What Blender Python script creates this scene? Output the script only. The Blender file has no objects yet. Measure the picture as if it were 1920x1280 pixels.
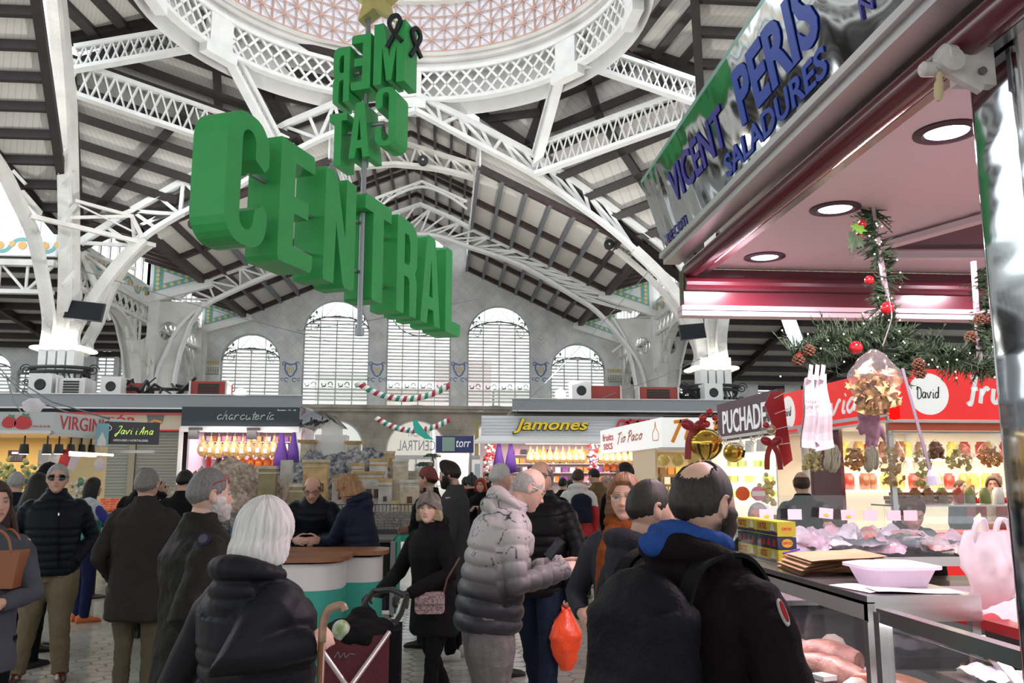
import bpy,bmesh,math,random,time
import numpy as np
from mathutils import Vector,Matrix,Euler,noise
from mathutils.geometry import tessellate_polygon
T0 = time.time()
PI = math.pi
scn = bpy.context.scene
COL = scn.collection
rnd = random.Random(7)

# ------------------------------------------------------------ camera, sky, exposure
CAM_H = 1.65; PITCH = math.radians(9.1); YAW = math.radians(4.6); FPX = 1600.0
cam_d = bpy.data.cameras.new('camera'); cam_d.lens = FPX/1920*36; cam_d.sensor_width = 36
cam_d.clip_start = 0.05; cam_d.clip_end = 500
cam = bpy.data.objects.new('camera',cam_d); COL.objects.link(cam)
cam.location = (0,0,CAM_H); cam.rotation_euler = (PI/2 + PITCH,0,-YAW)
cam_d.dof.use_dof = False
scn.camera = cam
world = bpy.data.worlds.new('sky'); scn.world = world; world.use_nodes = True
wn = world.node_tree.nodes
wn['Background'].inputs[0].default_value = (0.90,0.95,1.0,1)
wn['Background'].inputs[1].default_value = 2.2
scn.view_settings.view_transform = 'Standard'; scn.view_settings.look = 'None'
scn.view_settings.gamma = 1; scn.view_settings.exposure = 0.36
scn.view_settings.use_curve_mapping = False
scn.cycles.use_denoising = True
scn.cycles.use_adaptive_sampling = True; scn.cycles.adaptive_threshold = 0.05
scn.cycles.max_bounces = 6; scn.cycles.diffuse_bounces = 3; scn.cycles.glossy_bounces = 3
scn.cycles.transmission_bounces = 6; scn.cycles.transparent_max_bounces = 12
scn.cycles.sample_clamp_indirect = 6

def area_light(name,loc,size,power,color=(1,1,1),rot=(0,0,0),sy=None,spread=None):
    d = bpy.data.lights.new(name,'AREA'); d.energy = power; d.color = color; d.size = size
    if sy: d.shape = 'RECTANGLE'; d.size_y = sy
    if spread: d.spread = spread
    o = bpy.data.objects.new(name,d); COL.objects.link(o); o.location = loc; o.rotation_euler = rot
    return o

# ------------------------------------------------------------ mapping helpers
SK = math.tan(math.radians(3.4))          # the building's cross walls run slightly askew to the nave
def ray(px,py):
    a = (px-960)/FPX; b = (640-py)/FPX
    up = b*math.cos(PITCH)+math.sin(PITCH); fw = math.cos(PITCH)-b*math.sin(PITCH)
    return Vector((a*math.cos(YAW)+fw*math.sin(YAW),fw*math.cos(YAW)-a*math.sin(YAW),up))
def W(px,py,v,sk=SK):                  # point of a cross wall (depth v) seen at a pixel
    d = ray(px,py); t = v/(d.y-sk*d.x)
    return Vector((d.x*t,d.y*t,CAM_H+d.z*t))
def WX(px,py,X):                        # point of a lengthwise wall
    d = ray(px,py); t = X/d.x
    return Vector((X,d.y*t,CAM_H+d.z*t))
def WZ(px,py,z):
    d = ray(px,py); t = (z-CAM_H)/d.z
    return Vector((d.x*t,d.y*t,z))
def B(u,v,z): return Vector((u,v+u*SK,z))
def proj(p):
    x,y,z = p[0],p[1],p[2]-CAM_H
    r = x*math.cos(YAW)-y*math.sin(YAW); f = y*math.cos(YAW)+x*math.sin(YAW)
    dp = f*math.cos(PITCH)+z*math.sin(PITCH); u = z*math.cos(PITCH)-f*math.sin(PITCH)
    return 960+FPX*r/dp,640-FPX*u/dp

# ------------------------------------------------------------ materials
MATS = {}
def mat(name,col,rough=0.6,metal=0.0,noise_amt=0.0,noise_scale=5.0,bump=0.0,bump_scale=30.0,
        spec=0.5,emit=None,emit_s=0.0,coat=0.0,alpha=None,trans=0.0,sheen=0.0,col2=None,sss=0.0,detail=4):
    if name in MATS: return MATS[name]
    m = bpy.data.materials.new(name); m.use_nodes = True; MATS[name] = m
    nt = m.node_tree; b = nt.nodes['Principled BSDF']
    b.inputs['Base Color'].default_value = (*col,1); b.inputs['Roughness'].default_value = rough
    b.inputs['Metallic'].default_value = metal; b.inputs['Specular IOR Level'].default_value = spec
    if coat: b.inputs['Coat Weight'].default_value = coat; b.inputs['Coat Roughness'].default_value = 0.1
    if trans: b.inputs['Transmission Weight'].default_value = trans
    if sheen: b.inputs['Sheen Weight'].default_value = sheen
    if sss: b.inputs['Subsurface Weight'].default_value = sss; b.inputs['Subsurface Scale'].default_value = 0.01
    if alpha is not None: b.inputs['Alpha'].default_value = alpha
    if emit: b.inputs['Emission Color'].default_value = (*emit,1); b.inputs['Emission Strength'].default_value = emit_s
    tc = None
    if noise_amt or col2 or bump:
        tc = nt.nodes.new('ShaderNodeTexCoord')
    if noise_amt or col2:
        n = nt.nodes.new('ShaderNodeTexNoise'); n.inputs['Scale'].default_value = noise_scale; n.inputs['Detail'].default_value = detail
        nt.links.new(tc.outputs['Object'],n.inputs['Vector'])
        r = nt.nodes.new('ShaderNodeValToRGB'); r.color_ramp.elements[0].position = 0.35; r.color_ramp.elements[1].position = 0.65
        c2 = col2 if col2 else tuple(min(1,c*(1+noise_amt)) for c in col)
        c1 = col if col2 else tuple(c*(1-noise_amt) for c in col)
        r.color_ramp.elements[0].color = (*c1,1); r.color_ramp.elements[1].color = (*c2,1)
        nt.links.new(n.outputs['Fac'],r.inputs['Fac']); nt.links.new(r.outputs['Color'],b.inputs['Base Color'])
    if bump:
        n2 = nt.nodes.new('ShaderNodeTexNoise'); n2.inputs['Scale'].default_value = bump_scale; n2.inputs['Detail'].default_value = 5
        nt.links.new(tc.outputs['Object'],n2.inputs['Vector'])
        bp = nt.nodes.new('ShaderNodeBump'); bp.inputs['Strength'].default_value = min(1,bump); bp.inputs['Distance'].default_value = 0.02
        nt.links.new(n2.outputs['Fac'],bp.inputs['Height']); nt.links.new(bp.outputs['Normal'],b.inputs['Normal'])
    return m
def vcol_mat(name,rough=0.6,spec=0.4,sss=0.0,bump=0.0,bump_scale=60,metal=0.0,sheen=0.0,coat=0.0,alpha=None):
    m = mat(name,(0.5,0.5,0.5),rough,metal,spec=spec,sss=sss,bump=bump,bump_scale=bump_scale,sheen=sheen,coat=coat,alpha=alpha)
    nt = m.node_tree
    a = nt.nodes.new('ShaderNodeAttribute'); a.attribute_name = 'Col'
    nt.links.new(a.outputs['Color'],nt.nodes['Principled BSDF'].inputs['Base Color'])
    return m
def clear_mat(name,tint=(1,1,1),gloss=0.12,rough=0.03,haze=0.0,hazecol=(1,1,1)):
    if name in MATS: return MATS[name]
    m = bpy.data.materials.new(name); m.use_nodes = True; MATS[name] = m
    nt = m.node_tree; nt.nodes.clear()
    out = nt.nodes.new('ShaderNodeOutputMaterial'); tr = nt.nodes.new('ShaderNodeBsdfTransparent'); gl = nt.nodes.new('ShaderNodeBsdfGlossy')
    tr.inputs[0].default_value = (*tint,1); gl.inputs['Roughness'].default_value = rough
    fr = nt.nodes.new('ShaderNodeLayerWeight'); fr.inputs[0].default_value = 0.5; pw = nt.nodes.new('ShaderNodeMath'); pw.operation = 'POWER'; pw.inputs[1].default_value = 4.0
    mx = nt.nodes.new('ShaderNodeMixShader'); ad = nt.nodes.new('ShaderNodeMath'); ad.operation = 'MULTIPLY_ADD'; ad.inputs[1].default_value = 0.55; ad.inputs[2].default_value = gloss*0.5; ad.use_clamp = True
    nt.links.new(fr.outputs['Facing'],pw.inputs[0]); nt.links.new(pw.outputs[0],ad.inputs[0]); nt.links.new(ad.outputs[0],mx.inputs[0])
    nt.links.new(tr.outputs[0],mx.inputs[1]); nt.links.new(gl.outputs[0],mx.inputs[2])
    last = mx
    if haze:
        df = nt.nodes.new('ShaderNodeBsdfDiffuse'); df.inputs[0].default_value = (*hazecol,1)
        tl = nt.nodes.new('ShaderNodeBsdfTranslucent'); tl.inputs[0].default_value = (*hazecol,1)
        m0 = nt.nodes.new('ShaderNodeMixShader'); m0.inputs[0].default_value = 0.5
        nt.links.new(df.outputs[0],m0.inputs[1]); nt.links.new(tl.outputs[0],m0.inputs[2])
        m2 = nt.nodes.new('ShaderNodeMixShader'); m2.inputs[0].default_value = haze
        nt.links.new(mx.outputs[0],m2.inputs[1]); nt.links.new(m0.outputs[0],m2.inputs[2]); last = m2
    nt.links.new(last.outputs[0],out.inputs[0])
    return m

# ------------------------------------------------------------ mesh collector
class MB:
    def __init__(s): s.v = []; s.f = []
    def add(s,vs,fs):
        o = len(s.v); s.v.extend([tuple(v) for v in vs]); s.f.extend([tuple(i+o for i in f) for f in fs]); return s
    def box(s,c,d,R=None):
        x,y,z = d[0]/2,d[1]/2,d[2]/2; c = Vector(c)
        vs = [Vector((i*x,j*y,k*z)) for k in (-1,1) for j in (-1,1) for i in (-1,1)]
        if R is not None:
            if not isinstance(R,Matrix): R = Matrix.Rotation(R,3,'Z')
            vs = [R @ v for v in vs]
        return s.add([c+v for v in vs],[(0,2,3,1),(4,5,7,6),(0,1,5,4),(2,6,7,3),(0,4,6,2),(1,3,7,5)])
    def beam(s,a,b,w,h,up=(0,0,1)):      # bar from a to b, w across, h along up
        a = Vector(a); b = Vector(b); d = (b-a)
        if d.length < 1e-6: return s
        d.normalize(); up = Vector(up)
        sd = d.cross(up)
        if sd.length < 1e-4: sd = d.cross(Vector((0,1,0)))
        sd.normalize(); u = sd.cross(d).normalized()
        vs = []
        for p in (a,b):
            for j,i in ((-1,-1),(-1,1),(1,1),(1,-1)): vs.append(p+sd*(i*w/2)+u*(j*h/2))
        return s.add(vs,[(0,1,2,3),(7,6,5,4),(0,4,5,1),(1,5,6,2),(2,6,7,3),(3,7,4,0)])
    def path(s,pts,w,h,up=(0,0,1),closed=False):   # mitred rectangular bar along points
        P = [Vector(p) for p in pts]; n = len(P); up = Vector(up); rings = []
        for i,p in enumerate(P):
            if closed: d = P[(i+1) % n]-P[i-1]
            else: d = P[min(i+1,n-1)]-P[max(i-1,0)]
            d.normalize(); sd = d.cross(up)
            if sd.length < 1e-4: sd = Vector((1,0,0))
            sd.normalize(); u = sd.cross(d).normalized()
            rings.append([p-sd*w/2-u*h/2,p+sd*w/2-u*h/2,p+sd*w/2+u*h/2,p-sd*w/2+u*h/2])
        vs = [v for r in rings for v in r]; fs = []
        m = n if closed else n-1
        for i in range(m):
            a = 4*i; b = 4*((i+1) % n)
            for k in range(4): fs.append((a+k,a+(k+1) % 4,b+(k+1) % 4,b+k))
        if not closed: fs += [(3,2,1,0),(4*n-4,4*n-3,4*n-2,4*n-1)]
        return s.add(vs,fs)
    def tube(s,pts,r,seg=8,closed=False,caps=True):
        P = [Vector(p) for p in pts]; n = len(P)
        R = r if isinstance(r,(list,tuple)) else [r]*n
        ref = None; rings = []
        for i,p in enumerate(P):
            d = (P[(i+1) % n]-P[i-1]) if closed else (P[min(i+1,n-1)]-P[max(i-1,0)])
            if d.length < 1e-9: d = Vector((0,0,1))
            d.normalize()
            if ref is None: ref = d.orthogonal().normalized()
            ref = (ref-d*ref.dot(d))
            if ref.length < 1e-5: ref = d.orthogonal()
            ref.normalize(); e = d.cross(ref)
            rings.append([p+(ref*math.cos(2*PI*k/seg)+e*math.sin(2*PI*k/seg))*R[i] for k in range(seg)])
        vs = [v for q in rings for v in q]; fs = []
        for i in range(n if closed else n-1):
            a = i*seg; b = ((i+1) % n)*seg
            for k in range(seg): fs.append((a+k,a+(k+1) % seg,b+(k+1) % seg,b+k))
        if not closed and caps: fs += [tuple(range(seg-1,-1,-1)),tuple(range((n-1)*seg,n*seg))]
        return s.add(vs,fs)
    def lathe(s,prof,c=(0,0,0),seg=24,axis=None,sx=1,sy=1):      # prof: (r,z) list
        c = Vector(c); vs = []; fs = []; n = len(prof)
        for r,z in prof:
            for k in range(seg):
                v = Vector((r*sx*math.cos(2*PI*k/seg),r*sy*math.sin(2*PI*k/seg),z))
                if axis is not None: v = axis @ v
                vs.append(c+v)
        for i in range(n-1):
            for k in range(seg): fs.append((i*seg+k,i*seg+(k+1) % seg,(i+1)*seg+(k+1) % seg,(i+1)*seg+k))
        if prof[0][0] > 1e-6: fs.append(tuple(range(seg-1,-1,-1)))
        if prof[-1][0] > 1e-6: fs.append(tuple(range((n-1)*seg,n*seg)))
        return s.add(vs,fs)
    def ball(s,c,r,seg=16,rings=10,sc=(1,1,1),R=None):
        prof = [(max(1e-7,math.sin(PI*i/rings)),-math.cos(PI*i/rings)) for i in range(rings+1)]
        M = Matrix.Diagonal(Vector(sc)*r)
        if R is not None: M = R @ M
        return s.lathe(prof,c,seg,M)
    def plate(s,loops,th,f):                 # loops of 2D points (outer + holes); f(u,w,depth)->3D
        L = [[Vector((p[0],p[1],0)) for p in lp] for lp in loops]
        tris = tessellate_polygon(L); flat = [p for lp in L for p in lp]; n = len(flat)
        vs = [f(p.x,p.y,0) for p in flat]+[f(p.x,p.y,th) for p in flat]
        fs = [tuple(t) for t in tris]+[tuple(n+i for i in reversed(t)) for t in tris]
        o = 0
        for lp in L:
            m = len(lp)
            for i in range(m): j = (i+1) % m; fs.append((o+i,o+j,n+o+j,n+o+i))
            o += m
        return s.add(vs,fs)
    def grid(s,nu,nv,f,closed_u=False):
        vs = [f(i/(nu if closed_u else nu-1),j/(nv-1)) for j in range(nv) for i in range(nu)]; fs = []
        for j in range(nv-1):
            for i in range(nu if closed_u else nu-1):
                fs.append((j*nu+i,j*nu+(i+1) % nu,(j+1)*nu+(i+1) % nu,(j+1)*nu+i))
        return s.add(vs,fs)
    def build(s,name,m,parent=None,smooth=False,fix=True):
        me = bpy.data.meshes.new(name); me.from_pydata(s.v,[],s.f)
        if fix:
            bm = bmesh.new(); bm.from_mesh(me); bmesh.ops.recalc_face_normals(bm,faces=bm.faces); bm.to_mesh(me); bm.free()
        if m: me.materials.append(m)
        if smooth:
            me.polygons.foreach_set('use_smooth',[True]*len(me.polygons))
            if smooth != 'all':
                try: me.set_sharp_from_angle(angle=math.radians(40))
                except Exception: pass
        o = bpy.data.objects.new(name,me); COL.objects.link(o)
        if parent is not None: put(o,parent)
        return o
def put(o,parent):                     # child keeps its world place (parents are not rotated when used this way)
    o.parent = parent
    o.matrix_parent_inverse = parent_world(parent).inverted()
def parent_world(p):
    m = p.matrix_basis.copy(); q = p
    while q.parent is not None:
        m = q.parent.matrix_basis @ q.matrix_parent_inverse @ m; q = q.parent
    return m
def tag(o,label=None,cat=None,group=None,kind=None):
    if label: o['label'] = label
    if cat: o['category'] = cat
    if group: o['group'] = group
    if kind: o['kind'] = kind
    return o
def empty(name,loc=(0,0,0),label=None,cat=None,group=None,kind=None,rz=0):
    o = bpy.data.objects.new(name,None); COL.objects.link(o); o.location = loc; o.rotation_euler = (0,0,rz)
    o.empty_display_size = 0.1
    return tag(o,label,cat,group,kind)
def local(mb,name,m,parent,smooth=False,fix=True):   # mesh already in the parent's own space
    o = mb.build(name,m,None,smooth,fix); o.parent = parent; return o
def copy_tree(o,parent=None):
    c = o.copy(); COL.objects.link(c)
    if parent is not None: c.parent = parent
    for ch in CH.get(o.name,[]): copy_tree(ch,c)
    return c
CH = {}
def reg(root):                          # remember children once, so that copies are quick
    for o in COL.objects:
        if o.parent is not None: CH.setdefault(o.parent.name,[])
    CH.clear()
    for o in COL.objects:
        if o.parent is not None: CH.setdefault(o.parent.name,[]).append(o)
def structure(mb,name,m,parent=None,smooth=False):
    o = mb.build(name,m,parent,smooth)
    if parent is None: o['kind'] = 'structure'
    return o
def arc2(cx,cy,r,a0,a1,n,ry=None):
    ry = ry or r
    return [(cx+r*math.cos(a0+(a1-a0)*i/n),cy+ry*math.sin(a0+(a1-a0)*i/n)) for i in range(n+1)]
def text_mb(txt,size,depth,f,shear=0,xs=1.0,bold=0.0,align='CENTER',space=1.0,curve=None):
    cu = bpy.data.curves.new('t','FONT'); cu.body = txt; cu.size = size; cu.extrude = depth/2; cu.shear = shear
    cu.align_x = align; cu.align_y = 'CENTER'; cu.offset = bold; cu.resolution_u = 3; cu.space_character = space
    o = bpy.data.objects.new('t',cu); me = o.to_mesh()
    mb = MB()
    vs = []
    for v in me.vertices:
        x,y,z = v.co.x*xs,v.co.y,v.co.z+depth/2
        if curve: y += curve(x)
        vs.append(f(x,y,z))
    mb.add(vs,[tuple(p.vertices) for p in me.polygons])
    o.to_mesh_clear(); bpy.data.objects.remove(o); bpy.data.curves.remove(cu)
    return mb
def stroke(mb,pts,w,f,depth=0.01,closed=False):      # ribbon line on a board
    P = [Vector((p[0],p[1])) for p in pts]; n = len(P); L = []; R = []
    for i,p in enumerate(P):
        d = P[min(i+1,n-1)]-P[max(i-1,0)]
        if d.length < 1e-9: d = Vector((1,0))
        d.normalize(); nn = Vector((-d.y,d.x)); ww = w[i] if isinstance(w,list) else w
        L.append(p+nn*ww/2); R.append(p-nn*ww/2)
    vs = []; fs = []
    for i in range(n):
        for q in (L[i],R[i]): vs.append(f(q.x,q.y,0))
        for q in (L[i],R[i]): vs.append(f(q.x,q.y,depth))
    for i in range(n-1):
        a = 4*i; b = a+4
        fs += [(a+2,a+3,b+3,b+2),(a,b,b+1,a+1),(a,a+2,b+2,b),(a+1,b+1,b+3,a+3)]
    fs += [(0,1,3,2),(4*n-4,4*n-2,4*n-1,4*n-3)]
    mb.add(vs,fs); return mb
def bez(p,n=10):                       # smooth curve through points (Catmull-Rom)
    P = [Vector(q) for q in p]; out = []
    for i in range(len(P)-1):
        p0 = P[max(i-1,0)]; p1 = P[i]; p2 = P[i+1]; p3 = P[min(i+2,len(P)-1)]
        for k in range(n):
            t = k/n
            out.append(0.5*((2*p1)+(p2-p0)*t+(2*p0-5*p1+4*p2-p3)*t*t+(3*p1-p0-3*p2+p3)*t**3))
    out.append(P[-1]); return out
def frame_f(o,ux,uy):                 # board mapper: origin, unit x, unit y; depth along ux x uy
    o = Vector(o); ux = Vector(ux).normalized(); uy = Vector(uy).normalized(); n = ux.cross(uy).normalized()
    return lambda x,y,d=0: o+ux*x+uy*y+n*d

# ------------------------------------------------------------ materials of the hall
M_iron = mat('painted_iron',(0.68,0.665,0.62),0.45,noise_amt=0.10,noise_scale=1.3,bump=0.15,bump_scale=25)
M_iron_white = mat('white_painted_iron',(0.78,0.78,0.76),0.45,noise_amt=0.05,noise_scale=2)
M_iron_grey = mat('grey_iron',(0.30,0.31,0.33),0.45,noise_amt=0.1)
M_beam = mat('dark_purlin',(0.020,0.013,0.012),0.55,noise_amt=0.3,noise_scale=3)
M_beam2 = mat('brown_purlin',(0.040,0.022,0.022),0.55,noise_amt=0.3,noise_scale=3)
M_steelblue = mat('bluegrey_purlin',(0.16,0.16,0.18),0.5)
def board_mat():
    m = mat('ceiling_boards',(0.66,0.63,0.59),0.75); nt = m.node_tree; b = nt.nodes['Principled BSDF']
    tc = nt.nodes.new('ShaderNodeTexCoord'); w = nt.nodes.new('ShaderNodeTexWave'); w.inputs['Scale'].default_value = 3.2
    w.wave_profile = 'SAW'; w.bands_direction = 'DIAGONAL'; w.inputs['Distortion'].default_value = 0.2
    n = nt.nodes.new('ShaderNodeTexNoise'); n.inputs['Scale'].default_value = 0.7; n.inputs['Detail'].default_value = 6
    nt.links.new(tc.outputs['Object'],w.inputs['Vector']); nt.links.new(tc.outputs['Object'],n.inputs['Vector'])
    r = nt.nodes.new('ShaderNodeValToRGB'); r.color_ramp.elements[0].position = 0.0; r.color_ramp.elements[0].color = (0.50,0.47,0.43,1)
    r.color_ramp.elements[1].position = 0.18; r.color_ramp.elements[1].color = (0.70,0.67,0.63,1)
    nt.links.new(w.outputs['Fac'],r.inputs['Fac'])
    mx = nt.nodes.new('ShaderNodeMix'); mx.data_type = 'RGBA'; mx.blend_type = 'MULTIPLY'; mx.inputs['Factor'].default_value = 0.35
    nt.links.new(r.outputs['Color'],mx.inputs['A']); nt.links.new(n.outputs['Color'],mx.inputs['B'])
    r2 = nt.nodes.new('ShaderNodeValToRGB'); r2.color_ramp.elements[0].color = (0.75,0.72,0.68,1); r2.color_ramp.elements[1].color = (1,1,1,1)
    nt.links.new(n.outputs['Fac'],r2.inputs['Fac']); nt.links.new(r2.outputs['Color'],mx.inputs['B'])
    mx.inputs['Factor'].default_value = 0.9
    nt.links.new(mx.outputs['Result'],b.inputs['Base Color'])
    return m
M_board = board_mat()
def brick_mat(name,c1,c2,cm,scale,rot=0,w=0.5,h=0.5,mortar=0.02,rough=0.4,offset=0.0,axis='XZ',mottled=0.15):
    m = mat(name,c1,rough); nt = m.node_tree; b = nt.nodes['Principled BSDF']
    tc = nt.nodes.new('ShaderNodeTexCoord'); mp = nt.nodes.new('ShaderNodeMapping'); br = nt.nodes.new('ShaderNodeTexBrick')
    src = tc.outputs['Object']
    sep = nt.nodes.new('ShaderNodeSeparateXYZ'); cmb = nt.nodes.new('ShaderNodeCombineXYZ')
    nt.links.new(src,sep.inputs[0])
    nt.links.new(sep.outputs[axis[0]],cmb.inputs[0]); nt.links.new(sep.outputs[axis[1]],cmb.inputs[1])
    nt.links.new(cmb.outputs[0],mp.inputs[0]); mp.inputs['Rotation'].default_value = (0,0,rot); mp.inputs['Scale'].default_value = (scale,scale,scale)
    br.inputs['Color1'].default_value = (*c1,1); br.inputs['Color2'].default_value = (*c2,1); br.inputs['Mortar'].default_value = (*cm,1)
    br.offset = offset; br.inputs['Scale'].default_value = 1; br.inputs['Mortar Size'].default_value = mortar
    br.inputs['Brick Width'].default_value = w; br.inputs['Row Height'].default_value = h
    nt.links.new(mp.outputs[0],br.inputs['Vector'])
    n = nt.nodes.new('ShaderNodeTexNoise'); n.inputs['Scale'].default_value = 1.1; n.inputs['Detail'].default_value = 8
    nt.links.new(src,n.inputs['Vector'])
    r2 = nt.nodes.new('ShaderNodeValToRGB'); g = 1-2*mottled
    r2.color_ramp.elements[0].position = 0.3; r2.color_ramp.elements[0].color = (g,g,g,1); r2.color_ramp.elements[1].position = 0.7; r2.color_ramp.elements[1].color = (1,1,1,1)
    nt.links.new(n.outputs['Fac'],r2.inputs['Fac'])
    mx = nt.nodes.new('ShaderNodeMix'); mx.data_type = 'RGBA'; mx.blend_type = 'MULTIPLY'; mx.inputs['Factor'].default_value = 1
    nt.links.new(br.outputs['Color'],mx.inputs['A']); nt.links.new(r2.outputs['Color'],mx.inputs['B'])
    nt.links.new(mx.outputs['Result'],b.inputs['Base Color'])
    return m
M_tilewall = brick_mat('glazed_wall_tile',(0.84,0.84,0.82),(0.78,0.79,0.78),(0.68,0.68,0.66),1.0,rot=PI/4,w=0.42,h=0.42,mortar=0.012,rough=0.3)
M_stone = brick_mat('limestone_blocks',(0.56,0.48,0.40),(0.50,0.43,0.35),(0.36,0.31,0.26),1.0,w=0.9,h=0.42,mortar=0.008,rough=0.7,offset=0.5,mottled=0.2)
M_plaster = mat('white_plaster',(0.74,0.73,0.70),0.7,noise_amt=0.06,noise_scale=1)

# floor: small elongated hexagon tiles, built as a shader from two offset brick rows
def floor_mat():
    m = mat('hexagon_floor_tiles',(0.5,0.5,0.46),0.16,spec=0.5); nt = m.node_tree; b = nt.nodes['Principled BSDF']
    tc = nt.nodes.new('ShaderNodeTexCoord')
    sep = nt.nodes.new('ShaderNodeSeparateXYZ'); nt.links.new(tc.outputs['Object'],sep.inputs[0])
    def M(op,a,c=None,clamp=False):
        n = nt.nodes.new('ShaderNodeMath'); n.operation = op; n.use_clamp = clamp
        for i,q in enumerate((a,c)):
            if q is None: continue
            if isinstance(q,(int,float)): n.inputs[i].default_value = q
            else: nt.links.new(q,n.inputs[i])
        return n.outputs[0]
    px,py = 0.34,0.20                    # lattice pitch
    X = M('DIVIDE',sep.outputs['X'],px); Y = M('DIVIDE',sep.outputs['Y'],py)
    def cell(ox,oy):
        a = M('ABSOLUTE',M('SUBTRACT',M('FRACT',M('ADD',X,ox)),0.5))
        c = M('ABSOLUTE',M('SUBTRACT',M('FRACT',M('ADD',Y,oy)),0.5))
        # hexagon norm: max(c, a*1.5 + c*.5) in a stretched lattice
        return M('MAXIMUM',M('MULTIPLY',c,1.0),M('ADD',M('MULTIPLY',a,1.5),M('MULTIPLY',c,0.5)))
    h1 = cell(0,0); h2 = cell(0.5,0.5)
    h = M('MINIMUM',h1,h2)
    joint = M('GREATER_THAN',h,0.455)
    n = nt.nodes.new('ShaderNodeTexNoise'); n.inputs['Scale'].default_value = 1.6; n.inputs['Detail'].default_value = 7
    nt.links.new(tc.outputs['Object'],n.inputs['Vector'])
    r = nt.nodes.new('ShaderNodeValToRGB'); r.color_ramp.elements[0].position = 0.3; r.color_ramp.elements[0].color = (0.46,0.45,0.40,1)
    r.color_ramp.elements[1].position = 0.7; r.color_ramp.elements[1].color = (0.60,0.585,0.53,1)
    nt.links.new(n.outputs['Fac'],r.inputs['Fac'])
    mx = nt.nodes.new('ShaderNodeMix'); mx.data_type = 'RGBA'; mx.inputs['B'].default_value = (0.16,0.145,0.12,1)
    nt.links.new(M('MULTIPLY',joint,0.95),mx.inputs['Factor']); nt.links.new(r.outputs['Color'],mx.inputs['A'])
    nt.links.new(mx.outputs['Result'],b.inputs['Base Color'])
    rr = M('ADD',M('MULTIPLY',joint,0.4),M('MULTIPLY',n.outputs['Fac'],0.35)); nt.links.new(rr,b.inputs['Roughness'])
    return m
M_floor = floor_mat()
structure(MB().box((0,25,-0.1),(90,70,0.2)),'floor',M_floor)

VF = 46.0                                   # far wall depth
XL,XR,XC = -12.8,9.9,-1.5               # nave piers and nave centre
VP = [30.0,38.0]                           # truss depths

def to_u(px,py,v): p = W(px,py,v); return p.x,p.z
# ------------------------------------------------------------ far wall with its windows
wf = lambda u,z,d=0: B(u,VF,z)+Vector((0,d,0))
SILL = 5.35
def win(pxl,pxr,ytop,v=VF):
    a = to_u(pxl,700,v)[0]; b = to_u(pxr,700,v)[0]; return a,b,to_u((pxl+pxr)/2,ytop,v)[1]
wins = [win(565,691,561),win(723,845,515),win(876,996,572),win(411,524,624),win(1033,1136,643),
        ]
side_w = [win(176,212,646),win(220,254,636),win(-60,20,660),win(30,58,690),win(1195,1212,640),win(1225,1262,660),win(1275,1302,660),win(1420,1470,660),win(1500,1560,660)]
allw = wins+side_w
def arch_loop(a,b,z0,zt,n=16):
    r = (b-a)/2; c = (a+b)/2
    return [(a,z0),(b,z0)]+[(c+r*math.cos(t),zt-r+r*math.sin(t)) for t in [PI*i/n for i in range(n+1)]]
UL,UR = -30.0,32.0
def roof_z(u):                               # cross-section of the nave roof
    d = abs(u-XC)
    return 13.2-0.46*(d-2.7) if d > 2.7 else 13.2
top = [(UL,8.8),(XL-0.2,8.8),(XL-0.2,9.3),(XC-9,roof_z(XC-9)),(XC-2.7,13.2),(XC-2.7,14.9),(XC,16.1),(XC+2.7,14.9),(XC+2.7,13.2),(XC+9,roof_z(XC+9)),(XR+0.2,9.3),(XR+0.2,8.8),(UR,8.8)]
outer = [(UL,SILL)]+top+[(UR,SILL)]
holes = [arch_loop(a,b,SILL+0.12,t) for a,b,t in allw]
mon_w = arch_loop(XC-1.7,XC+1.9,13.5,15.0)
structure(MB().plate([outer]+holes+[mon_w],0.5,wf),'wall_far',M_tilewall)
# lower storey in stone with doorway arches
lows = []
for pxl,pxr,yt in ((722,838,786),(575,682,786),(882,975,787)):
    a = to_u(pxl,830,VF)[0]; b = to_u(pxr,830,VF)[0]; lows.append((a,b,to_u((pxl+pxr)/2,yt,VF)[1]))
outer = [(UL,0),(UL,SILL),(UR,SILL),(UR,0)]
hl = [arch_loop(a,b,0.02,t) for a,b,t in lows]
structure(MB().plate([outer]+hl,0.6,wf),'wall_far_lower',M_stone)
cm = MB(); cm.box(B(0,VF-0.22,0)+Vector((0,0,SILL+0.02)),(62,0.5,0.16),math.atan(SK)); cm.box(B(0,VF-0.15,0)+Vector((0,0,SILL-0.14)),(62,0.35,0.16),math.atan(SK))
structure(cm,'trim_1',M_stone)
for i,(a,b,t) in enumerate(lows):          # raised archivolt lines on the stone
    r = (b-a)/2+0.75; c = (a+b)/2
    mb = MB(); stroke(mb,arc2(c,t-(b-a)/2,r,0,PI,26),0.05,lambda x,y,d=0: wf(x,y,-d),0.04)
    structure(mb,'trim_%d' % (i+2),M_stone)

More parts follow.
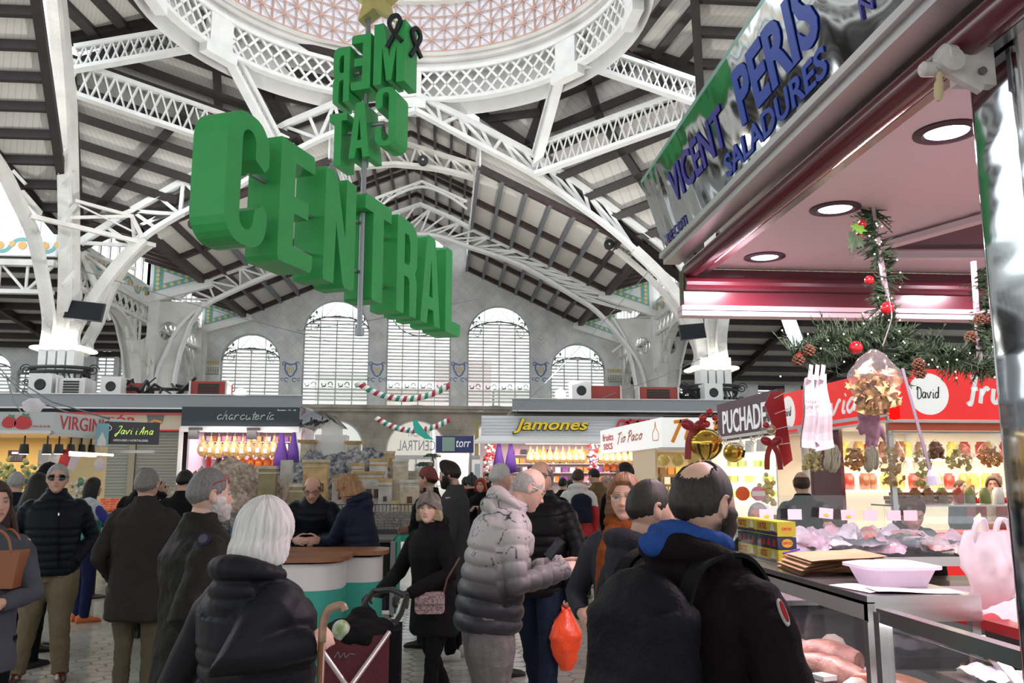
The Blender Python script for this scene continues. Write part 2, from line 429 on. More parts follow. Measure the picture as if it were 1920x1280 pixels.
M_glass = clear_mat('window_glass',(0.96,0.98,0.98),0.06,0.05,haze=0.06)
M_lead = mat('window_leading',(0.10,0.11,0.11),0.5)
M_leaf = mat('stained_green',(0.10,0.26,0.13),0.4)
M_rose = mat('stained_rose',(0.62,0.30,0.26),0.4)
M_slat = mat('louver_slat',(0.72,0.69,0.64),0.6)
M_wframe = mat('window_frame_paint',(0.55,0.56,0.55),0.5)
def curl(f,cx,cz,s,flip=1):
    mb = MB(); rr = random.Random(int(cx*100)+7)
    for q in range(3):
        pts = [(cx+flip*s*(0.1+0.16*q+0.28*t*math.cos(2.6*PI*t+q)),cz+s*(-0.55+0.55*q+0.33*t*math.sin(2.6*PI*t+q))) for t in [k/14 for k in range(15)]]
        stroke(mb,pts,0.035,f,0.012)
    return mb
nwin = 0
for i,(a,b,t) in enumerate(allw):
    nwin += 1; c = (a+b)/2; r = (b-a)/2; main = i < 5
    root = empty('window_%d' % nwin,B(c,VF+0.2,SILL+0.1),kind='structure')
    f = lambda x,y,d=0: wf(x,y,0.28-d)
    fr = MB(); fr.path([wf(x,y,0.3) for x,y in arch_loop(a+0.04,b-0.04,SILL+0.15,t-0.04,20)],0.09,0.10,up=(0,1,0),closed=True)
    nm = 4 if main and r > 1.5 else 3
    if not main: nm = 2
    zs = t-r*0.95 if i != 1 else t-1.45*r     # bottom of the stained lunette
    for k in range(1,nm): x = a+(b-a)*k/nm; fr.box(wf(x,(SILL+zs+0.5)/2+0.1,0.24),(0.06,0.06,zs-SILL+0.4),math.atan(SK))
    fr.build('window_frame',M_wframe,root)
    gl = MB().plate([arch_loop(a+0.03,b-0.03,SILL+0.14,t-0.03)],0.02,lambda x,y,d=0: wf(x,y,0.36+d)); gl.build('glass',M_glass,root)
    # louvers
    lv = MB(); z = SILL+0.42; band = (SILL+1.0,SILL+1.5) if i < 3 else (0,0)
    step = 0.185
    while z < zs+r*0.42:
        if not (band[0] < z < band[1]):
            dz = z-(zs-0.02)
            half = r-0.05
            if dz > 0:
                k = dz/(r*0.45); half = (r-0.05)*math.sqrt(max(0,1-k*k))
            if half > 0.1:
                lv.beam(wf(c-half,z,0.22),wf(c+half,z,0.22),0.16,0.022,up=(0,-0.62,0.78))
        z += step
    lv.build('louver_slats',M_slat,root)
    # arc that closes the louvers, lunette with leading and painted glass
    ld = MB(); stroke(ld,arc2(c,zs-0.02,r-0.03,0,PI,24,r*0.45),0.07,f,0.03)
    if main:
        if i == 1: stroke(ld,arc2(c,t-1.0*r,r*0.92,0,2*PI,32),0.06,f,0.03)
        else:
            for sx in (-1,1):
                x = c+sx*r*0.46; stroke(ld,[(x,zs+r*0.36),(x,t-r+r*0.85)],0.035,f,0.02)
            dm = [(c,zs+r*0.46),(c+r*0.36,t-r*0.52),(c,t-0.05),(c-r*0.36,t-r*0.52),(c,zs+r*0.46)]
            stroke(ld,dm,0.035,f,0.02); stroke(ld,[(c-r*0.9,t-r*0.52),(c-r*0.36,t-r*0.52)],0.03,f,0.02); stroke(ld,[(c+r*0.9,t-r*0.52),(c+r*0.36,t-r*0.52)],0.03,f,0.02)
            cl = MB()
            for sx in (-1,1):
                q = curl(f,c+sx*r*0.6,zs+r*0.42,r*0.62,sx); cl.add(q.v,q.f)
                for kk in range(7):
                    an = kk*1.9; x = c+sx*r*(0.68+0.14*math.cos(an)); y = zs+r*(0.40+0.26*math.sin(an*1.3))
                    cl.plate([[(x+0.06*math.cos(u)*(1+0.4*math.cos(3*u)),y+0.10*math.sin(u)) for u in [2*PI*k/9 for k in range(9)]]],0.012,f)
            cl.build('painted_leaves',M_leaf,root)
            ro = MB()
            for sx,ry in ((-1,0.30),(1,0.30),(0,0.52)):
                x = c+sx*r*0.72; y = t-r*ry if sx == 0 else zs+r*0.34
                stroke(ro,[(x+0.16*math.cos(u)*(1+0.25*math.cos(4*u)),y+0.16*math.sin(u)*(1+0.25*math.cos(4*u))) for u in [2*PI*k/24 for k in range(25)]],0.03,f,0.012)
            ro.build('painted_flower',M_rose,root)
        if i < 3:                              # painted band with wreaths
            z0,z1 = band; stroke(ld,[(a,z0),(b,z0)],0.05,f,0.02); stroke(ld,[(a,z1),(b,z1)],0.05,f,0.02)
            wr = MB()
            for k in range(nm):
                x0 = a+(b-a)*(k+0.5)/nm; zz = (z0+z1)/2
                for sx in (-1,1):
                    stroke(wr,arc2(x0+sx*0.17,zz,0.11,-0.5+(0 if sx > 0 else PI),3.4+(0 if sx > 0 else PI),10),0.045,f,0.012)
                    stroke(wr,[(x0+sx*0.05,zz-0.12),(x0+sx*0.3,zz-0.16)],0.03,f,0.012)
            wr.build('painted_wreaths',M_lead,root)
    ld.build('leading',M_lead,root)
# monitor window and its glazing bars
nwin += 1; root = empty('window_%d' % nwin,B(XC,VF,13.5),kind='structure')
mb = MB();
for k in range(8): x = XC-1.7+3.6*k/7; mb.box(wf(x,14.1,0.25),(0.05,0.05,1.4))
mb.path([wf(x,y,0.25) for x,y in mon_w],0.08,0.08,up=(0,1,0),closed=True)
for z in (13.8,14.3): mb.beam(wf(XC-1.7,z,0.25),wf(XC+1.9,z,0.25),0.05,0.05)
mb.build('window_frame',M_wframe,root)

# tile shields, checker bands on the wall
M_tblue = mat('tile_blue',(0.13,0.20,0.42),0.3); M_tyel = mat('tile_yellow',(0.62,0.48,0.18),0.3); M_tteal = mat('tile_teal',(0.16,0.42,0.40),0.3)
M_torange = mat('tile_orange',(0.72,0.42,0.12),0.3); M_twhite = mat('tile_white',(0.80,0.81,0.80),0.25)
fw_ = lambda x,y,d=0: wf(x,y,-0.002-d)
for k,px in enumerate((545,707,861,1014)):
    cx,cz = to_u(px,697,VF); root = empty('wall_crest',B(cx,VF,cz),'blue and ochre tile crest on the far wall, %s' % ['left of the leftmost tall window','left of the middle window','right of the middle window','right of the rightmost tall window'][k],'tile crest','tile crests between the windows')
    cz += 0.1
    mb = MB(); stroke(mb,[(cx-0.28,cz+0.36),(cx-0.3,cz+0.05),(cx-0.15,cz-0.25),(cx,cz-0.36),(cx+0.15,cz-0.25),(cx+0.3,cz+0.05),(cx+0.28,cz+0.36),(cx,cz+0.28),(cx-0.28,cz+0.36)],0.09,fw_,0.012)
    for sx in (-1,1):
        stroke(mb,arc2(cx+sx*0.33,cz+0.33,0.1,0,1.6*PI,10),0.05,fw_,0.012); stroke(mb,arc2(cx+sx*0.2,cz-0.52,0.1,0.3,1.7*PI,10),0.05,fw_,0.012)
        stroke(mb,arc2(cx+sx*0.42,cz-0.5,0.07,0.3,1.7*PI,8),0.04,fw_,0.012)
    mb.build('blue_scroll',M_tblue,root)
    mb = MB()
    for q in range(4): stroke(mb,[(cx-0.15+0.1*q,cz+0.16),(cx-0.15+0.1*q,cz-0.2)],0.05,fw_,0.010)
    mb.build('yellow_shield',M_tyel,root)
for k,(p0,p1) in enumerate(((384,411),(1138,1166))):
    a = to_u(p0,690,VF); b_ = to_u(p1,690,VF); zt = to_u(p0,674+16*k,VF)[1]
    root = empty('tile_band',B(a[0],VF-0.03,zt-0.7),'ochre and green patterned tile band beside the %s small arched window' % ('left','right')[k],'tile band','patterned tile bands')
    g = MB(); y_ = MB(); n = 6
    g.box(wf((a[0]+b_[0])/2,zt-0.42,-0.01),(b_[0]-a[0],0.02,0.03)); g.box(wf((a[0]+b_[0])/2,zt-0.75,-0.01),(b_[0]-a[0],0.02,0.06))
    for q in range(n):
        x = a[0]+(b_[0]-a[0])*(q+0.5)/n
        y_.box(wf(x,zt-0.14,-0.01),(0.09,0.02,0.2)); g.box(wf(x,zt-0.58,-0.01),(0.05,0.02,0.2))
    g.build('green_tiles',mat('tile_olive',(0.24,0.26,0.14),0.3),root); y_.build('yellow_tiles',M_tyel,root)

# ------------------------------------------------------------ nave roof (Y 30..46)
def quad(mb,a,b,c,d,th=0.06):
    n = (Vector(b)-Vector(a)).cross(Vector(c)-Vector(a)).normalized()
    if n.z < 0: n = -n
    vs = [Vector(p) for p in (a,b,c,d)]; vs += [v+n*th for v in vs]
    mb.add(vs,[(0,1,2,3),(7,6,5,4),(0,4,5,1),(1,5,6,2),(2,6,7,3),(3,7,4,0)])
def tri(mb,a,b,c,th=0.06):
    n = (Vector(b)-Vector(a)).cross(Vector(c)-Vector(a)).normalized()
    if n.z < 0: n = -n
    vs = [Vector(p) for p in (a,b,c)]; vs += [v+n*th for v in vs]
    mb.add(vs,[(0,1,2),(5,4,3),(0,3,4,1),(1,4,5,2),(2,5,3,0)])
V0,V1 = VP[0]+0.3,VF
ceil = MB(); dark = MB(); steel = MB()
for sx in (-1,1):
    a_,b_,c_ = XC+sx*2.7,XC+sx*9.0,XC+sx*11.3
    za,zb,zc = 13.2,roof_z(b_),11.0
    quad(ceil,B(a_,V0,za),B(a_,V1,za),B(b_,V1,zb),B(b_,V0,zb))
    quad(ceil,B(b_,V0,zb),B(b_,V1,zb),B(c_,V1,zc),B(c_,V0,zc))
    quad(ceil,B(XC,V0,16.0),B(XC,V1,16.0),B(a_,V1,14.8),B(a_,V0,14.8))
    # purlins lengthwise
    for k in range(8):
        t = k/7; u = a_+(b_-a_)*t; z = za+(zb-za)*t-0.16
        (steel if k < 6 else dark).beam(B(u,V0,z),B(u,V1,z),0.13,0.22)
    for k in range(4):
        t = (k+0.5)/4; u = XC+(a_-XC)*t; z = 16+(14.8-16)*t-0.13; dark.beam(B(u,V0,z),B(u,V1,z),0.11,0.18)
    # rafters across
    for v in (V0+0.1,34.2,37.6,38.4,42,45.8):
        dark.beam(B(a_,v,za-0.1),B(b_,v,zb-0.1),0.22,0.26); dark.beam(B(XC,v,15.9),B(a_,v,14.7),0.18,0.2)
    dark.beam(B(b_,V0,zb-0.15),B(b_,V1,zb-0.15),0.25,0.35)
    # rafters of the upturned side bays run across towards the clerestory
    for v0_,v1_ in ((V0,38),(38,V1)):
        for k in range(7):
            v = v0_+(v1_-v0_)*(k+0.5)/7; dark.beam(B(b_,v,zb-0.1),B(c_,v,zc-0.1),0.16,0.2)
structure(ceil,'ceiling_nave',M_board); structure(dark,'ceiling_dark_beams',M_beam2); structure(steel,'ceiling_steel_purlins',M_steelblue)
# monitor side walls (louvered and bright)
mon = MB()
for sx in (-1,1):
    u = XC+sx*2.75
    for z in (13.15,13.6,14.0,14.4,14.8): mon.beam(B(u,V0,z),B(u,V1,z),0.08,0.10)
    n = 30
    for k in range(n+1): v = V0+(V1-V0)*k/n; mon.beam(B(u,v,13.1),B(u,v,14.85),0.06,0.10 if k % 5 else 0.3)
structure(mon,'wall_monitor_glazing',M_iron_white)

# ------------------------------------------------------------ trusses
def lattice(mb,A,Bp,n,w=0.07,d=0.05,double=True,up=(0,1,0)):
    """zigzag bars between two polylines given as functions of t in 0..1"""
    for k in range(n):
        t0,t1 = k/n,(k+1)/n
        if double:
            mb.beam(A(t0),Bp(t1),d,w,up=up); mb.beam(Bp(t0),A(t1),d,w,up=up)
        else:
            if k % 2: mb.beam(A(t0),Bp(t1),d,w,up=up)
            else: mb.beam(Bp(t0),A(t1),d,w,up=up)
            mb.beam(A(t1),Bp(t1),d,w*0.7,up=up)
def pl(pts):                                 # polyline -> f(t) by length
    P = [Vector(p) for p in pts]; L = [0]
    for a,b in zip(P,P[1:]): L.append(L[-1]+(b-a).length)
    def f(t):
        s = max(0,min(1,t))*L[-1]
        for i in range(len(P)-1):
            if s <= L[i+1]+1e-9:
                k = (s-L[i])/(L[i+1]-L[i]+1e-12); return P[i].lerp(P[i+1],k)
        return P[-1]
    return f
def pxpath(lst,v): return [W(x,y,v) for x,y in lst]
def rivets(mb,pts,off,pitch=0.22,r=0.022,nrm=(0,-1,0)):
    f = pl(pts); P = [Vector(p) for p in pts]; L = sum((b-a).length for a,b in zip(P,P[1:])); n = int(L/pitch); nv = Vector(nrm)
    for k in range(n):
        p = f(k/n); q = f(min(1,k/n+0.01)); d = (q-p)
        if d.length < 1e-6: continue
        d.normalize(); s = d.cross(nv).normalized()
        for o in off:
            c = p+s*o
            ring = [c+(d*math.cos(a)+s*math.sin(a))*r for a in (0,PI/3,2*PI/3,PI,4*PI/3,5*PI/3)]
            mb.add(ring+[c+nv*0.02],[(0,1,6),(1,2,6),(2,3,6),(3,4,6),(4,5,6),(5,0,6)])

# face truss of the crossing (v=30)
lowL = [(118,655),(150,600),(175,560),(219,499),(269,446),(320,412),(372,385),(430,358),(496,318),(560,280),(640,245),(779,207)]
lowR = [(779,207),(880,262),(993,322),(1070,375),(1137,423),(1190,468),(1237,513),(1275,560),(1305,610),(1328,690)]
upL = [(150,455),(240,400),(370,325),(450,282),(540,232),(640,190),(779,178)]
upR = [(779,178),(870,222),(990,285),(1060,330),(1130,378),(1200,430),(1262,478),(1318,560)]
v = VP[0]
LL,LR,UPL,UPR = [pxpath(q,v) for q in (lowL,lowR,upL,upR)]
mb = MB()
for P_ in (LL,LR): mb.path(bez(P_,4),0.34,0.14,up=(0,0,1))
for P_ in (UPL,UPR): mb.path(P_,0.30,0.2)
rv = MB()
A = pl(bez(LL[3:],4)); U = pl(UPL); lattice(mb,A,U,13,0.12,0.12,False)
A = pl(bez(LR[:6],4)); U = pl(UPR[:5]); lattice(mb,A,U,9,0.12,0.12,False)
structure(mb,'column_face_truss',M_iron_white)
# nave truss one just behind
v = VP[0]+1.6
aL = [(186,600),(205,545),(241,488),(290,448),(350,418),(420,385),(500,352),(580,328),(660,314),(740,308)]
aR = [(740,308),(815,316),(889,334),(965,362),(1043,398),(1095,427),(1144,460),(1211,515),(1250,556),(1285,605),(1310,660)]
up1 = [(212,505),(300,410),(420,352),(520,318),(620,290),(740,262),(830,292),(900,312),(1000,352),(1080,388),(1200,452),(1260,500)]
mb = MB(); P1 = bez(pxpath(aL,v),3)+bez(pxpath(aR,v),3)[1:]; U1 = pxpath(up1,v)
mb.path(P1,0.36,0.13); mb.path(U1,0.3,0.13); lattice(mb,pl(P1[6:-7]),pl(U1),34,0.08,0.08,False)
structure(mb,'column_nave_truss',M_iron)
# truss at 38 m
v = VP[1]
a2 = [(292,719),(299,690),(312,662),(336,615),(380,575),(437,546),(500,518),(568,494),(650,464),(720,445),(788,440),(830,446),(875,462),(976,497),(1077,556),(1120,585),(1164,635),(1198,685),(1213,745)]
u2 = [(330,560),(400,520),(480,492),(568,462),(650,432),(704,412),(788,383),(848,409),(882,428),(976,473),(1077,524),(1144,556),(1185,585)]
mb = MB(); P2 = bez(pxpath(a2,v),3); U2 = pxpath(u2,v)
mb.path(P2,0.36,0.14); mb.path(U2,0.3,0.14); lattice(mb,pl(P2[12:-12]),pl(U2),30,0.08,0.08,False)
structure(mb,'column_far_truss',M_iron_white)
# slim monitor arch seen between
v = 34.0
mb = MB(); pa = [(704,395),(740,367),(791,350),(840,367),(876,392)]; pb = [(704,372),(791,340),(876,378)]
mb.path(bez(pxpath(pa,v),5),0.12,0.08); mb.path(pxpath(pb,v),0.12,0.1); lattice(mb,pl(bez(pxpath(pa,v),5)),pl(pxpath(pb,v)),10,0.04,0.04)
structure(mb,'column_monitor_arch',M_iron_white)

# ------------------------------------------------------------ piers
def pier_cluster(name,px,ybase,v,ribs,flip):
    base = W(px,ybase,v); base.z = 0
    c = Vector((base.x,base.y,0))
    root = empty(name,c,kind='structure')
    mb = MB()
    for k,a in enumerate(range(4)):
        mb.box(c+Vector((0.30*(k-1.5),-0.3,3.0)),(0.24,0.3,6.0))
    mb.box(c+Vector((0,0.05,3)),(1.15,0.5,6.0))
    mb.build('shaft',M_iron_white,root)
    # lamp shell capital
    zc = W(px,ybase,v).z
    mb = MB()
    for k in range(5):
        x = c.x+0.33*(k-2); mb.ball((x,c.y-0.35,zc),0.26,10,8,(1,1,0.35))
    for k in range(4):
        for s in (-1,1): mb.ball((c.x+s*0.72,c.y-0.2+0.25*k,zc),0.24,10,6,(0.8,1,0.35))
    mb.build('shell_lamp',mat('lit_shell',(0.9,0.88,0.8),0.4,emit=(1,0.97,0.9),emit_s=0.6),root,smooth=True)
    area_light('capital_uplight',(c.x,c.y-0.55,zc+0.12),1.2,32,(1,0.97,0.9),(PI,0,0),sy=0.3)
    # wrought iron collar
    mb = MB(); z0 = zc-1.55
    for z,rr in ((z0,0.80),(z0+0.75,0.85),(z0+0.9,0.92)):
        mb.tube([c+Vector((rr*math.cos(t)*1.05,rr*0.7*math.sin(t),z)) for t in [2*PI*k/24 for k in range(24)]],0.06,6,closed=True)
    for k in range(26):
        t = 2*PI*k/26; p = c+Vector((0.82*math.cos(t)*1.05,0.58*math.sin(t),0))
        q = [p+Vector((0.05*math.sin(9*s+k),0.04*math.cos(9*s),z0+0.8*s)) for s in [j/6 for j in range(7)]]
        mb.tube(q,0.028,5)
        mb.box(p+Vector((0,0,z0+0.4)),(0.12,0.12,0.18),t)
    for sx in (-1,1):
        for zz,s in ((z0+0.85,0.20),(z0+0.42,0.12),(z0+0.1,0.12)):
            cc = c+Vector((sx*(0.95+s*0.6),-0.1,zz))
            mb.tube([cc+Vector((sx*s*(1-t/14)*math.cos(t),0,s*(1-t/14)*math.sin(t))) for t in [j*0.55 for j in range(22)]],0.022,5)
    mb.build('iron_collar',mat('wrought_iron',(0.03,0.03,0.03),0.5),root)
    # ribs
    for pts in ribs:
        mb = MB(); rvm = MB()
        pts = bez(pts,4)
        mb.path(pts,0.34,0.20,up=(0,1,0)) if False else mb.path(pts,0.36,0.22,up=(0.001,-1,0.0))
        rvm = MB(); rivets(rvm,[p+Vector((0,-0.19,0)) for p in pts],(-0.10,0.10),0.17,0.02)
        o = mb.build('rib',M_iron,root); rvm.build('rivets',M_iron,o)
    return root
def P3(*a): return [Vector(p) for p in a]
PLc = W(118,655,VP[0]); PRc = W(1335,690,VP[0])
zl = PLc.z; zr = PRc.z
M_ = Vector((-12.1,26.2,14.5)); N_ = W(993,310,VP[0]); N2_ = W(545,262,VP[0])
ribsL = [P3(PLc+Vector((-0.45,-0.2,0)),W(92,600,29),W(80,520,28.4),W(62,440,27.6),W(30,370,26.6),W(0,312,25.8),W(-60,230,24.5)),
         P3(PLc+Vector((0.0,-0.3,0)),W(121,560,28.9),W(122,400,28.0),W(118,250,27.2),W(111,120,26.2),W(98,-30,24.4)),
         P3(PLc+Vector((0.4,-0.1,0)),W(140,620,29.6),W(175,560,29.8),W(219,499,29.9),W(269,446,29.9)),
         P3(PLc+Vector((0.6,0.5,0)),W(165,640,31.6),W(186,600,31.6),W(205,545,31.6),W(241,488,31.6),W(290,448,31.6))]
ribsR = [P3(PRc+Vector((-0.35,-0.1,0)),W(1305,610,29.8),W(1275,560,29.9),W(1237,513,29.9),W(1190,468,29.9)),
         P3(PRc+Vector((0.0,-0.3,0)),W(1335,600,29),W(1330,400,28),W(1325,200,26.6),W(1314,-30,24.4)),
         P3(PRc+Vector((0.4,-0.2,0)),W(1352,640,29),W(1362,570,28.4),W(1385,480,27.6),W(1440,400,26.6)),
         P3(PRc+Vector((-0.5,0.4,0)),W(1310,660,31.6),W(1285,605,31.6),W(1250,556,31.6))]
pier_cluster('column_crossing_left',118,655,VP[0],ribsL,1)
pier_cluster('column_crossing_right',1335,692,VP[0],ribsR,-1)
# plate of the high left beam, with its back flange
mb = MB(); mb.path([W(142,640,30),W(141,400,28.6),W(136,200,27.3),W(112,-30,25.0)],0.10,0.5,up=(0,1,0))
for y in range(40,560,62): mb.beam(W(118,y,27),W(140,y-26,28),0.1,0.12)
structure(mb,'column_left_flange',M_iron)
# second piers: plate columns that open like a V, plus third ones at the wall
def v_pier(name,px,v,half,ztop,zspread):
    c = W(px,700,v); root = empty(name,(c.x,c.y,0),kind='structure')
    mb = MB()
    f = lambda x,z,d=0: Vector((c.x+x,c.y+d,z))
    prof = [(-0.95,0),(-0.95,5.2),(-1.0,6.0),(-1.15,7.0),(-1.5,8.2),(-2.1,9.2),(2.1,9.2),(1.5,8.2),(1.15,7.0),(1.0,6.0),(0.95,5.2),(0.95,0)]
    prof = [(x*half,z*ztop/9.2) for x,z in prof]
    hs = [arc2(sx*0.62*half,7.9*ztop/9.2,0.42*half,0,2*PI-0.01,14)[:-1] for sx in (-1,1)]
    mb.plate([prof]+hs,0.3,f); mb.build('plate_column',M_iron,root)
    mb = MB(); mb.box((c.x,c.y-0.1,ztop*0.6),(0.4,0.25,ztop*1.2)); rivets(mb,[Vector((c.x,c.y-0.23,4)),Vector((c.x,c.y-0.23,ztop*1.15))],(-0.12,0.12),0.2,0.025)
    for sx in (-1,1):
        P_ = [f(x+sx*0.04,z) for x,z in (prof[5::-1] if sx < 0 else prof[6:])]; mb.path(P_,0.4,0.09)
    mb.build('column_ribs',M_iron_white,root)
    # glass pendant lamps on a bracket
    lm = MB()
    for q in range(4): lm.ball((c.x-0.2+0.13*q,c.y-0.45,6.6-0.05*(q % 2)),0.055,8,6,(1,1,1.5))
    lm.lathe([(0.02,5.9),(0.08,6.05),(0.03,6.3),(0.16,6.5),(0.05,6.75),(0.02,7.2)],(c.x,c.y-0.4,0),8)
    lm.build('bracket_lamp',mat('opal_lamp',(0.8,0.77,0.66),0.3),root,smooth=True)
v_pier('column_left_second',282,VP[1],1.0,9.2,1)
v_pier('column_right_second',1231,VP[1],0.95,9.0,1)
for nm_,px in (('column_left_wall',374),('column_right_wall',1176)):
    c = W(px,700,VF-0.5); mb = MB(); mb.box((c.x,c.y,4.6),(0.5,0.5,9.2)); mb.box((c.x,c.y-0.2,4.6),(0.25,0.3,9.2)); structure(mb,nm_,M_iron)
# lengthwise arcades: arch, frieze, lattice and clerestory on both sides
def arcade(X,s):
    for k,(v0,v1) in enumerate(((VP[0],VP[1]),(VP[1],VF))):
        mb = MB(); y0 = v0+X*SK; y1 = v1+X*SK
        n = 16; arc = [Vector((X,(y0+y1)/2-((y1-y0)/2-0.5)*math.cos(PI*i/n),4.6+3.6*math.sin(PI*i/n)**0.85)) for i in range(n+1)]
        mb.path(arc,0.35,0.16,up=(1,0,0)) if False else mb.path(arc,0.4,0.14)
        top_ = [Vector((X,y0,9.0)),Vector((X,y1,9.0))]
        mb.beam(*top_,0.3,0.2); mb.beam(top_[0]-Vector((0,0,0.75)),top_[1]-Vector((0,0,0.75)),0.25,0.12)
        lattice(mb,lambda t: Vector((X,y0+(y1-y0)*t,8.25)),lambda t: Vector((X,y0+(y1-y0)*t,9.0)),12,0.08,0.06,True,up=(1,0,0))
        for t in (0.08,0.16,0.24,0.76,0.84,0.92):
            y = y0+(y1-y0)*t; za = arc[min(n,int(t*n+0.5))].z; mb.beam((X,y,za),(X,y,8.25),0.08,0.1,up=(0,1,0));
            mb.beam((X,y,za),(X,y+(0.6 if t < 0.5 else -0.6),8.2),0.08,0.1,up=(1,0,0))
        structure(mb,'wall_arcade_%s_%d' % ('left' if s < 0 else 'right',k+1),M_iron)
        fz = MB(); fz.box((X,(y0+y1)/2,9.45),(0.16,y1-y0-0.2,0.62)); root = structure(fz,'trim_frieze_%s_%d' % ('left' if s < 0 else 'right',k+1),M_twhite)
        fx = lambda a,z,d=0: Vector((X-s*(0.085+d),a,z))
        o1 = MB(); o2 = MB(); m_ = 8
        for q in range(m_):
            y = y0+(y1-y0)*(q+0.5)/m_
            stroke(o2,[(y+0.34*math.cos(t),9.45+0.2*math.sin(t)*(1 if q % 2 else -1)) for t in [PI*j/8 for j in range(9)]],0.10,fx,0.01)
            o1.plate([arc2(y,9.45,0.13,0,2*PI-0.3,9)],0.015,fx); o1.plate([arc2(y+0.42,9.5,0.09,0,2*PI-0.3,9)],0.015,fx)
        o1.build('orange_fruit_tiles',M_torange,root); o2.build('teal_leaf_tiles',M_tteal,root)
        cs = MB()
        for q in range(10): y = y0+(y1-y0)*q/9; cs.box((X,y,10.4),(0.1,0.12,1.3))
        cs.beam((X,y0,11.0),(X,y1,11.0),0.25,0.15); cs.beam((X,y0,9.8),(X,y1,9.8),0.2,0.08)
        structure(cs,'wall_clerestory_%s_%d' % ('left' if s < 0 else 'right',k+1),M_iron_white)
arcade(XL,-1); arcade(XR,1)
# triangular tile panels where the side bays turn up
def tri_panel(v,s):
    u0 = XC+s*11.0; u1 = XC+s*8.9
    f = lambda x,z,d=0: B(x,v-0.25,z)+Vector((0,-d,0))
    T_ = [(u1,10.15),(u0,9.5),(u0,10.85)]
    g = (sum(p[0] for p in T_)/3,sum(p[1] for p in T_)/3)
    sc = lambda k: [(g[0]+(p[0]-g[0])*k,g[1]+(p[1]-g[1])*k) for p in T_]
    root = empty('tile_triangle',f(*g),kind='structure'); root.name = 'trim_tile_triangle'
    MB().plate([sc(1.15)],0.12,f).build('white_frame',M_twhite,root)
    MB().plate([sc(0.95),sc(0.42)],0.15,f).build('teal_tiles',M_tteal,root)
    o = MB(); a = sc(0.70)
    for i in range(3):
        p,q = a[i],a[(i+1) % 3]
        for k in range(5):
            t = k/5; o.plate([arc2(p[0]+(q[0]-p[0])*t,p[1]+(q[1]-p[1])*t,0.085,0,2*PI-0.4,7)],0.17,f)
    o.build('orange_roundels',mat('tile_gold',(0.72,0.58,0.24),0.3),root)
    bm_ = MB(); bm_.beam(f(XC+s*8.6,10.0),f(XC+s*11.4,9.15),0.3,0.3); bm_.build('white_beam',M_iron_white,root)
for v in (VP[1],VF):
    for s in (-1,1): tri_panel(v,s)

# ------------------------------------------------------------ crossing: ring, dome band, corner roofs
RC = Vector((-1.5,22.95,0)); RR = 7.0; RZ0,RZ1 = 15.45,16.6
def ringp(r,a,z): return Vector((RC.x+r*math.cos(a),RC.y+r*math.sin(a),z))
mb = MB(); NS = 96
for z,w,h in ((RZ0,0.30,0.14),(RZ1,0.30,0.14)):
    mb.path([ringp(RR,2*PI*k/NS,z) for k in range(NS)],w,h,closed=True)
n = 88
for k in range(n):
    a0,a1,am = 2*PI*k/n,2*PI*(k+2)/n,2*PI*(k+1)/n
    mb.beam(ringp(RR-0.05,a0,RZ0),ringp(RR-0.05,a1,RZ1),0.05,0.085,up=(0,0,1)); mb.beam(ringp(RR-0.05,a0,RZ1),ringp(RR-0.05,a1,RZ0),0.05,0.085,up=(0,0,1))
Apt = Vector((-7.4,26.6,16.05)); Bpt = Vector((4.16,27.2,16.05)); Cpt = Vector((-1.44,29.95,16.05))
for p in (Apt,Bpt,Cpt,ringp(RR,PI*0.98,16.05),ringp(RR,0.04,16.05)):
    a = math.atan2(p.y-RC.y,p.x-RC.x); q = ringp(RR-0.02,a,16.02)
    mb.box(q,(0.25,0.95,1.3),Matrix.Rotation(a,3,'Z'))
    mb.box(q+Vector((0,0,-0.75)),(0.35,1.3,0.35),Matrix.Rotation(a,3,'Z'))
structure(mb,'ceiling_dome_ring',M_iron_white)
# white flat band behind the lattice, mouldings
mb = MB()
for r0,z0,r1,z1 in ((RR+0.35,RZ0-0.5,RR+0.35,RZ1+0.05),(RR+0.35,RZ1+0.05,RR-0.05,RZ1+0.1),(RR-0.05,RZ1+0.1,RR+0.0,RZ1+0.3),(RR+0.0,RZ1+0.3,RR-0.18,RZ1+0.36),(RR-0.18,RZ1+0.36,RR-0.12,RZ1+0.52),(RR-0.12,RZ1+0.52,RR-0.3,RZ1+0.6)):
    mb.grid(NS,2,lambda u,w: ringp(r0+(r1-r0)*w,2*PI*u,z0+(z1-z0)*w),True)
structure(mb,'ceiling_dome_mouldings',M_plaster)
TZ0,TZ1 = RZ1+0.6,18.95; TR0,TR1 = RR-0.3,RR-0.42
def tband(u,w): return ringp(TR0+(TR1-TR0)*w,2*PI*u,TZ0+(TZ1-TZ0)*w)
mt = mat('painted_dome_tile',(0.8,0.8,0.82),0.3); nt = mt.node_tree
tc = nt.nodes.new('ShaderNodeTexCoord'); vo = nt.nodes.new('ShaderNodeTexVoronoi'); vo.inputs['Scale'].default_value = 7.5; vo.feature = 'DISTANCE_TO_EDGE'
rr_ = nt.nodes.new('ShaderNodeValToRGB'); e = rr_.color_ramp.elements; e[0].position = 0.05; e[0].color = (0.80,0.80,0.84,1); e[1].position = 0.55; e[1].color = (0.16,0.16,0.46,1)
x_ = e.new(0.40); x_.color = (0.66,0.67,0.80,1)
nt.links.new(tc.outputs['Object'],vo.inputs['Vector']); nt.links.new(vo.outputs['Distance'],rr_.inputs['Fac']); nt.links.new(rr_.outputs['Color'],nt.nodes['Principled BSDF'].inputs['Base Color'])
mb = MB().grid(NS*2,6,tband,True); band = structure(mb,'ceiling_dome_tile_band',mt)
mb = MB(); nseg = 46; rows = 2
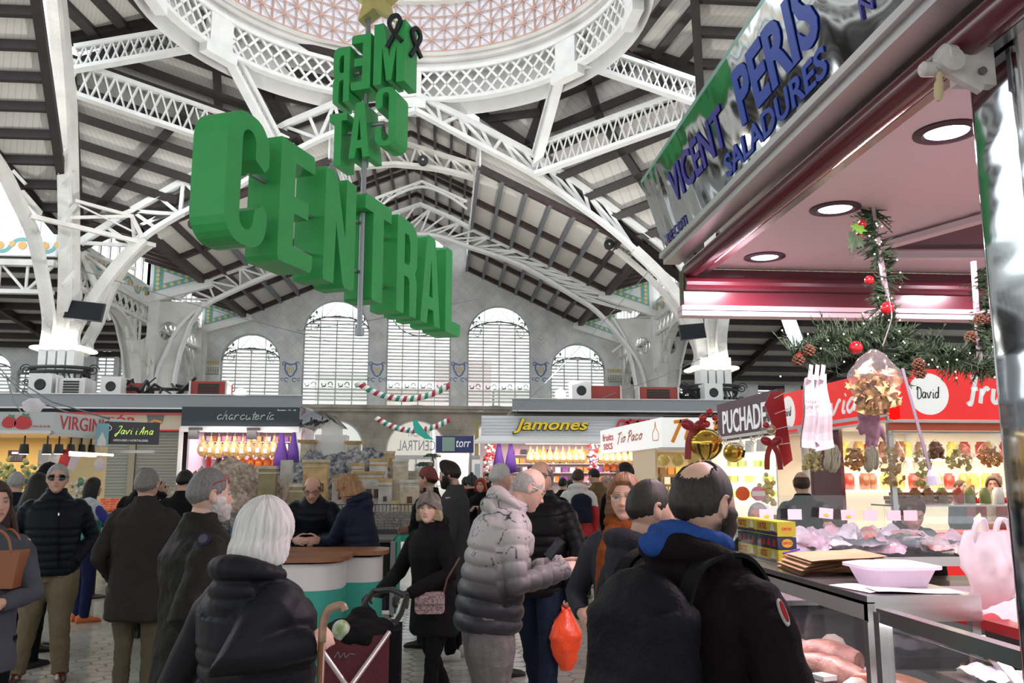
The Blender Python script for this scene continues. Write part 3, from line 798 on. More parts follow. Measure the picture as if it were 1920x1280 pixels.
tb2 = lambda u,w: tband(u,w)+(RC+Vector((0,0,tband(u,w).z))-tband(u,w)).normalized()*0.05
for k in range(nseg):
    for j in range(rows):
        u0,u1,um = k/nseg,(k+1)/nseg,(k+0.5)/nseg; w0,w1,wm = j/rows,(j+1)/rows,(j+0.5)/rows
        for p,q in (((u0,w0),(u1,w1)),((u0,w1),(u1,w0)),((u0,wm),(u1,wm)),((u0,w0),(u1,w0))):
            mb.beam(tb2(*p),tb2(*q),0.03,0.035)
        mb.beam(tb2(u0,w0),tb2(u0,w1),0.04,0.06,up=(0,1,0)); mb.beam(tb2(um,w0),tb2(um,w1),0.04,0.035,up=(0,1,0))
mb.build('terracotta_ribs',mat('terracotta_rib',(0.56,0.34,0.27),0.5),band)
mb = MB()
for r0,z0,r1,z1 in ((TR1+0.02,TZ1,TR1-0.25,TZ1+0.06),(TR1-0.25,TZ1+0.06,TR1-0.2,TZ1+0.35),(TR1-0.2,TZ1+0.35,TR1-0.75,TZ1+0.5),(TR1-0.75,TZ1+0.5,TR1-0.7,TZ1+1.0),(TR1-0.7,TZ1+1.0,TR1-1.2,TZ1+1.2)):
    mb.grid(NS,2,lambda u,w: ringp(r0+(r1-r0)*w,2*PI*u,z0+(z1-z0)*w),True)
structure(mb,'ceiling_dome_upper_cornice',M_plaster)

# lattice beams around the ring
def lat_beam(name,a,b,h,n,w=0.32,sidew=0.05,m=None):
    a = Vector(a); b = Vector(b); u = Vector((0,0,h/2)); mb = MB()
    mb.beam(a-u,b-u,w,0.13); mb.beam(a+u,b+u,w,0.13)
    lattice(mb,lambda t: (a-u).lerp(b-u,t),lambda t: (a+u).lerp(b+u,t),n,0.085,sidew,True)
    off = Vector((b-a)).cross(Vector((0,0,1))).normalized()*0
    structure(mb,name,m or M_iron_white)
R_ = Vector((8.4,26.0,14.1)); N_ = W(1000,312,VP[0]); N2_ = W(540,285,VP[0])
A0 = W(405,78,26.95); M0 = W(125,112,26.8)
bq = lambda p: p
lat_beam('ceiling_lattice_1',W(140,110,27.5),W(395,66,27.3),0.75,15)
lat_beam('ceiling_lattice_2',W(125,142,27.6),N2_,1.05,20)
lat_beam('ceiling_lattice_3',W(430,100,27.5),W(520,270,29.6),0.5,10)
lat_beam('ceiling_lattice_4',W(1052,128,27.2),W(1005,300,29.6),0.5,10)
lat_beam('ceiling_lattice_5',W(1085,100,26.6),W(1318,178,25.9),0.75,15)
lat_beam('ceiling_lattice_6',W(1004,300,29.5),W(1325,185,26.0),1.05,20)
# roof panels
def panel(name,tri3,beams,bw=0.28,bh=0.3,mbm=M_beam):
    a,b,c = [Vector(p) for p in tri3]; mb = MB(); tri(mb,a,b,c,0.08); root = structure(mb,name,M_board)
    n = (b-a).cross(c-a).normalized(); n = n if n.z < 0 else -n
    d = MB()
    for p,q in beams: d.beam(Vector(p)+n*0.2,Vector(q)+n*0.2,bw,bh,up=n)
    for p,q in ((a,b),(b,c),(c,a)): d.beam(p+n*0.12,q+n*0.12,0.34,0.3,up=n)
    d.build('dark_purlins',mbm,root)
def sub(a,b,c,n,extra=()):            # n purlins parallel to ab, running towards c
    a,b,c = Vector(a),Vector(b),Vector(c); out = []
    for k in range(1,n): t = k/n; out.append((a.lerp(c,t),b.lerp(c,t)))
    return out+[(Vector(p),Vector(q)) for p,q in extra]
up_ = Vector((0,0,0.55))
# left corner, below lattice M-N'
a,b,c = W(128,140,28.0)+up_,W(560,290,30.2)+up_,W(150,462,30.4)
panel('ceiling_corner_left',(a,b,c),sub(a,b,c,7,[(a.lerp(b,0.52),c.lerp(a,0.1))]))
a,b,c = W(1320,185,26.6)+up_,W(1000,318,30.2)+up_,W(1330,560,30.6)
panel('ceiling_corner_right',(a,b,c),sub(a,b,c,7,[(a.lerp(b,0.55),c.lerp(a,0.1))]))
# between ring node and the lattice beams
a,b,c = W(120,158,28.6)+up_,W(570,312,30.8)+up_,W(400,55,28.6)+up_
panel('ceiling_inner_left',(a,b,c),sub(a,b,c,4,[(a.lerp(b,0.62),c)]))
a,b,c = W(1330,205,27.4)+up_,W(990,338,30.8)+up_,W(1075,85,28.4)+up_
panel('ceiling_inner_right',(a,b,c),sub(a,b,c,4,[(a.lerp(b,0.55),c)]))
# triangles beside the apex C
a,b,c = W(445,90,28.9)+up_,W(545,262,30.4)+up_,W(800,170,30.6)+up_
panel('ceiling_apex_left',(a,b,c),sub(a,c,b,3))
a,b,c = W(1062,110,28.9)+up_,W(992,300,30.4)+up_,W(775,150,30.8)+up_
panel('ceiling_apex_right',(a,b,c),sub(a,c,b,3))
# outer triangles above, towards the transepts
a,b,c = W(118,100,27.6)+up_,W(400,45,27.9)+up_,W(60,-420,20)
panel('ceiling_transept_left',(a,b,c),sub(b,c,a,5))
a,b,c = W(1322,160,27.6)+up_,W(1090,80,27.9)+up_,W(1420,-420,20)
panel('ceiling_transept_right',(a,b,c),sub(b,c,a,5))
# transept slopes (purlins run across)
def slope(name,quad4,npur,nraf=3,bm=M_beam):
    a,b,c,d = [Vector(p) for p in quad4]; mb = MB(); quad(mb,a,b,c,d,0.08); root = structure(mb,name,M_board)
    dk = MB()
    for k in range(npur+1): t = k/npur; dk.beam(a.lerp(d,t)-Vector((0,0,.15)),b.lerp(c,t)-Vector((0,0,.15)),0.2,0.26)
    for k in range(nraf+1): t = k/nraf; dk.beam(a.lerp(b,t)-Vector((0,0,.2)),d.lerp(c,t)-Vector((0,0,.2)),0.24,0.3)
    dk.build('dark_purlins',bm,root)
slope('ceiling_west_slope',(Vector((-12.85,29.4,10.2)),Vector((-13.2,29.4,10.2)),Vector((-15.7,18,15.8)),Vector((-9.75,18,15.8))),12,1)
slope('ceiling_east_slope',(Vector((9.9,30.4,10.0)),Vector((30.0,30.4,10.0)),Vector((30,19,15.6)),Vector((6.0,19,15.6))),12,5)
# gable boards between the nave roof and the face truss
mb = MB()
for s_ in (-1,1):
    pts_ = [(XC+s_*2.72,13.1),(XC+s_*2.72,15.7),(XC+s_*4.6,14.5),(XC+s_*6.8,12.6),(XC+s_*8.8,10.6),(XC+s_*8.2,10.7)]
    mb.plate([pts_],0.08,lambda x,z,d=0: B(x,30.42,z)+Vector((0,d,0)))
structure(mb,'wall_crossing_gable',M_board)
# the unseen near half of the hall: roof, side walls and back wall that shade the floor
mb = MB()
quad(mb,(-30,16,12),(30,16,12),(30,-16,12),(-30,-16,12))
structure(mb,'ceiling_near',M_board)
mb = MB(); mb.box((0,-16,4.5),(60,0.4,9)); structure(mb,'wall_near',M_plaster)
for s_,nm_ in ((-1,'left'),(1,'right')): mb = MB(); mb.box((s_*30.3,16,3.2),(0.4,64,6.4)); structure(mb,'wall_side_'+nm_,M_plaster)
# aisle roofs beyond the transept line
slope('ceiling_aisle_left',(Vector((XL-0.4,31,9.7)),Vector((-30,30,9.7)),Vector((-30,44.6,8.1)),Vector((XL-0.4,45.2,8.1))),9,3)
slope('ceiling_aisle_right',(Vector((XR+0.4,31.8,9.7)),Vector((32,32.6,9.7)),Vector((32,48,6.9)),Vector((XR+0.4,46.8,6.9))),9,4)
# transept cross frieze and trusses at the aisle edge
for s,x0,x1 in ((-1,XL-0.5,-29.5),(1,XR+0.5,31)):
    y = 30.3+s*0.7; mb = MB()
    mb.beam((x0,y,8.9),(x1,y,8.9),0.3,0.2); mb.beam((x0,y,7.9),(x1,y,7.9),0.25,0.14)
    lattice(mb,lambda t: Vector((x0+(x1-x0)*t,y,7.9)),lambda t: Vector((x0+(x1-x0)*t,y,8.9)),18,0.10,0.08,False)
    structure(mb,'wall_transept_lattice_%s' % ('left' if s < 0 else 'right'),M_iron)
    fz = MB(); fz.box(((x0+x1)/2,y,9.5),(abs(x1-x0),0.16,0.7)); root = structure(fz,'trim_transept_frieze_%s' % ('left' if s < 0 else 'right'),M_twhite)
    fx = lambda a_,z,d=0: Vector((a_,y-0.085-d,z)); o1 = MB(); o2 = MB()
    for q in range(22):
        xx = x0+(x1-x0)*(q+0.5)/22
        stroke(o2,[(xx+0.34*math.cos(t),9.5+0.22*math.sin(t)*(1 if q % 2 else -1)) for t in [PI*j/8 for j in range(9)]],0.12,fx,0.01)
        o1.plate([arc2(xx,9.5,0.14,0,2*PI-0.3,9)],0.015,fx); o1.plate([arc2(xx+0.4,9.55,0.1,0,2*PI-0.3,9)],0.015,fx)
    o1.build('orange_fruit_tiles',M_torange,root); o2.build('teal_leaf_tiles',M_tteal,root)
    cs = MB()
    for q in range(26): cs.box((x0+(x1-x0)*q/25,y,10.4),(0.12,0.1,1.3))
    structure(cs,'window_transept_clerestory_%s' % ('left' if s < 0 else 'right'),M_iron_white)
# tie members and spokes behind the left crossing pier, plus their right twin
mb = MB()
def tb(p,q,w=0.12): mb.beam(p,q,w,w)
tb(W(57,405,27),W(290,460,30.4),0.14); tb(W(130,408,28),W(247,405,29.6),0.1); tb(W(140,376,28),W(247,405,29.6),0.1)
tb(W(247,405,29.8),W(268,446,29.8),0.14); tb(W(148,385,28),W(262,440,30),0.05)
for x,y in ((165,475),(195,560),(230,530),(178,545),(152,560),(132,540),(205,600),(255,505)): tb(W(150,470,30.5),W(x,y,31.8),0.1)
tb(W(40,360,27),W(75,400,28),0.15); tb(W(25,320,27.5),W(48,345,27.5),0.1)
structure(mb,'column_tie_rods_left',M_iron)
mb = MB()
for x,y in ((1180,640),(1205,560),(1165,600),(1262,640),(1285,600),(1270,560),(1240,590),(1148,660)): tb(W(1232,592,38.2),W(x,y,38.6),0.1)
for x,y in ((345,560),(320,610),(265,600),(240,640),(330,640),(368,600)): tb(W(285,560,38.2),W(x,y,38.6),0.1)
structure(mb,'column_tie_rods_far',M_iron)
# bracket lamps at the wall piers

# ------------------------------------------------------------ hanging green letter sign
M_green = mat('green_foam',(0.032,0.36,0.085),0.55,noise_amt=0.05,noise_scale=3,bump=0.1,bump_scale=80)
M_rod = mat('grey_rod',(0.30,0.31,0.33),0.4,metal=0.6)
def rrect(x0,y0,x1,y1,r,cs='abcd',n=6):
    """rounded rectangle; cs: which corners are round (a=bl b=br c=tr d=tl)"""
    out = []
    for nm,cx,cy,a0 in (('a',x0,y0,PI),('b',x1,y0,1.5*PI),('c',x1,y1,0),('d',x0,y1,0.5*PI)):
        if nm in cs:
            ox = cx+(r if nm in 'ad' else -r); oy = cy+(r if nm in 'ab' else -r)
            out += arc2(ox,oy,r,a0,a0+PI/2,n)
        else: out.append((cx,cy))
    return out
def glyph(ch,w,h):
    t = 0.34*w*1.0; b = 0.15*h; r = 0.42*w
    if ch == 'C':
        o = arc2(r,r,r,PI,1.5*PI,6)+arc2(w-r,r,r,1.5*PI,2*PI,6)+[(w,0.30*h),(w-0.1*w,0.36*h),(w-t+0.04*w,0.30*h)]
        ri = (w-2*t)/2
        o += arc2(w/2,t+ri*0.3,ri,0,-PI,6)+[(t,h-t)]
        o += arc2(w/2,h-t-ri*0.3,ri,PI,0,6)+[(w-t,0.68*h),(w-0.1*w,0.62*h),(w,0.68*h)]+arc2(w-r,h-r,r,0,PI/2,6)+arc2(r,h-r,r,PI/2,PI,6)
        return [o]
    if ch == 'E':
        return [[(0.05*w,0),(0.95*w,0),(w,0.04*h),(w,b),(0.42*w,b),(0.42*w,0.43*h),(0.84*w,0.43*h),(0.84*w,0.57*h),(0.42*w,0.57*h),(0.42*w,h-b),(w,h-b),(w,h-0.04*h),(0.95*w,h),(0,h),(0,0.04*h)]]
    if ch == 'N':
        return [[(0.03*w,0),(0.33*w,0),(0.36*w,0.56*h),(0.62*w,0.03*h),(0.68*w,0),(0.95*w,0),(w,0.03*h),(w,h),(0.67*w,h),(0.66*w,0.45*h),(0.36*w,0.96*h),(0.3*w,h),(0,h),(0,0.03*h)]]
    if ch == 'T':
        return [[(0.30*w,0.02*h),(0.33*w,0),(0.70*w,0),(0.70*w,h-b),(w,h-b),(w,h),(0.04*w,h),(0,h-0.03*h),(0,h-b),(0.30*w,h-b)]]
    if ch == 'R':
        o = [(0,0),(0.36*w,0),(0.36*w,0.40*h)]+arc2(0.50*w,0.33*h,0.13*w,PI/2,0,4,0.07*h)+[(0.64*w,0),(0.98*w,0),(w,0.36*h),(0.90*w,0.47*h),(w,0.56*h),(w,0.80*h)]+arc2(w-r,h-r*0.7,r,0,PI/2,6,r*0.7)+[(0,h)]
        return [o,[(0.36*w,0.53*h),(0.56*w,0.53*h),(0.64*w,0.58*h),(0.64*w,0.78*h),(0.56*w,0.85*h),(0.36*w,0.85*h)]]
    if ch == 'A':
        return [[(0,0),(0.32*w,0),(0.38*w,0.17*h),(0.64*w,0.17*h),(0.70*w,0),(w,0),(0.72*w,0.97*h),(0.66*w,h),(0.34*w,h),(0.28*w,0.97*h)],[(0.42*w,0.31*h),(0.60*w,0.31*h),(0.51*w,0.74*h)]]
    if ch == 'L':
        return [[(0.05*w,0),(0.95*w,0),(w,0.03*h),(w,b),(0.42*w,b),(0.42*w,h-0.03*h),(0.38*w,h),(0.04*w,h),(0,h-0.03*h),(0,0.03*h)]]
    if ch == 'M':
        return [[(0,0),(0.26*w,0),(0.27*w,0.6*h),(0.42*w,0.05*h),(0.58*w,0.05*h),(0.73*w,0.6*h),(0.74*w,0),(w,0),(w,h),(0.70*w,h),(0.5*w,0.42*h),(0.30*w,h),(0,h)]]
L_ = math.hypot(2.96,7.2); e1 = Vector((2.96/L_,7.2/L_,0)); n1 = Vector((e1.y,-e1.x,0)); o1_ = Vector((-2.76,10.5,0))
pole = o1_+e1*3.95
sign = empty('hanging_letter_sign',pole+Vector((0,0,4.2)),'large green three-dimensional letter sign hanging under the dome, topped by a gold star','sign')
spans = [('C',0.0,0.92),('E',1.20,2.10),('N',2.42,3.40),('T',3.72,4.72),('R',4.98,5.86),('A',6.05,7.02),('L',7.30,8.14)]
for ch,s0,s1 in spans:
    f = lambda x,y,d=0: o1_+e1*(s0+x)+Vector((0,0,4.62+y))-n1*d
    MB().plate(glyph(ch,s1-s0,1.78),0.52,f).build('letter',M_green,sign)
g1 = Vector((e1.y,-e1.x,0)); m1 = Vector((-e1.x,-e1.y,0))      # second board faces the camera's left
for ch,q0,q1,z0,h in (('M',0.06,0.65,8.32,1.12),('E',-0.37,0.0,8.28,1.02),('R',-0.72,-0.40,8.10,1.02),('C',0.12,0.50,7.2,1.05),('A',-0.37,0.02,7.05,1.0),('T',-0.76,-0.42,6.95,0.95)):
    w = q1-q0                                                       # seen from behind: mirrored
    f = lambda x,y,d=0: pole+g1*(q1-x)+Vector((0,0,z0+y))-m1*(d)+m1*0.20
    MB().plate(glyph(ch,w,h),0.50,f).build('letter',M_green,sign)
pc = pole-n1*0.17; mb = MB(); mb.tube([pc+Vector((0,0,4.1)),pc+Vector((0,0,10.1))],0.045,10); mb.tube([pc+Vector((0,0,10.3)),pc+Vector((0,0,19))],0.012,5); mb.tube([pc+Vector((0,0,4.0)),pc+Vector((0,0,4.12))],0.08,10)
mb.build('pole',M_rod,sign)
for s0,s1,z in ((0.8,1.4,5.75),(0.8,1.35,4.95),(1.95,2.6,5.6),(1.95,2.6,5.0),(3.3,3.95,5.95),(3.3,3.95,5.1),(4.45,5.1,5.95),(4.3,5.0,5.05),(5.7,6.4,5.9),(5.7,6.2,4.95),(6.7,7.4,5.85),(6.9,7.4,4.85)):
    mb = MB(); mb.beam(o1_+e1*s0-n1*0.25+Vector((0,0,z)),o1_+e1*s1-n1*0.25+Vector((0,0,z)),0.05,0.05); mb.build('connecting_rod',M_rod,sign)
for q0,q1,z in ((-0.45,-0.3,8.7),(-0.05,0.2,8.95),(-0.5,-0.3,7.6),(-0.05,0.2,7.7)):
    mb = MB(); mb.tube([pole+g1*q0+Vector((0,0,z)),pole+g1*q1+Vector((0,0,z))],0.04,8); mb.build('connecting_rod',M_rod,sign)
star = []
for k in range(10):
    a = PI/2+k*PI/5; r = 0.50 if k % 2 == 0 else 0.22; star.append((r*math.cos(a),r*math.sin(a)))
f = lambda x,y,d=0: pole+g1*x+Vector((0,0,10.02+y))-m1*(d-0.15)
MB().plate([star],0.3,f).build('star',mat('gold_star',(0.50,0.43,0.15),0.5,noise_amt=0.08),sign)
def ribbon(org,ux,uy,s):
    mb = MB(); pts = bez([(-0.16,-0.30),(0.02,0.0),(0.12,0.2),(0.08,0.33),(0.0,0.36),(-0.08,0.33),(-0.12,0.2),(-0.02,0.0),(0.16,-0.22)],6)
    ff = frame_f(org,ux,uy); stroke(mb,[(p[0]*s,p[1]*s) for p in pts],0.085*s,ff,0.05); return mb
ribbon(pole+g1*0.46+m1*0.20+Vector((0,0,9.22)),g1,Vector((0,0,1)),0.85).build('black_ribbon',mat('black_ribbon',(0.015,0.015,0.022),0.4),sign)
ribbon(pole+g1*0.70-m1*0.10+Vector((0,0,9.10)),-m1*0.9+g1*0.3,Vector((0,0,1)),0.85).build('black_ribbon',MATS['black_ribbon'],sign)

# ------------------------------------------------------------ people: builder
def remesh(mb,voxel,smooth_it=2,wrinkle=0.0,wsize=0.12,adapt=0.0):
    me = bpy.data.meshes.new('tmp'); me.from_pydata(mb.v,[],mb.f)
    bm = bmesh.new(); bm.from_mesh(me); bmesh.ops.recalc_face_normals(bm,faces=bm.faces); bm.to_mesh(me); bm.free()
    o = bpy.data.objects.new('tmp',me); COL.objects.link(o)
    m = o.modifiers.new('r','REMESH'); m.mode = 'VOXEL'; m.voxel_size = voxel; m.adaptivity = adapt
    if smooth_it: s = o.modifiers.new('s','SMOOTH'); s.factor = 0.5; s.iterations = smooth_it
    if wrinkle:
        t = bpy.data.textures.get('folds%g' % wsize) or bpy.data.textures.new('folds%g' % wsize,'CLOUDS'); t.noise_scale = wsize; t.noise_depth = 2
        d = o.modifiers.new('d','DISPLACE'); d.texture = t; d.strength = wrinkle; d.mid_level = 0.5; d.texture_coords = 'LOCAL'
    dg = bpy.context.evaluated_depsgraph_get(); res = bpy.data.meshes.new_from_object(o.evaluated_get(dg))
    bpy.data.objects.remove(o); bpy.data.meshes.remove(me)
    return res
def getv(me):
    a = np.empty(len(me.vertices)*3,np.float32); me.vertices.foreach_get('co',a); return a.reshape(-1,3)
def setv(me,a): me.vertices.foreach_set('co',a.astype(np.float32).ravel()); me.update()
def getn(me):
    a = np.empty(len(me.vertices)*3,np.float32); me.vertex_normals.foreach_get('vector',a); return a.reshape(-1,3)
def paint(me,cols):
    at = me.color_attributes.new('Col','FLOAT_COLOR','POINT')
    c = np.ones((len(me.vertices),4),np.float32); c[:,:3] = cols; at.data.foreach_set('color',c.ravel())
def finish(me,name,m,parent=None,smooth=True):
    me.name = name; me.materials.clear(); me.materials.append(m)
    if smooth: me.polygons.foreach_set('use_smooth',[True]*len(me.polygons))
    o = bpy.data.objects.new(name,me); COL.objects.link(o)
    if parent is not None: o.parent = parent
    return o
def sstep(a,b,x): t = np.clip((x-a)/(b-a),0,1); return t*t*(3-2*t)
def headform(D,fem=0.0,fat=0.0):
    """unit directions (n,3) -> head surface, local: x right, y forward, z up, origin mid-head"""
    x,y,z = D[:,0].copy(),D[:,1].copy(),D[:,2].copy()
    X = x*0.077*(1+0.12*fat); Y = y*0.097; Z = z*0.118
    t = np.clip(-Z/0.115,0,1)
    X *= 1-(0.30-0.22*fat+0.05*fem)*t**1.6
    front = sstep(-0.1,0.35,y)
    Y = np.where(Y < 0,Y*(1-0.50*t),Y)
    Y += 0.050*t**1.3*sstep(-0.6,0.3,y)
    Y = np.where(Y > 0.06,0.06+(Y-0.06)*0.75,Y)
    X *= 1+0.05*sstep(0,0.6,z)*sstep(0.2,-0.4,y)
    g = lambda x0,z0,sx,sz: np.exp(-((X-x0)/sx)**2-((Z-z0)/sz)**2)
    f = 0.015*g(0,-0.002,0.009,0.022)+0.024*g(0,-0.026,0.012,0.011)+0.007*(g(0.013,-0.031,0.008,0.007)+g(-0.013,-0.031,0.008,0.007))
    f += -0.011*(g(0.032,0.010,0.017,0.011)+g(-0.032,0.010,0.017,0.011))
    f += (0.007-0.004*fem)*(g(0.027,0.030,0.022,0.008)+g(-0.027,0.030,0.022,0.008))
    f += 0.006*g(0,-0.058,0.021,0.011)-0.004*g(0,-0.058,0.023,0.003)-0.004*g(0,-0.075,0.02,0.006)+0.008*g(0,-0.096,0.018,0.014)
    f += 0.005*(g(0.045,-0.018,0.02,0.02)+g(-0.045,-0.018,0.02,0.02))
    Y = Y+f*front
    return np.stack([X,Y,Z],1)
def sphere_dirs(nu,nv):
    th = np.linspace(0,PI,nv); ph = np.linspace(0,2*PI,nu,endpoint=False)+PI/2
    T,P = np.meshgrid(th,ph,indexing='ij')
    D = np.stack([np.sin(T)*np.cos(P),np.sin(T)*np.sin(P),np.cos(T)],-1).reshape(-1,3)
    F = [(j*nu+i,j*nu+(i+1) % nu,(j+1)*nu+(i+1) % nu,(j+1)*nu+i) for j in range(nv-1) for i in range(nu)]
    return D,F
NOI = {}
def vnoise(P,sc,seed=0):                # value noise in numpy
    Q = P*sc; I = np.floor(Q).astype(np.int64); Fq = Q-I; Fq = Fq*Fq*(3-2*Fq); out = 0
    for dx in (0,1):
        for dy in (0,1):
            for dz in (0,1):
                h = ((I[:,0]+dx)*73856093 ^ (I[:,1]+dy)*19349663 ^ (I[:,2]+dz)*83492791 ^ (seed*2654435761)) & 0xffffff
                h = (h*1103515245+12345) & 0x7fffffff
                v = (h % 10007)/10007.0
                w = (Fq[:,0] if dx else 1-Fq[:,0])*(Fq[:,1] if dy else 1-Fq[:,1])*(Fq[:,2] if dz else 1-Fq[:,2])
                out = out+v*w
    return out
def hair_mesh(style,fem=0,fat=0,seed=0,nu=96,nv=72):
    D,F = sphere_dirs(nu,nv); H = headform(D,0,fat); x,y,z = D[:,0],D[:,1],D[:,2]
    X,Y,Z = H[:,0],H[:,1],H[:,2]; ph = np.arctan2(x,y)     # 0 = front
    ap = np.abs(ph)
    # hairline: lowest z (of direction) that is still covered, by angle from the front
    def line(zf,zt,ze,zb):             # front, temple, ear, back
        return np.interp(ap,[0,0.55,0.95,1.45,1.9,PI],[zf,zf-0.02,zt,ze,(ze+zb)/2,zb])
    rough_l = vnoise(D*11,1.0,seed+8)
    N = vnoise(np.stack([ph*9+3*z,z*2,ph*0],1),1.0,seed)*0.6+vnoise(np.stack([ph*26+6*z,z*4,ph*0],1),1.0,seed+3)*0.4
    fine = vnoise(D*14,1.0,seed+5)
    if style == 'short': L = line(0.60,0.25,-0.02,-0.36); thick = 0.011
    elif style == 'cropped': L = line(0.62,0.30,-0.02,-0.36); thick = 0.006
    elif style == 'receding': L = line(0.86,0.30,0.0,-0.36); thick = 0.009
    elif style == 'bald': L = line(1.0,0.42,-0.05,-0.42); L = np.where(ap > 2.0,0.62,np.interp(ap,[0,1.0,1.4,2.0],[2,0.5,0.38,0.62])); thick = 0.005
    elif style == 'crown': L = line(0.60,0.28,-0.02,-0.36); thick = 0.006
    elif style == 'quiff': L = line(0.58,0.30,-0.12,-0.45); thick = 0.014+0.028*sstep(0.3,0.9,z)*sstep(-0.3,0.6,y)
    elif style == 'bob': L = line(0.62,0.16,-0.75,-0.95); thick = 0.024
    elif style == 'curly': L = line(0.50,0.1,-0.55,-0.85); thick = 0.036
    elif style == 'long': L = line(0.55,0.10,-1.0,-1.1); thick = 0.016
    elif style == 'tied': L = line(0.62,0.30,0.0,-0.5); thick = 0.008
    if style in ('short','cropped','crown','receding','bald','quiff'): L = L+0.10*(rough_l-0.5)
    if style == 'bald': cover = sstep(0,0.1,L-z)*sstep(-0.02,0.06,z-line(2,0.25,-0.18,-0.5))
    else: cover = sstep(-0.03,0.05,z-L)
    if style == 'crown': cover = cover*sstep(0.42,0.62,np.sqrt((x-0.10)**2+(y+0.34)**2+(z-0.93)**2)+0.25*(N-0.5))
    out = H.copy()
    dirn = D/np.linalg.norm(D,axis=1,keepdims=True)
    amp = {'curly': 0.6,'bob': 0.28}.get(style,0.3)
    T = thick*(1-amp/2+amp*N)
    if style in ('short','cropped','receding','quiff','tied','crown'): T = T*(0.25+0.75*sstep(-0.02,0.35,z-L))
    if style == 'curly': T = thick*(0.55+0.75*vnoise(D*6.5,1.0,seed)+0.3*fine)
    out = H*0.93+0 if True else out
    full = H+dirn*T[:,None]
    if style in ('bob','curly','long'):
        drop = {'bob': 0.020,'curly': 0.012,'long': 0.13}[style]; az = np.clip(-z,0,1)
        rho = (0.083+thick*(0.75+amp*(N-0.5)))*(1-sstep(0.80,1.0,az)*0.9)*(1+0.10*np.sin(PI*az)*(style != 'long'))
        low = np.stack([rho*np.sin(ph),-0.012+rho*1.16*np.cos(ph),-(0.115+drop)*az**0.9],1)
        w = sstep(0.12,-0.25,z)[:,None]; full = full*(1-w)+low*w
    out = out*(1-cover[:,None])+full*cover[:,None]
    return out,F
def hat_mesh(kind,nu=96,nv=48):
    D,F = sphere_dirs(nu,nv); H = headform(D); z = D[:,2]; ph = np.arctan2(D[:,0],D[:,1])
    if kind == 'beanie':
        L = 0.30+0.25*np.cos(ph)*1.0; L = np.interp(np.abs(ph),[0,1.2,PI],[0.38,-0.05,-0.45])
        cover = sstep(-0.02,0.03,z-L); cuff = sstep(0.42,0.36,z-L)
        T = 0.016+0.012*cuff+0.0035*np.sin(ph*44); full = H+D*T[:,None]; full[:,:2] *= (1+0.20*sstep(0.15,0.8,z))[:,None]; full[:,2] += 0.006*sstep(0.5,1,z)
    else:
        L = np.interp(np.abs(ph),[0,1.2,PI],[0.42,0.25,-0.05]); cover = sstep(-0.02,0.03,z-L)
        T = 0.014+0.0015*(np.abs(np.sin(ph*3)) < 0.05); full = H+D*T[:,None]; full[:,2] += 0.012*sstep(0.4,0.9,z)
    out = H*0.93*(1-cover[:,None])+full*cover[:,None]
    return out,F,L
def finger(mb,base,d,nrm,lens,r,curl):
    p = Vector(base); d = Vector(d).normalized(); nrm = Vector(nrm).normalized(); ax = d.cross(nrm).normalized(); pts = [p-d*0.012]; rad = [r]
    pts.append(p.copy()); rad.append(r)
    for k,l in enumerate(lens):
        R = Matrix.Rotation(-curl*(1.0 if k else 0.7),3,ax); d = (R @ d).normalized(); nrm = (R @ nrm)
        p = p+d*l; pts.append(p.copy()); rad.append(r*(0.93-0.08*k))
    mb.tube(pts,rad,8); mb.ball(pts[-1],rad[-1]*0.98,8,6)
def hand(mb,wrist,d,nrm,side,curl=0.5,sc=1.0,thumb_curl=0.4):
    """nrm: back of the hand; side +1 thumb towards d x nrm"""
    wrist = Vector(wrist); d = Vector(d).normalized(); nrm = Vector(nrm); nrm = (nrm-d*nrm.dot(d)).normalized(); s = d.cross(nrm).normalized()*side
    R = Matrix((s,d,nrm)).transposed()
    mb.ball(wrist+d*0.045*sc,1,12,8,(0.040*sc,0.055*sc,0.017*sc),R)
    mb.tube([wrist-d*0.03,wrist+d*0.03*sc],[0.027*sc,0.025*sc],10)
    for k,(off,l,r) in enumerate(((0.028,0.94,0.0092),(0.0095,1.03,0.0095),(-0.009,0.97,0.0090),(-0.027,0.78,0.0080))):
        finger(mb,wrist+d*(0.088-0.004*abs(k-1))*sc+s*off*sc,d+s*(0.10-0.07*k),nrm,(0.040*l*sc,0.026*l*sc,0.020*l*sc),r*sc,curl*(1+0.08*k))
    finger(mb,wrist+d*0.022*sc+s*0.028*sc-nrm*0.006*sc,(d*0.55+s*0.85-nrm*0.25),nrm+s*0.5,(0.036*sc,0.030*sc,0.024*sc),0.0108*sc,thumb_curl)
SKIN = [(0.52,0.31,0.23),(0.58,0.36,0.27),(0.46,0.26,0.19),(0.62,0.40,0.31)]
M_skin = vcol_mat('skin',0.48,0.4,sss=0.05,bump=0.08,bump_scale=150)
M_hairv = vcol_mat('hair',0.55,0.3)
M_eye = vcol_mat('eye',0.15,0.6)
M_spec = mat('dark_spectacle_frame',(0.02,0.02,0.022),0.3); M_lens = clear_mat('spectacle_lens',(0.92,0.94,0.95),0.12)
def fabric(name,col,rough=0.8,bump=0.25,bs=90,**k): return mat(name,tuple(c*0.52 for c in col),rough,bump=bump,bump_scale=bs,spec=0.12,noise_amt=0.08,noise_scale=4,**k)
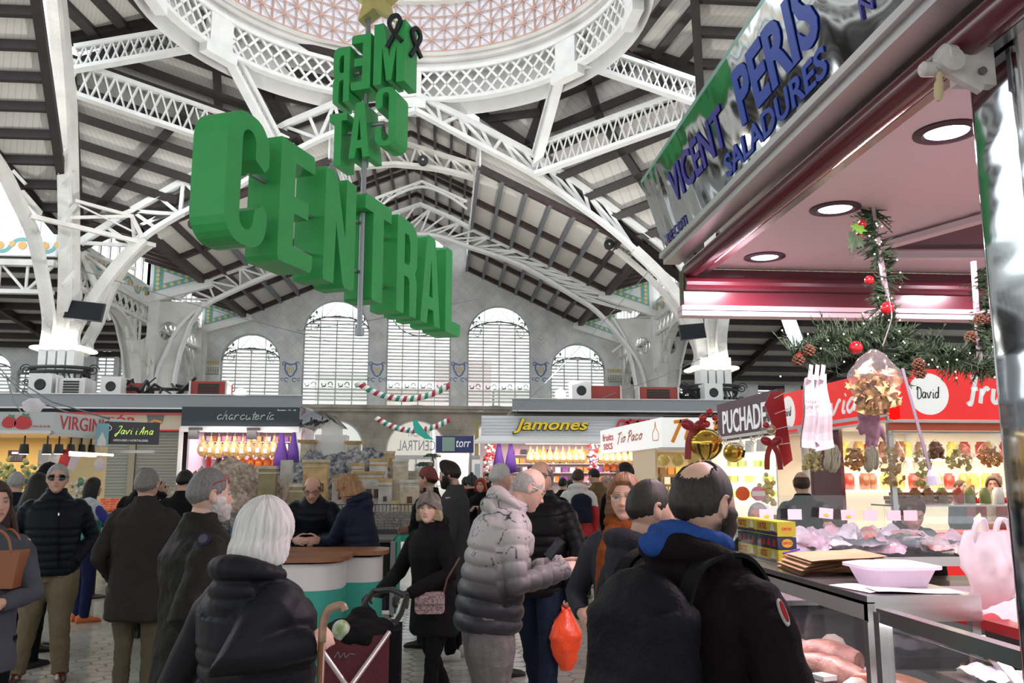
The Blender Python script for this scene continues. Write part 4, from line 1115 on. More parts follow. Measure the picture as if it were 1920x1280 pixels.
def quilt(me,segs,pitch,amp,power=0.5,armf=0.55):
    co = getv(me); nn = getn(me); best = np.full(len(co),1e9); S = np.zeros(len(co)); K = np.zeros(len(co))
    for ki,(p0,p1,s0,rad) in enumerate(segs):
        p0 = np.array(p0); p1 = np.array(p1); d = p1-p0; L = np.linalg.norm(d); d /= L
        t = np.clip((co-p0)@d,0 if s0 != 'Z' else -9,L if s0 != 'Z' else 9); q = p0+np.outer(t,d); dist = np.linalg.norm(co-q,axis=1)-rad
        m = dist < best; best[m] = dist[m]; K[m] = 1 if ki >= 2 else 0; S[m] = (t[m]+(s0 if s0 != 'Z' else 0)) if s0 != 'Z' else t[m]
    S = S+0.012*vnoise(co,9.0,4)
    w = np.abs(np.sin(PI*S/pitch))**power; am = np.where(K > 0,armf,1.0)
    setv(me,co+nn*(amp*am*(w-0.55))[:,None])
PEOPLE = []
def person(label,px=None,depth=None,pos=None,H=1.70,face=0.0,lean=0.0,head_yaw=0.0,head_pitch=0.0,girth=1.0,fem=0.0,fat=0.0,
           arms=None,legs=None,voxel=0.012,skin=0,hair='short',hair_col=(0.25,0.24,0.23),hair_col2=None,hat=None,hat_col=None,beard=None,brow=None,
           top=None,top_mat=None,hem=0.80,top_quilt=None,puff=1.0,collar=0.03,hood=None,top_wrinkle=0.014,leg_mat=None,leg_r=1.0,shoe_mat=None,
           coat_flare=1.0,glasses=None,hands=(None,None),glove_mat=None,group=None,cuffs=0.0,scarf=None,long_hair=False,top_color_fn=None,lower_bare=None,skip_legs=False,stoop=0.0):
    """face: heading in radians, 0 = away from the camera (+Y), positive turns left (counter-clockwise from above)."""
    k = H/1.72
    if pos is None:
        d = ray(px,900); t = depth/math.hypot(d.x,d.y); pos = (d.x*t,d.y*t)
    root_M = Matrix.Translation((pos[0],pos[1],0)) @ Matrix.Rotation(face,4,'Z') @ Matrix.Scale(k,4)
    hipz = 0.92
    def bend(p):
        p = Vector(p); w = max(0,min(1,(p.z-hipz)/0.34)); w = w*w*(3-2*w); a = lean*w
        a2 = stoop*max(0,min(1,(p.z-1.25)/0.25))
        q = p-Vector((0,0,hipz)); q = Matrix.Rotation(-a,3,'X') @ q; q = q+Vector((0,0,hipz))
        if a2:
            c = Matrix.Rotation(-a,3,'X') @ Vector((0,0,1.25-hipz))+Vector((0,0,hipz)); q = Matrix.Rotation(-a2,3,'X') @ (q-c)+c
        return q
    g = girth
    shw = 0.175*(1-0.08*fem)
    SH = [bend((-shw,-0.01,1.405)),bend((shw,-0.01,1.405))]
    arms = arms or [None,None]; A = []
    for s,a in zip((-1,1),arms):
        i = 0 if s < 0 else 1
        if a is None: e = SH[i]+Vector((s*0.06,-0.02,-0.29)); w_ = e+Vector((-s*0.01,0.06,-0.25))
        elif a == 'pocket': e = SH[i]+Vector((s*0.12,-0.06,-0.27)); w_ = Vector((s*0.155*girth,0.06,0.94))
        elif a == 'back': e = SH[i]+Vector((s*0.10,-0.12,-0.25)); w_ = Vector((s*0.05,-0.17,1.0))
        elif a == 'phone': e = SH[i]+Vector((s*0.04,0.02,-0.29)); w_ = e+Vector((-s*0.10,0.22,0.10))
        elif a == 'fold': e = SH[i]+Vector((s*0.07,0.04,-0.28)); w_ = Vector((-s*0.04,0.20,1.12))
        elif a[0] == 'px':                # wrist where the photo shows it, elbow solved
            w_ = root_M.inverted() @ W(a[1],a[2],a[3],0); d_ = w_-SH[i]; L_ = min(d_.length,0.555); d_.normalize(); w_ = SH[i]+d_*L_
            hh = math.sqrt(max(0.0,0.29**2-(L_/2)**2)); o_ = Vector((s*0.5,-0.35,-1.0)) if len(a) < 5 else Vector(a[4]); o_ = (o_-d_*o_.dot(d_)).normalized(); e = SH[i]+d_*L_*0.5+o_*hh
        else: e,w_ = Vector(a[0]),Vector(a[1])
        A.append((SH[i],e,w_))
    legs = legs or [None,None]; Lg = []
    for s,l in zip((-1,1),legs):
        hp = Vector((s*0.09*g,0,0.88))
        if l is None: kn = Vector((s*0.095,0.015,0.49)); an = Vector((s*0.10,-0.01,0.085))
        else: kn,an = Vector(l[0]),Vector(l[1])
        Lg.append((hp,kn,an))
    # --- body: one closed surface
    def torso(mb,sc,z0,secs=None,nr=20):
        secs = secs or [(z0,0,0.15,0.105),(0.90,0,0.170,0.120),(1.05,0.0,0.150,0.110),(1.25,0.005,0.168,0.122),(1.36,0.0,0.185,0.112),(1.42,-0.01,0.150,0.088),(1.47,-0.015,0.075,0.066)]
        vs = []; n = len(secs)
        for z,y,rx,ry in secs:
            for j in range(nr):
                t = 2*PI*j/nr; vs.append(bend((rx*sc*math.cos(t)*1.0,y+ry*sc*math.sin(t),z)))
        fs = [(i*nr+j,i*nr+(j+1) % nr,(i+1)*nr+(j+1) % nr,(i+1)*nr+j) for i in range(n-1) for j in range(nr)]
        fs += [tuple(range(nr-1,-1,-1)),tuple(range((n-1)*nr,n*nr))]
        mb.add(vs,fs)
    hc0 = bend((0,0.028,1.605))
    HR = Matrix.Rotation(head_yaw,3,'Z') @ Matrix.Rotation(head_pitch,3,'X')
    hs = 1.0-0.03*fem
    hc = bend((0,-0.012,1.49))+HR @ Vector((0,0.035,0.125))
    bm_ = MB()
    torso(bm_,0.86,0.82)
    D,F = sphere_dirs(64,56); Hh = headform(D,fem,fat)*hs
    bm_.add([hc+HR @ Vector(p) for p in Hh.tolist()],F)
    nk = bend((0,-0.02,1.44)); mid = hc+HR @ Vector((0,-0.018,-0.07))
    bm_.tube([nk-Vector((0,0,0.03)),nk.lerp(mid,0.5),mid,hc+HR @ Vector((0,-0.01,-0.03))],[0.066+0.012*fat,0.058+0.014*fat,0.056+0.012*fat,0.05],14)
    for s in (-1,1):
        R3 = HR @ Matrix.Rotation(s*0.35,3,'Z')
        bm_.ball(hc+HR @ Vector((s*0.078*hs,-0.006,-0.004)),1,10,8,(0.008,0.017,0.031),R3)
        bm_.tube([hc+HR @ Vector((s*(0.083+0.004*math.sin(t))*hs,-0.008-0.017*math.cos(t*1.0)*1.0,0.002+0.028*math.sin(t))) for t in [-1.6+3.9*q/8 for q in range(9)]],0.0045,6)
    for i,(a,b,c) in enumerate(A):
        bm_.tube([a,a.lerp(b,0.5),b,b.lerp(c,0.4),c],[0.052,0.046,0.038,0.038,0.027],12)
        if hands[i]:
            hd = hands[i]; dd = Vector(hd.get('d',(c-b).normalized())); hand(bm_,c,dd,Vector(hd.get('n',(0,0,1))),hd.get('side',1),hd.get('curl',0.5),0.8 if glove_mat is not None else hd.get('sc',1.0),hd.get('tc',0.4))
        else:
            dd = (c-b).normalized(); hand(bm_,c,dd,Vector(((-1 if i == 0 else 1),0.3,0.2)),1 if i == 0 else -1,0.35)
    if not skip_legs:
        for a,b,c in Lg: bm_.tube([a,a.lerp(b,0.4),b,b.lerp(c,0.3),c,c-Vector((0,0,0.04))],[0.078,0.068,0.050,0.052,0.036,0.036],12); bm_.ball(c+Vector((0,0.05,-0.045)),1,10,6,(0.035,0.09,0.03))
    me = remesh(bm_,voxel*0.82 if voxel < 0.01 else voxel,1)
    co = getv(me); base = np.array(SKIN[skin % len(SKIN)]); cols = np.tile(base,(len(co),1))
    inv = np.array((HR.inverted())); hl = ((co-np.array(hc)) @ inv.T)/hs
    x,y,z = hl[:,0],hl[:,1],hl[:,2]; isf = (y > 0.03) & (z > -0.14) & (z < 0.13) & (np.abs(x) < 0.09)
    def blend(mask,c,a=1.0):
        nonlocal cols; m = np.clip(mask*a,0,1)[:,None]; cols = cols*(1-m)+np.array(c)*m
    G = lambda x0,z0,sx,sz,p=2: np.exp(-(np.abs((x-x0)/sx)**p)-(np.abs((z-z0)/sz)**p))*isf
    blend(G(0.045,-0.02,0.024,0.02)+G(-0.045,-0.02,0.024,0.02),base*np.array((1.12,0.78,0.76)),0.5)
    blend(G(0,-0.026,0.016,0.014),base*np.array((1.1,0.76,0.74)),0.5)
    blend(G(0,-0.058,0.022,0.0085,4),(0.42,0.16,0.14) if fem else base*np.array((0.82,0.58,0.56)),0.9)
    blend(G(0,-0.058,0.023,0.0022,4),base*0.35,0.9)
    ecol = base*0.42
    blend(G(0.032,0.011,0.019,0.009,4)+G(-0.032,0.011,0.019,0.009,4),ecol,0.6)
    bc = brow or tuple(c*0.6 for c in (hair_col[:3]))
    blend(G(0.031,0.031,0.021,0.0055,4)+G(-0.031,0.031,0.021,0.0055,4),bc,0.85)
    n3 = vnoise(hl.astype(np.float64),160.0,3)
    if beard:
        bcol,amt = beard
        m = sstep(-0.030,-0.05,z)*sstep(-0.02,0.02,y+0.03)*(np.abs(x) < 0.1)*(z > -0.15); m2 = sstep(0.02,-0.03,z)*((y > -0.01) & (y < 0.055)); m = np.maximum(m,m2*(z > -0.15))
        m = m*(1-np.exp(-(x/0.02)**4-((z+0.058)/0.008)**4))
        blend(m*(0.75+0.25*n3),bcol,amt)
    cols = cols*(0.95+0.1*vnoise(co.astype(np.float64),60.0,2))[:,None]
    if glove_mat is not None: pass
    paint(me,cols)
    body = finish(me,'person',M_skin); body.matrix_world = root_M
    tag(body,label,'person',group)
    def child(me_,nm,m_): o = finish(me_,nm,m_); o.parent = body; return o
    def childmb(mb,nm,m_,sm=True): o = mb.build(nm,m_,None,sm); o.parent = body; return o
    # eyes
    for s_ in (-1,1):
        if voxel >= 0.011: break
        eb = MB(); ec = []; c = hc+HR @ (Vector((s_*0.031,0.0735,0.011))*hs); eb.ball(c,0.0118*hs,14,12); fwd = HR @ Vector((0,1,-0.05))
        for v in eb.v:
            q = (Vector(v)-c).normalized().dot(fwd); ec.append((0.02,0.02,0.02) if q > 0.965 else ((0.10,0.06,0.04) if q > 0.87 else (0.34,0.31,0.29)))
        eo = childmb(eb,'eye',M_eye); paint(eo.data,np.array(ec))
    # beard volume
    if beard and beard[1] > 0.75:
        D2,F2 = sphere_dirs(64,56); B2 = headform(D2,fem,fat); X2,Y2,Z2 = B2[:,0],B2[:,1],B2[:,2]
        m = np.maximum(sstep(-0.032,-0.048,Z2)*(Y2 > 0.0),sstep(0.01,-0.02,Z2)*sstep(-0.005,0.01,Y2)*sstep(0.065,0.05,Y2)); m = m*(1-np.exp(-(X2/0.021)**4-((Z2+0.058)/0.008)**4))
        T2 = 0.008*(0.7+0.6*vnoise(B2,90.0,1)); o2 = B2*0.95*(1-m[:,None])+(B2+D2*T2[:,None])*m[:,None]
        mbb = MB(); mbb.add([hc+HR @ (Vector(p)*hs) for p in o2.tolist()],F2); bo = childmb(mbb,'beard',M_hairv)
        paint(bo.data,np.array(beard[0])*(0.7+0.6*vnoise(o2,120.0,7))[:,None])
    # hair
    if hair:
        P,F3 = hair_mesh(hair,fem,fat,seed=len(PEOPLE)+1,nu=128 if voxel < 0.01 else 64,nv=80 if voxel < 0.01 else 44)
        mbb = MB(); mbb.add([hc+HR @ (Vector(p)*hs) for p in P.tolist()],F3); ho = childmb(mbb,'hair',M_hairv)
        ph = np.arctan2(P[:,0],P[:,1]); st = vnoise(np.stack([ph*30+P[:,2]*20,P[:,2]*8,P[:,1]*20],1),1.0,9)
        if hair in ('short','receding','quiff'): st = 0.5*st+0.5*vnoise(P,130.0,4)
        if hair in ('cropped','crown','bald'): st = 0.35*st+0.65*vnoise(P,170.0,4)
        c1 = np.array(hair_col); c2 = np.array(hair_col2 if hair_col2 else [c*0.55 for c in hair_col])
        paint(ho.data,c2+(c1-c2)*np.clip(st*1.4-0.15,0,1)[:,None])
    if long_hair:
        mbb = MB()
        for q in range(15):
            a = PI+0.25+(PI-0.5)*q/14; p0 = hc+HR @ Vector((0.072*math.cos(a),0.078*math.sin(a)+0.005,0.02)); sd = Vector((math.cos(a)*0.09,math.sin(a)*0.06-0.035,-0.30-0.04*math.sin(q*2.1)))
            mbb.tube([p0,p0+Vector((math.cos(a)*0.035,math.sin(a)*0.02-0.01,-0.10)),p0+sd],[0.022,0.026,0.010],8)
        ho = childmb(mbb,'hair_lengths',M_hairv); vv = getv(ho.data).astype(np.float64); st = vnoise(vv*np.array((60,60,8)),1.0,2)
        paint(ho.data,np.array(hair_col)*(0.45+0.8*st)[:,None])
    if hat:
        kind = hat; P,F3,_ = hat_mesh('beanie' if kind == 'beanie' else 'cap'); rot = PI if kind == 'cap_back' else 0.0
        Rz = Matrix.Rotation(rot,3,'Z'); mbb = MB(); mbb.add([hc+HR @ (Vector(p)*hs) for p in P.tolist()],F3)
        if kind == 'beanie':
            pc = hc+HR @ Vector((0,-0.01,0.150)); mbb.ball(pc,0.030,14,10)
        else:
            sgn = -1 if kind == 'cap_back' else 1; nu_ = 12
            fpos = lambda u,w,dz: hc+HR @ Vector((0.078*math.cos(PI*u)*1.0,sgn*(0.055+(0.045+0.075*w)*math.sin(PI*u)),0.045-0.03*w*math.sin(PI*u)+dz-(0.03 if sgn < 0 else 0)))
            mbb.grid(nu_,4,lambda u,w: fpos(u,w,0.0)); mbb.grid(nu_,4,lambda u,w: fpos(u,w,0.006))
            mbb.ball(hc+HR @ Vector((0,0,0.145)),0.008,8,6)
        childmb(mbb,'hat' if kind == 'beanie' else 'cap',hat_col)
    if glasses:
        gm,lm,up = glasses; mbb = MB(); lns = []
        oz = 0.012+up[0]; oy = 0.094+up[1]; tilt = up[2] if len(up) > 2 else 0
        TR = HR @ Matrix.Rotation(tilt,3,'X')
        if tilt: oy -= 0.016
        gp = lambda x_,y_,z_: hc+HR @ Vector((0,0,0.0))+HR @ (Matrix.Rotation(tilt,3,'X') @ Vector((x_,y_,z_))+Vector((0,0,oz)))*hs
        big = 1.2 if lm is MATS.get('dark_lens') else 1.0
        for s in (-1,1):
            ring = [gp(s*0.033+0.025*big*math.cos(t)*(1+0.1*abs(math.sin(2*t))),oy-0.006-0.01*abs(math.cos(t)),0.018*big*math.sin(t)*(1+0.12*abs(math.sin(2*t)))) for t in [2*PI*q/20 for q in range(20)]]
            mbb.tube(ring,0.0021 if big == 1 else 0.003,6,closed=True)
            ln = MB(); ln.add(ring+[sum(ring,Vector())/20],[(q,(q+1) % 20,20) for q in range(20)]); lns.append(ln)
            mbb.tube([gp(s*0.059,oy-0.012,0.006),gp(s*0.079,0.05,0.006),gp(s*0.082,-0.005,0.003),gp(s*0.078,-0.02,-0.012)],0.0025,6)
        mbb.tube([gp(-0.010,oy-0.004,0.004),gp(0,oy,0.008),gp(0.010,oy-0.004,0.004)],0.002,6)
        o = childmb(mbb,'glasses',gm)
        for ln in lns: l = ln.build('lens',lm,None); l.parent = o
    # --- trousers
    if leg_mat is not None and not skip_legs:
        mbb = MB(); torso(mbb,0.93*g,0.80,[(0.79,-0.005,0.13,0.10),(0.86,-0.01,0.172,0.128),(0.93,-0.005,0.160,0.115)])
        for a,b,c in Lg:
            r = leg_r*(0.86 if hem < 0.75 else 1); e2 = c+Vector((0,0,0.0)); mbb.tube([a+Vector((0,0,0.02)),a.lerp(b,0.45),b,b.lerp(c,0.5),c.lerp(b,0.10),c-Vector((0,0,0.03))],[0.102*g,0.092*g*r,0.072*r,0.066*r,0.062*r,0.064*r],14)
        me2 = remesh(mbb,max(voxel,0.009),2,0.020,0.07); child(me2,'trousers',leg_mat)
    if shoe_mat is not None and not skip_legs:
        for i,(a,b,c) in enumerate(Lg):
            s = -1 if i == 0 else 1; mbb = MB(); n = 9; nr = 12; vs = []; hd = (b-c); yaw_ = s*-0.15
            for q in range(n):
                t = q/(n-1); yy = -0.085+0.285*t; wv = 0.036+0.013*math.sin(PI*min(1,t*1.15))-(0.016 if q == n-1 else 0)-(0.008 if q == 0 else 0); hh = [0.075,0.10,0.11,0.10,0.082,0.066,0.056,0.048,0.030][q]
                cen = c+Matrix.Rotation(yaw_,3,'Z') @ Vector((0,yy,0)); cen.z = c.z-0.085
                for j in range(nr):
                    u = 2*PI*j/nr; zz = max(0,hh*(0.5+0.56*math.sin(u))); vs.append(cen+Matrix.Rotation(yaw_,3,'Z') @ Vector((wv*math.cos(u)*(1 if math.sin(u) < 0.3 else 0.86),0,min(hh,zz))))
            mbb.add(vs,[(i2*nr+j,i2*nr+(j+1) % nr,(i2+1)*nr+(j+1) % nr,(i2+1)*nr+j) for i2 in range(n-1) for j in range(nr)]+[tuple(range(nr-1,-1,-1)),tuple(range((n-1)*nr,n*nr))])
            childmb(mbb,'shoe',shoe_mat)
    # --- jacket / coat
    if top_mat is not None:
        mbb = MB(); p = puff; fl = coat_flare
        lo_ = 1+max(0,0.78-hem)*0.75; secs = [(hem,0,0.178*g*fl*p*lo_,0.135*g*fl*p*lo_),(hem+0.02,0,0.186*g*fl*p*lo_,0.145*g*fl*p*lo_)]
        for z,y,rx,ry in ((0.90,0,0.186*max(1,1+(fl-1)*0.6),0.144*max(1,1+(fl-1)*0.6)),(1.0,0.004,0.180,0.140),(1.12,0.008,0.176,0.138),(1.25,0.006,0.186,0.140),(1.35,0.0,0.196,0.130)):
            if z > hem+0.03: secs.append((z,y+0.012*(g-1)*4*(1 if z < 1.2 else 0),rx*g*p,ry*g*p))
        gg = 1+(g-1)*0.6
        secs += [(1.42,-0.006,0.168*gg*p,0.108*gg*p),(1.465,-0.012,0.105*gg,0.086*gg),(1.49+collar*0.4,-0.012,0.080+0.01*fat,0.078+0.01*fat),(1.49+collar,-0.008,0.078+0.01*fat,0.078+0.01*fat)]
        torso(mbb,1.0,hem,secs,28)
        for (a,b,c),s in zip(A,(-1,1)):
            q = p*(1+(g-1)*0.5); c2 = c+(b-c)*cuffs
            a_ = a+(b-a)*0.10+Vector((-s*0.018,0,0)); mbb.ball(a_,0.070*q,14,10); mbb.tube([a_,a+(b-a)*0.22,a.lerp(b,0.55),b,b.lerp(c2,0.5),c2],[0.066*q,0.072*q,0.064*q,0.060*q,0.053*q,0.043*q],16)
        if hood:
            for q in range(13):
                t = PI*1.0*q/12; pt = bend((0.105*math.cos(t)*(1 if True else 1),-0.015-0.115*math.sin(t),1.475+0.035*math.sin(t)))
                mbb.ball(pt,0.036+0.014*math.sin(t),12,8,(1,1,0.85))
            mbb.ball(bend((0,-0.115,1.42)),1,14,10,(0.10,0.05,0.10))
        me3 = remesh(mbb,max(voxel*1.1,0.008),3 if voxel < 0.01 else 2,top_wrinkle if not top_quilt else 0.006,0.11)
        if top_quilt:
            pit,amp = top_quilt[:2]; segs = [(tuple(bend((0,0,hem))),tuple(bend((0,0,1.25))),0.0,0.15*g),(tuple(bend((0,0,1.25))),tuple(bend((0,0,1.50))),1.25-hem,0.13*g)]
            for a,b,c in A: segs += [(tuple(a),tuple(b),0.02,0.065),(tuple(b),tuple(c),0.02+(b-a).length,0.055)]
            quilt(me3,segs,pit,amp,armf=top_quilt[2] if len(top_quilt) > 2 else 0.55)
        top_o = child(me3,top or 'jacket',top_mat)
        if top_color_fn is not None:
            co3 = getv(me3); paint(me3,top_color_fn(co3,k))
    if scarf:
        mbb = MB(); sm,sl = scarf; mbb.tube([bend((0.085*math.cos(t),-0.005+0.080*math.sin(t),1.485+0.015*math.sin(t*2))) for t in [2*PI*q/16 for q in range(16)]],0.036,10,closed=True)
        if sl: mbb.tube([bend((0.02,0.09,1.46)),bend((0.035,0.150*g,1.35)),bend((0.04,0.165*g,1.15)),bend((0.04,0.16*g,1.0))],[0.05,0.055,0.06,0.05],10)
        child(remesh(mbb,max(voxel,0.008),2,0.015,0.05),'scarf',sm)
    PEOPLE.append(body)
    if glove_mat is not None:
        for i in (0,1):
            c = A[i][2]; b = A[i][1]; mbb = MB(); hd = hands[i] or {}; hand(mbb,c,Vector(hd.get('d',(c-b).normalized())),Vector(hd.get('n',(0,0,1))),hd.get('side',1),hd.get('curl',0.5),1.13,hd.get('tc',0.4)); childmb(mbb,'glove',glove_mat)
    body['_pts'] = 0; del body['_pts']
    return body,(lambda p: root_M @ Vector(p)),dict(A=A,L=Lg,hc=hc,bend=bend,HR=HR)

# ------------------------------------------------------------ the crowd
F_ = fabric
M_alu_ = mat('zip_metal',(0.6,0.6,0.6),0.3,metal=0.8); M_black = F_('black_cloth',(0.012,0.012,0.014)); M_navy = F_('navy_quilt',(0.010,0.013,0.022),0.45,0.12,200); M_blackq = F_('black_quilt',(0.009,0.009,0.011),0.42,0.12,200)
M_brownj = F_('brown_waxed_jacket',(0.028,0.026,0.022),0.6); M_greycoat = F_('grey_brown_coat',(0.045,0.041,0.037),0.75); M_khaki = F_('khaki_trousers',(0.30,0.24,0.15)); M_olive = F_('olive_trousers',(0.17,0.145,0.09))
M_denim = F_('blue_denim',(0.10,0.17,0.33),0.8,0.4,200); M_ddenim = F_('dark_denim',(0.022,0.035,0.07),0.8,0.3,200); M_blacktr = F_('black_trousers',(0.008,0.008,0.010)); M_greytr = F_('grey_joggers',(0.30,0.28,0.28)); M_wine = F_('wine_trousers',(0.10,0.012,0.02))
M_shoe_br = mat('brown_leather',(0.06,0.018,0.012),0.3); M_shoe_bk = mat('black_leather',(0.012,0.012,0.012),0.35); M_shoe_wh = mat('white_sneaker',(0.62,0.61,0.60),0.5); M_shoe_or = mat('orange_sneaker',(0.80,0.20,0.05),0.5)
M_redframe = mat('red_spectacle_frame',(0.35,0.02,0.03),0.3); M_goldframe = mat('thin_gold_frame',(0.55,0.45,0.28),0.3,metal=0.8)
M_darklens = mat('dark_lens',(0.006,0.006,0.007),0.08)
GREY = (0.30,0.29,0.28); WHITE = (0.66,0.65,0.64); BLK = (0.012,0.010,0.009); BRN = (0.06,0.035,0.02); SANDY = (0.30,0.15,0.06); AUB = (0.22,0.09,0.04)
def toward(px,depth,deg=0):           # heading that faces the camera plus deg
    d = ray(px,900); return math.atan2(-d.x,d.y)+PI+math.radians(deg)
N_ = 0.0065
# heading helper: 0 deg = away from camera, 90 = facing image left, -90 = facing image right, 180 = towards camera
def hd(px,deg): d = ray(px,900); return math.atan2(-d.x,d.y)+math.radians(deg)

# sunglasses man, walking towards us
person('man in black quilted jacket, dark sunglasses and beige trousers walking towards the camera',px=108,depth=8.3,H=1.75,face=hd(108,176),voxel=0.0075,hair='short',hair_col=(0.36,0.35,0.34),
       arms=['pocket','pocket'],girth=1.16,top_mat=M_navy,top_quilt=(0.062,0.011),hem=0.84,leg_mat=M_khaki,leg_r=1.12,shoe_mat=M_shoe_br,legs=[((-0.10,0.05,0.49),(-0.13,-0.04,0.085)),((0.12,-0.02,0.49),(0.19,-0.10,0.085))],
       glasses=(M_spec,M_darklens,(0.0,0.004)),collar=0.05)
zp = MB()
# woman at the left edge
wl,wlM,wlJ = person('woman at the left edge with long dark hair, grey coat and tan handbag',px=-14,depth=5.3,H=1.62,face=hd(10,175),voxel=0.008,hair='long',long_hair=True,fem=1,hair_col=(0.05,0.03,0.025),head_yaw=0.5,
       arms=[((-0.25,0.05,1.12),(-0.12,0.22,1.10)),((0.26,0.02,1.10),(0.14,0.22,1.08))],top_mat=F_('grey_blue_coat',(0.12,0.135,0.165),0.85),hem=0.72,leg_mat=M_blacktr,shoe_mat=M_shoe_bk)
# man behind in long dark grey coat seen from the back
person('grey-haired man in a long dark grey-brown coat seen from behind, olive trousers',px=276,depth=6.9,H=1.70,face=hd(276,-22),voxel=0.008,hair='short',hair_col=(0.20,0.19,0.18),girth=1.25,top='coat',top_mat=M_greycoat,hem=0.66,top_wrinkle=0.03,coat_flare=0.95,
       arms=[((-0.30,-0.03,1.10),(-0.26,0.14,0.93)),((0.24,0.14,1.13),(0.16,0.34,1.22))],leg_mat=M_olive,shoe_mat=M_shoe_bk,collar=0.05,head_pitch=0.15)
# man with red glasses on the forehead
person('white-bearded man with red glasses pushed up on his forehead, dark brown jacket and jeans',px=385,depth=4.1,H=1.675,face=hd(372,-72),voxel=N_,hair='receding',hair_col=(0.20,0.195,0.19),hair_col2=(0.10,0.10,0.10),beard=((0.52,0.50,0.47),0.8),girth=1.3,top_mat=M_brownj,hem=0.78,top_wrinkle=0.035,
       arms=[((-0.24,0.08,1.12),(-0.18,0.22,0.98)),((0.29,-0.15,1.13),(0.22,0.06,0.87))],leg_mat=M_denim,shoe_mat=M_shoe_bk,collar=0.05,glasses=(M_redframe,M_lens,(0.045,0.006,0.25)),skin=1,brow=(0.10,0.09,0.08))
# white-haired woman in the foreground
wh,whM,whJ = person('white-haired woman in front in a dark quilted vest, her back to the camera',px=492,depth=2.95,H=1.565,face=hd(490,-48),voxel=N_,hair='bob',fem=1,fat=0.5,hair_col=(0.72,0.71,0.70),hair_col2=(0.42,0.41,0.40),girth=1.25,
       top='quilted_vest',top_mat=F_('dark_grey_quilt',(0.022,0.023,0.028),0.5,0.12,200),top_quilt=(0.058,0.013,0.0),hood=True,hem=0.72,puff=1.0,arms=[((-0.36,-0.05,1.06),(-0.30,0.10,0.86)),('px',588,1205,2.75)],
       leg_mat=M_blacktr,shoe_mat=M_shoe_bk,glasses=(M_spec,M_lens,(0,0)),collar=0.02,hands=(None,dict(d=(-0.1,1,0.15),n=(0.9,0.1,0.4),side=1,curl=1.0)),skin=3)
# beanie woman with shopping trolley
bw,bwM,bwJ = person('elderly woman in a cream knitted bobble hat and black coat pushing a shopping trolley',px=818,depth=6.3,H=1.53,face=hd(822,130),head_yaw=0.55,voxel=N_,hair='bob',hat='beanie',hat_col=F_('cream_knit',(0.42,0.37,0.33),0.9,0.5,60),fem=1,hair_col=(0.45,0.36,0.22),girth=1.12,
       top='coat',top_mat=M_black,hem=0.64,arms=[((-0.30,0.10,1.13),(-0.20,0.42,1.00)),((0.27,0.16,1.10),(0.12,0.46,0.98))],lean=0.12,hood=True,leg_mat=M_blacktr,shoe_mat=M_shoe_bk,
       legs=[((-0.10,0.10,0.49),(-0.10,0.12,0.085)),((0.10,-0.05,0.49),(0.12,-0.26,0.10))],glove_mat=mat('black_glove',(0.012,0.012,0.013),0.5),hands=(dict(d=(0.1,1,-0.1),n=(0,0.2,1),side=-1,curl=0.75),dict(d=(-0.1,1,-0.1),n=(0,0.2,1),side=1,curl=0.75)),skin=3)
# bald man in pale-to-black printed puffer
def grad(co,k):
    z = co[:,2]; t = sstep(0.98,1.30,z)[:,None]; pale = np.array((0.40,0.37,0.37)); dark = np.array((0.022,0.021,0.026)); base = dark*(1-t)+pale*t; q = co.astype(np.float64)*np.array((1,1,1.6)); s1 = np.abs(vnoise(q,16.0,5)-0.5) < 0.022; s2 = vnoise(q,7.0,9) > 0.5
    base = np.where((s1 & s2 & (z > 1.12))[:,None],dark*1.5,base)
    return base
M_puff = vcol_mat('gradient_puffer',0.45,0.35)
pu,puM,puJ = person('bald man in a puffer jacket fading from pale grey to black, looking at his phone',px=915,depth=5.0,H=1.75,face=hd(915,-78),voxel=N_,hair='bald',hair_col=(0.40,0.38,0.36),lean=0.20,stoop=0.20,head_pitch=-0.50,girth=1.22,skin=3,
       top_mat=M_puff,top_quilt=(0.085,0.020),top_color_fn=grad,hood=True,hem=0.80,puff=1.05,arms=[((-0.20,0.20,1.05),(-0.06,0.46,1.14)),((0.26,0.10,1.06),(0.10,0.42,1.12))],leg_mat=M_greytr,leg_r=1.15,shoe_mat=M_shoe_wh,
       glasses=(M_goldframe,M_lens,(-0.004,0.004)),hands=(dict(d=(0.3,0.9,0.1),n=(-0.6,0.2,0.6),side=-1,curl=0.9),dict(d=(-0.3,0.9,0.15),n=(0.7,0.2,0.5),side=1,curl=1.0)))
# man with glasses carrying the orange bag
rb,rbM,rbJ = person('bald man with glasses in a black quilted jacket carrying an orange plastic bag',px=1014,depth=6.4,H=1.76,face=hd(1014,148),head_yaw=0.35,voxel=N_,hair='bald',hair_col=(0.14,0.13,0.12),fat=0.9,girth=1.28,skin=0,top_mat=M_blackq,top_quilt=(0.07,0.012),hem=0.80,collar=0.04,
       arms=[((-0.31,0.0,1.12),(-0.30,0.10,0.86)),((0.30,0.02,1.12),(0.24,0.18,0.98))],leg_mat=M_ddenim,shoe_mat=M_shoe_wh,glasses=(M_spec,M_lens,(0,0.002)),beard=((0.25,0.2,0.17),0.35),hands=(dict(d=(0,0.1,-1),n=(-1,0,0),side=-1,curl=1.1),None),legs=[((-0.13,0.10,0.49),(-0.12,0.14,0.085)),((0.12,-0.04,0.49),(0.16,-0.20,0.10))])
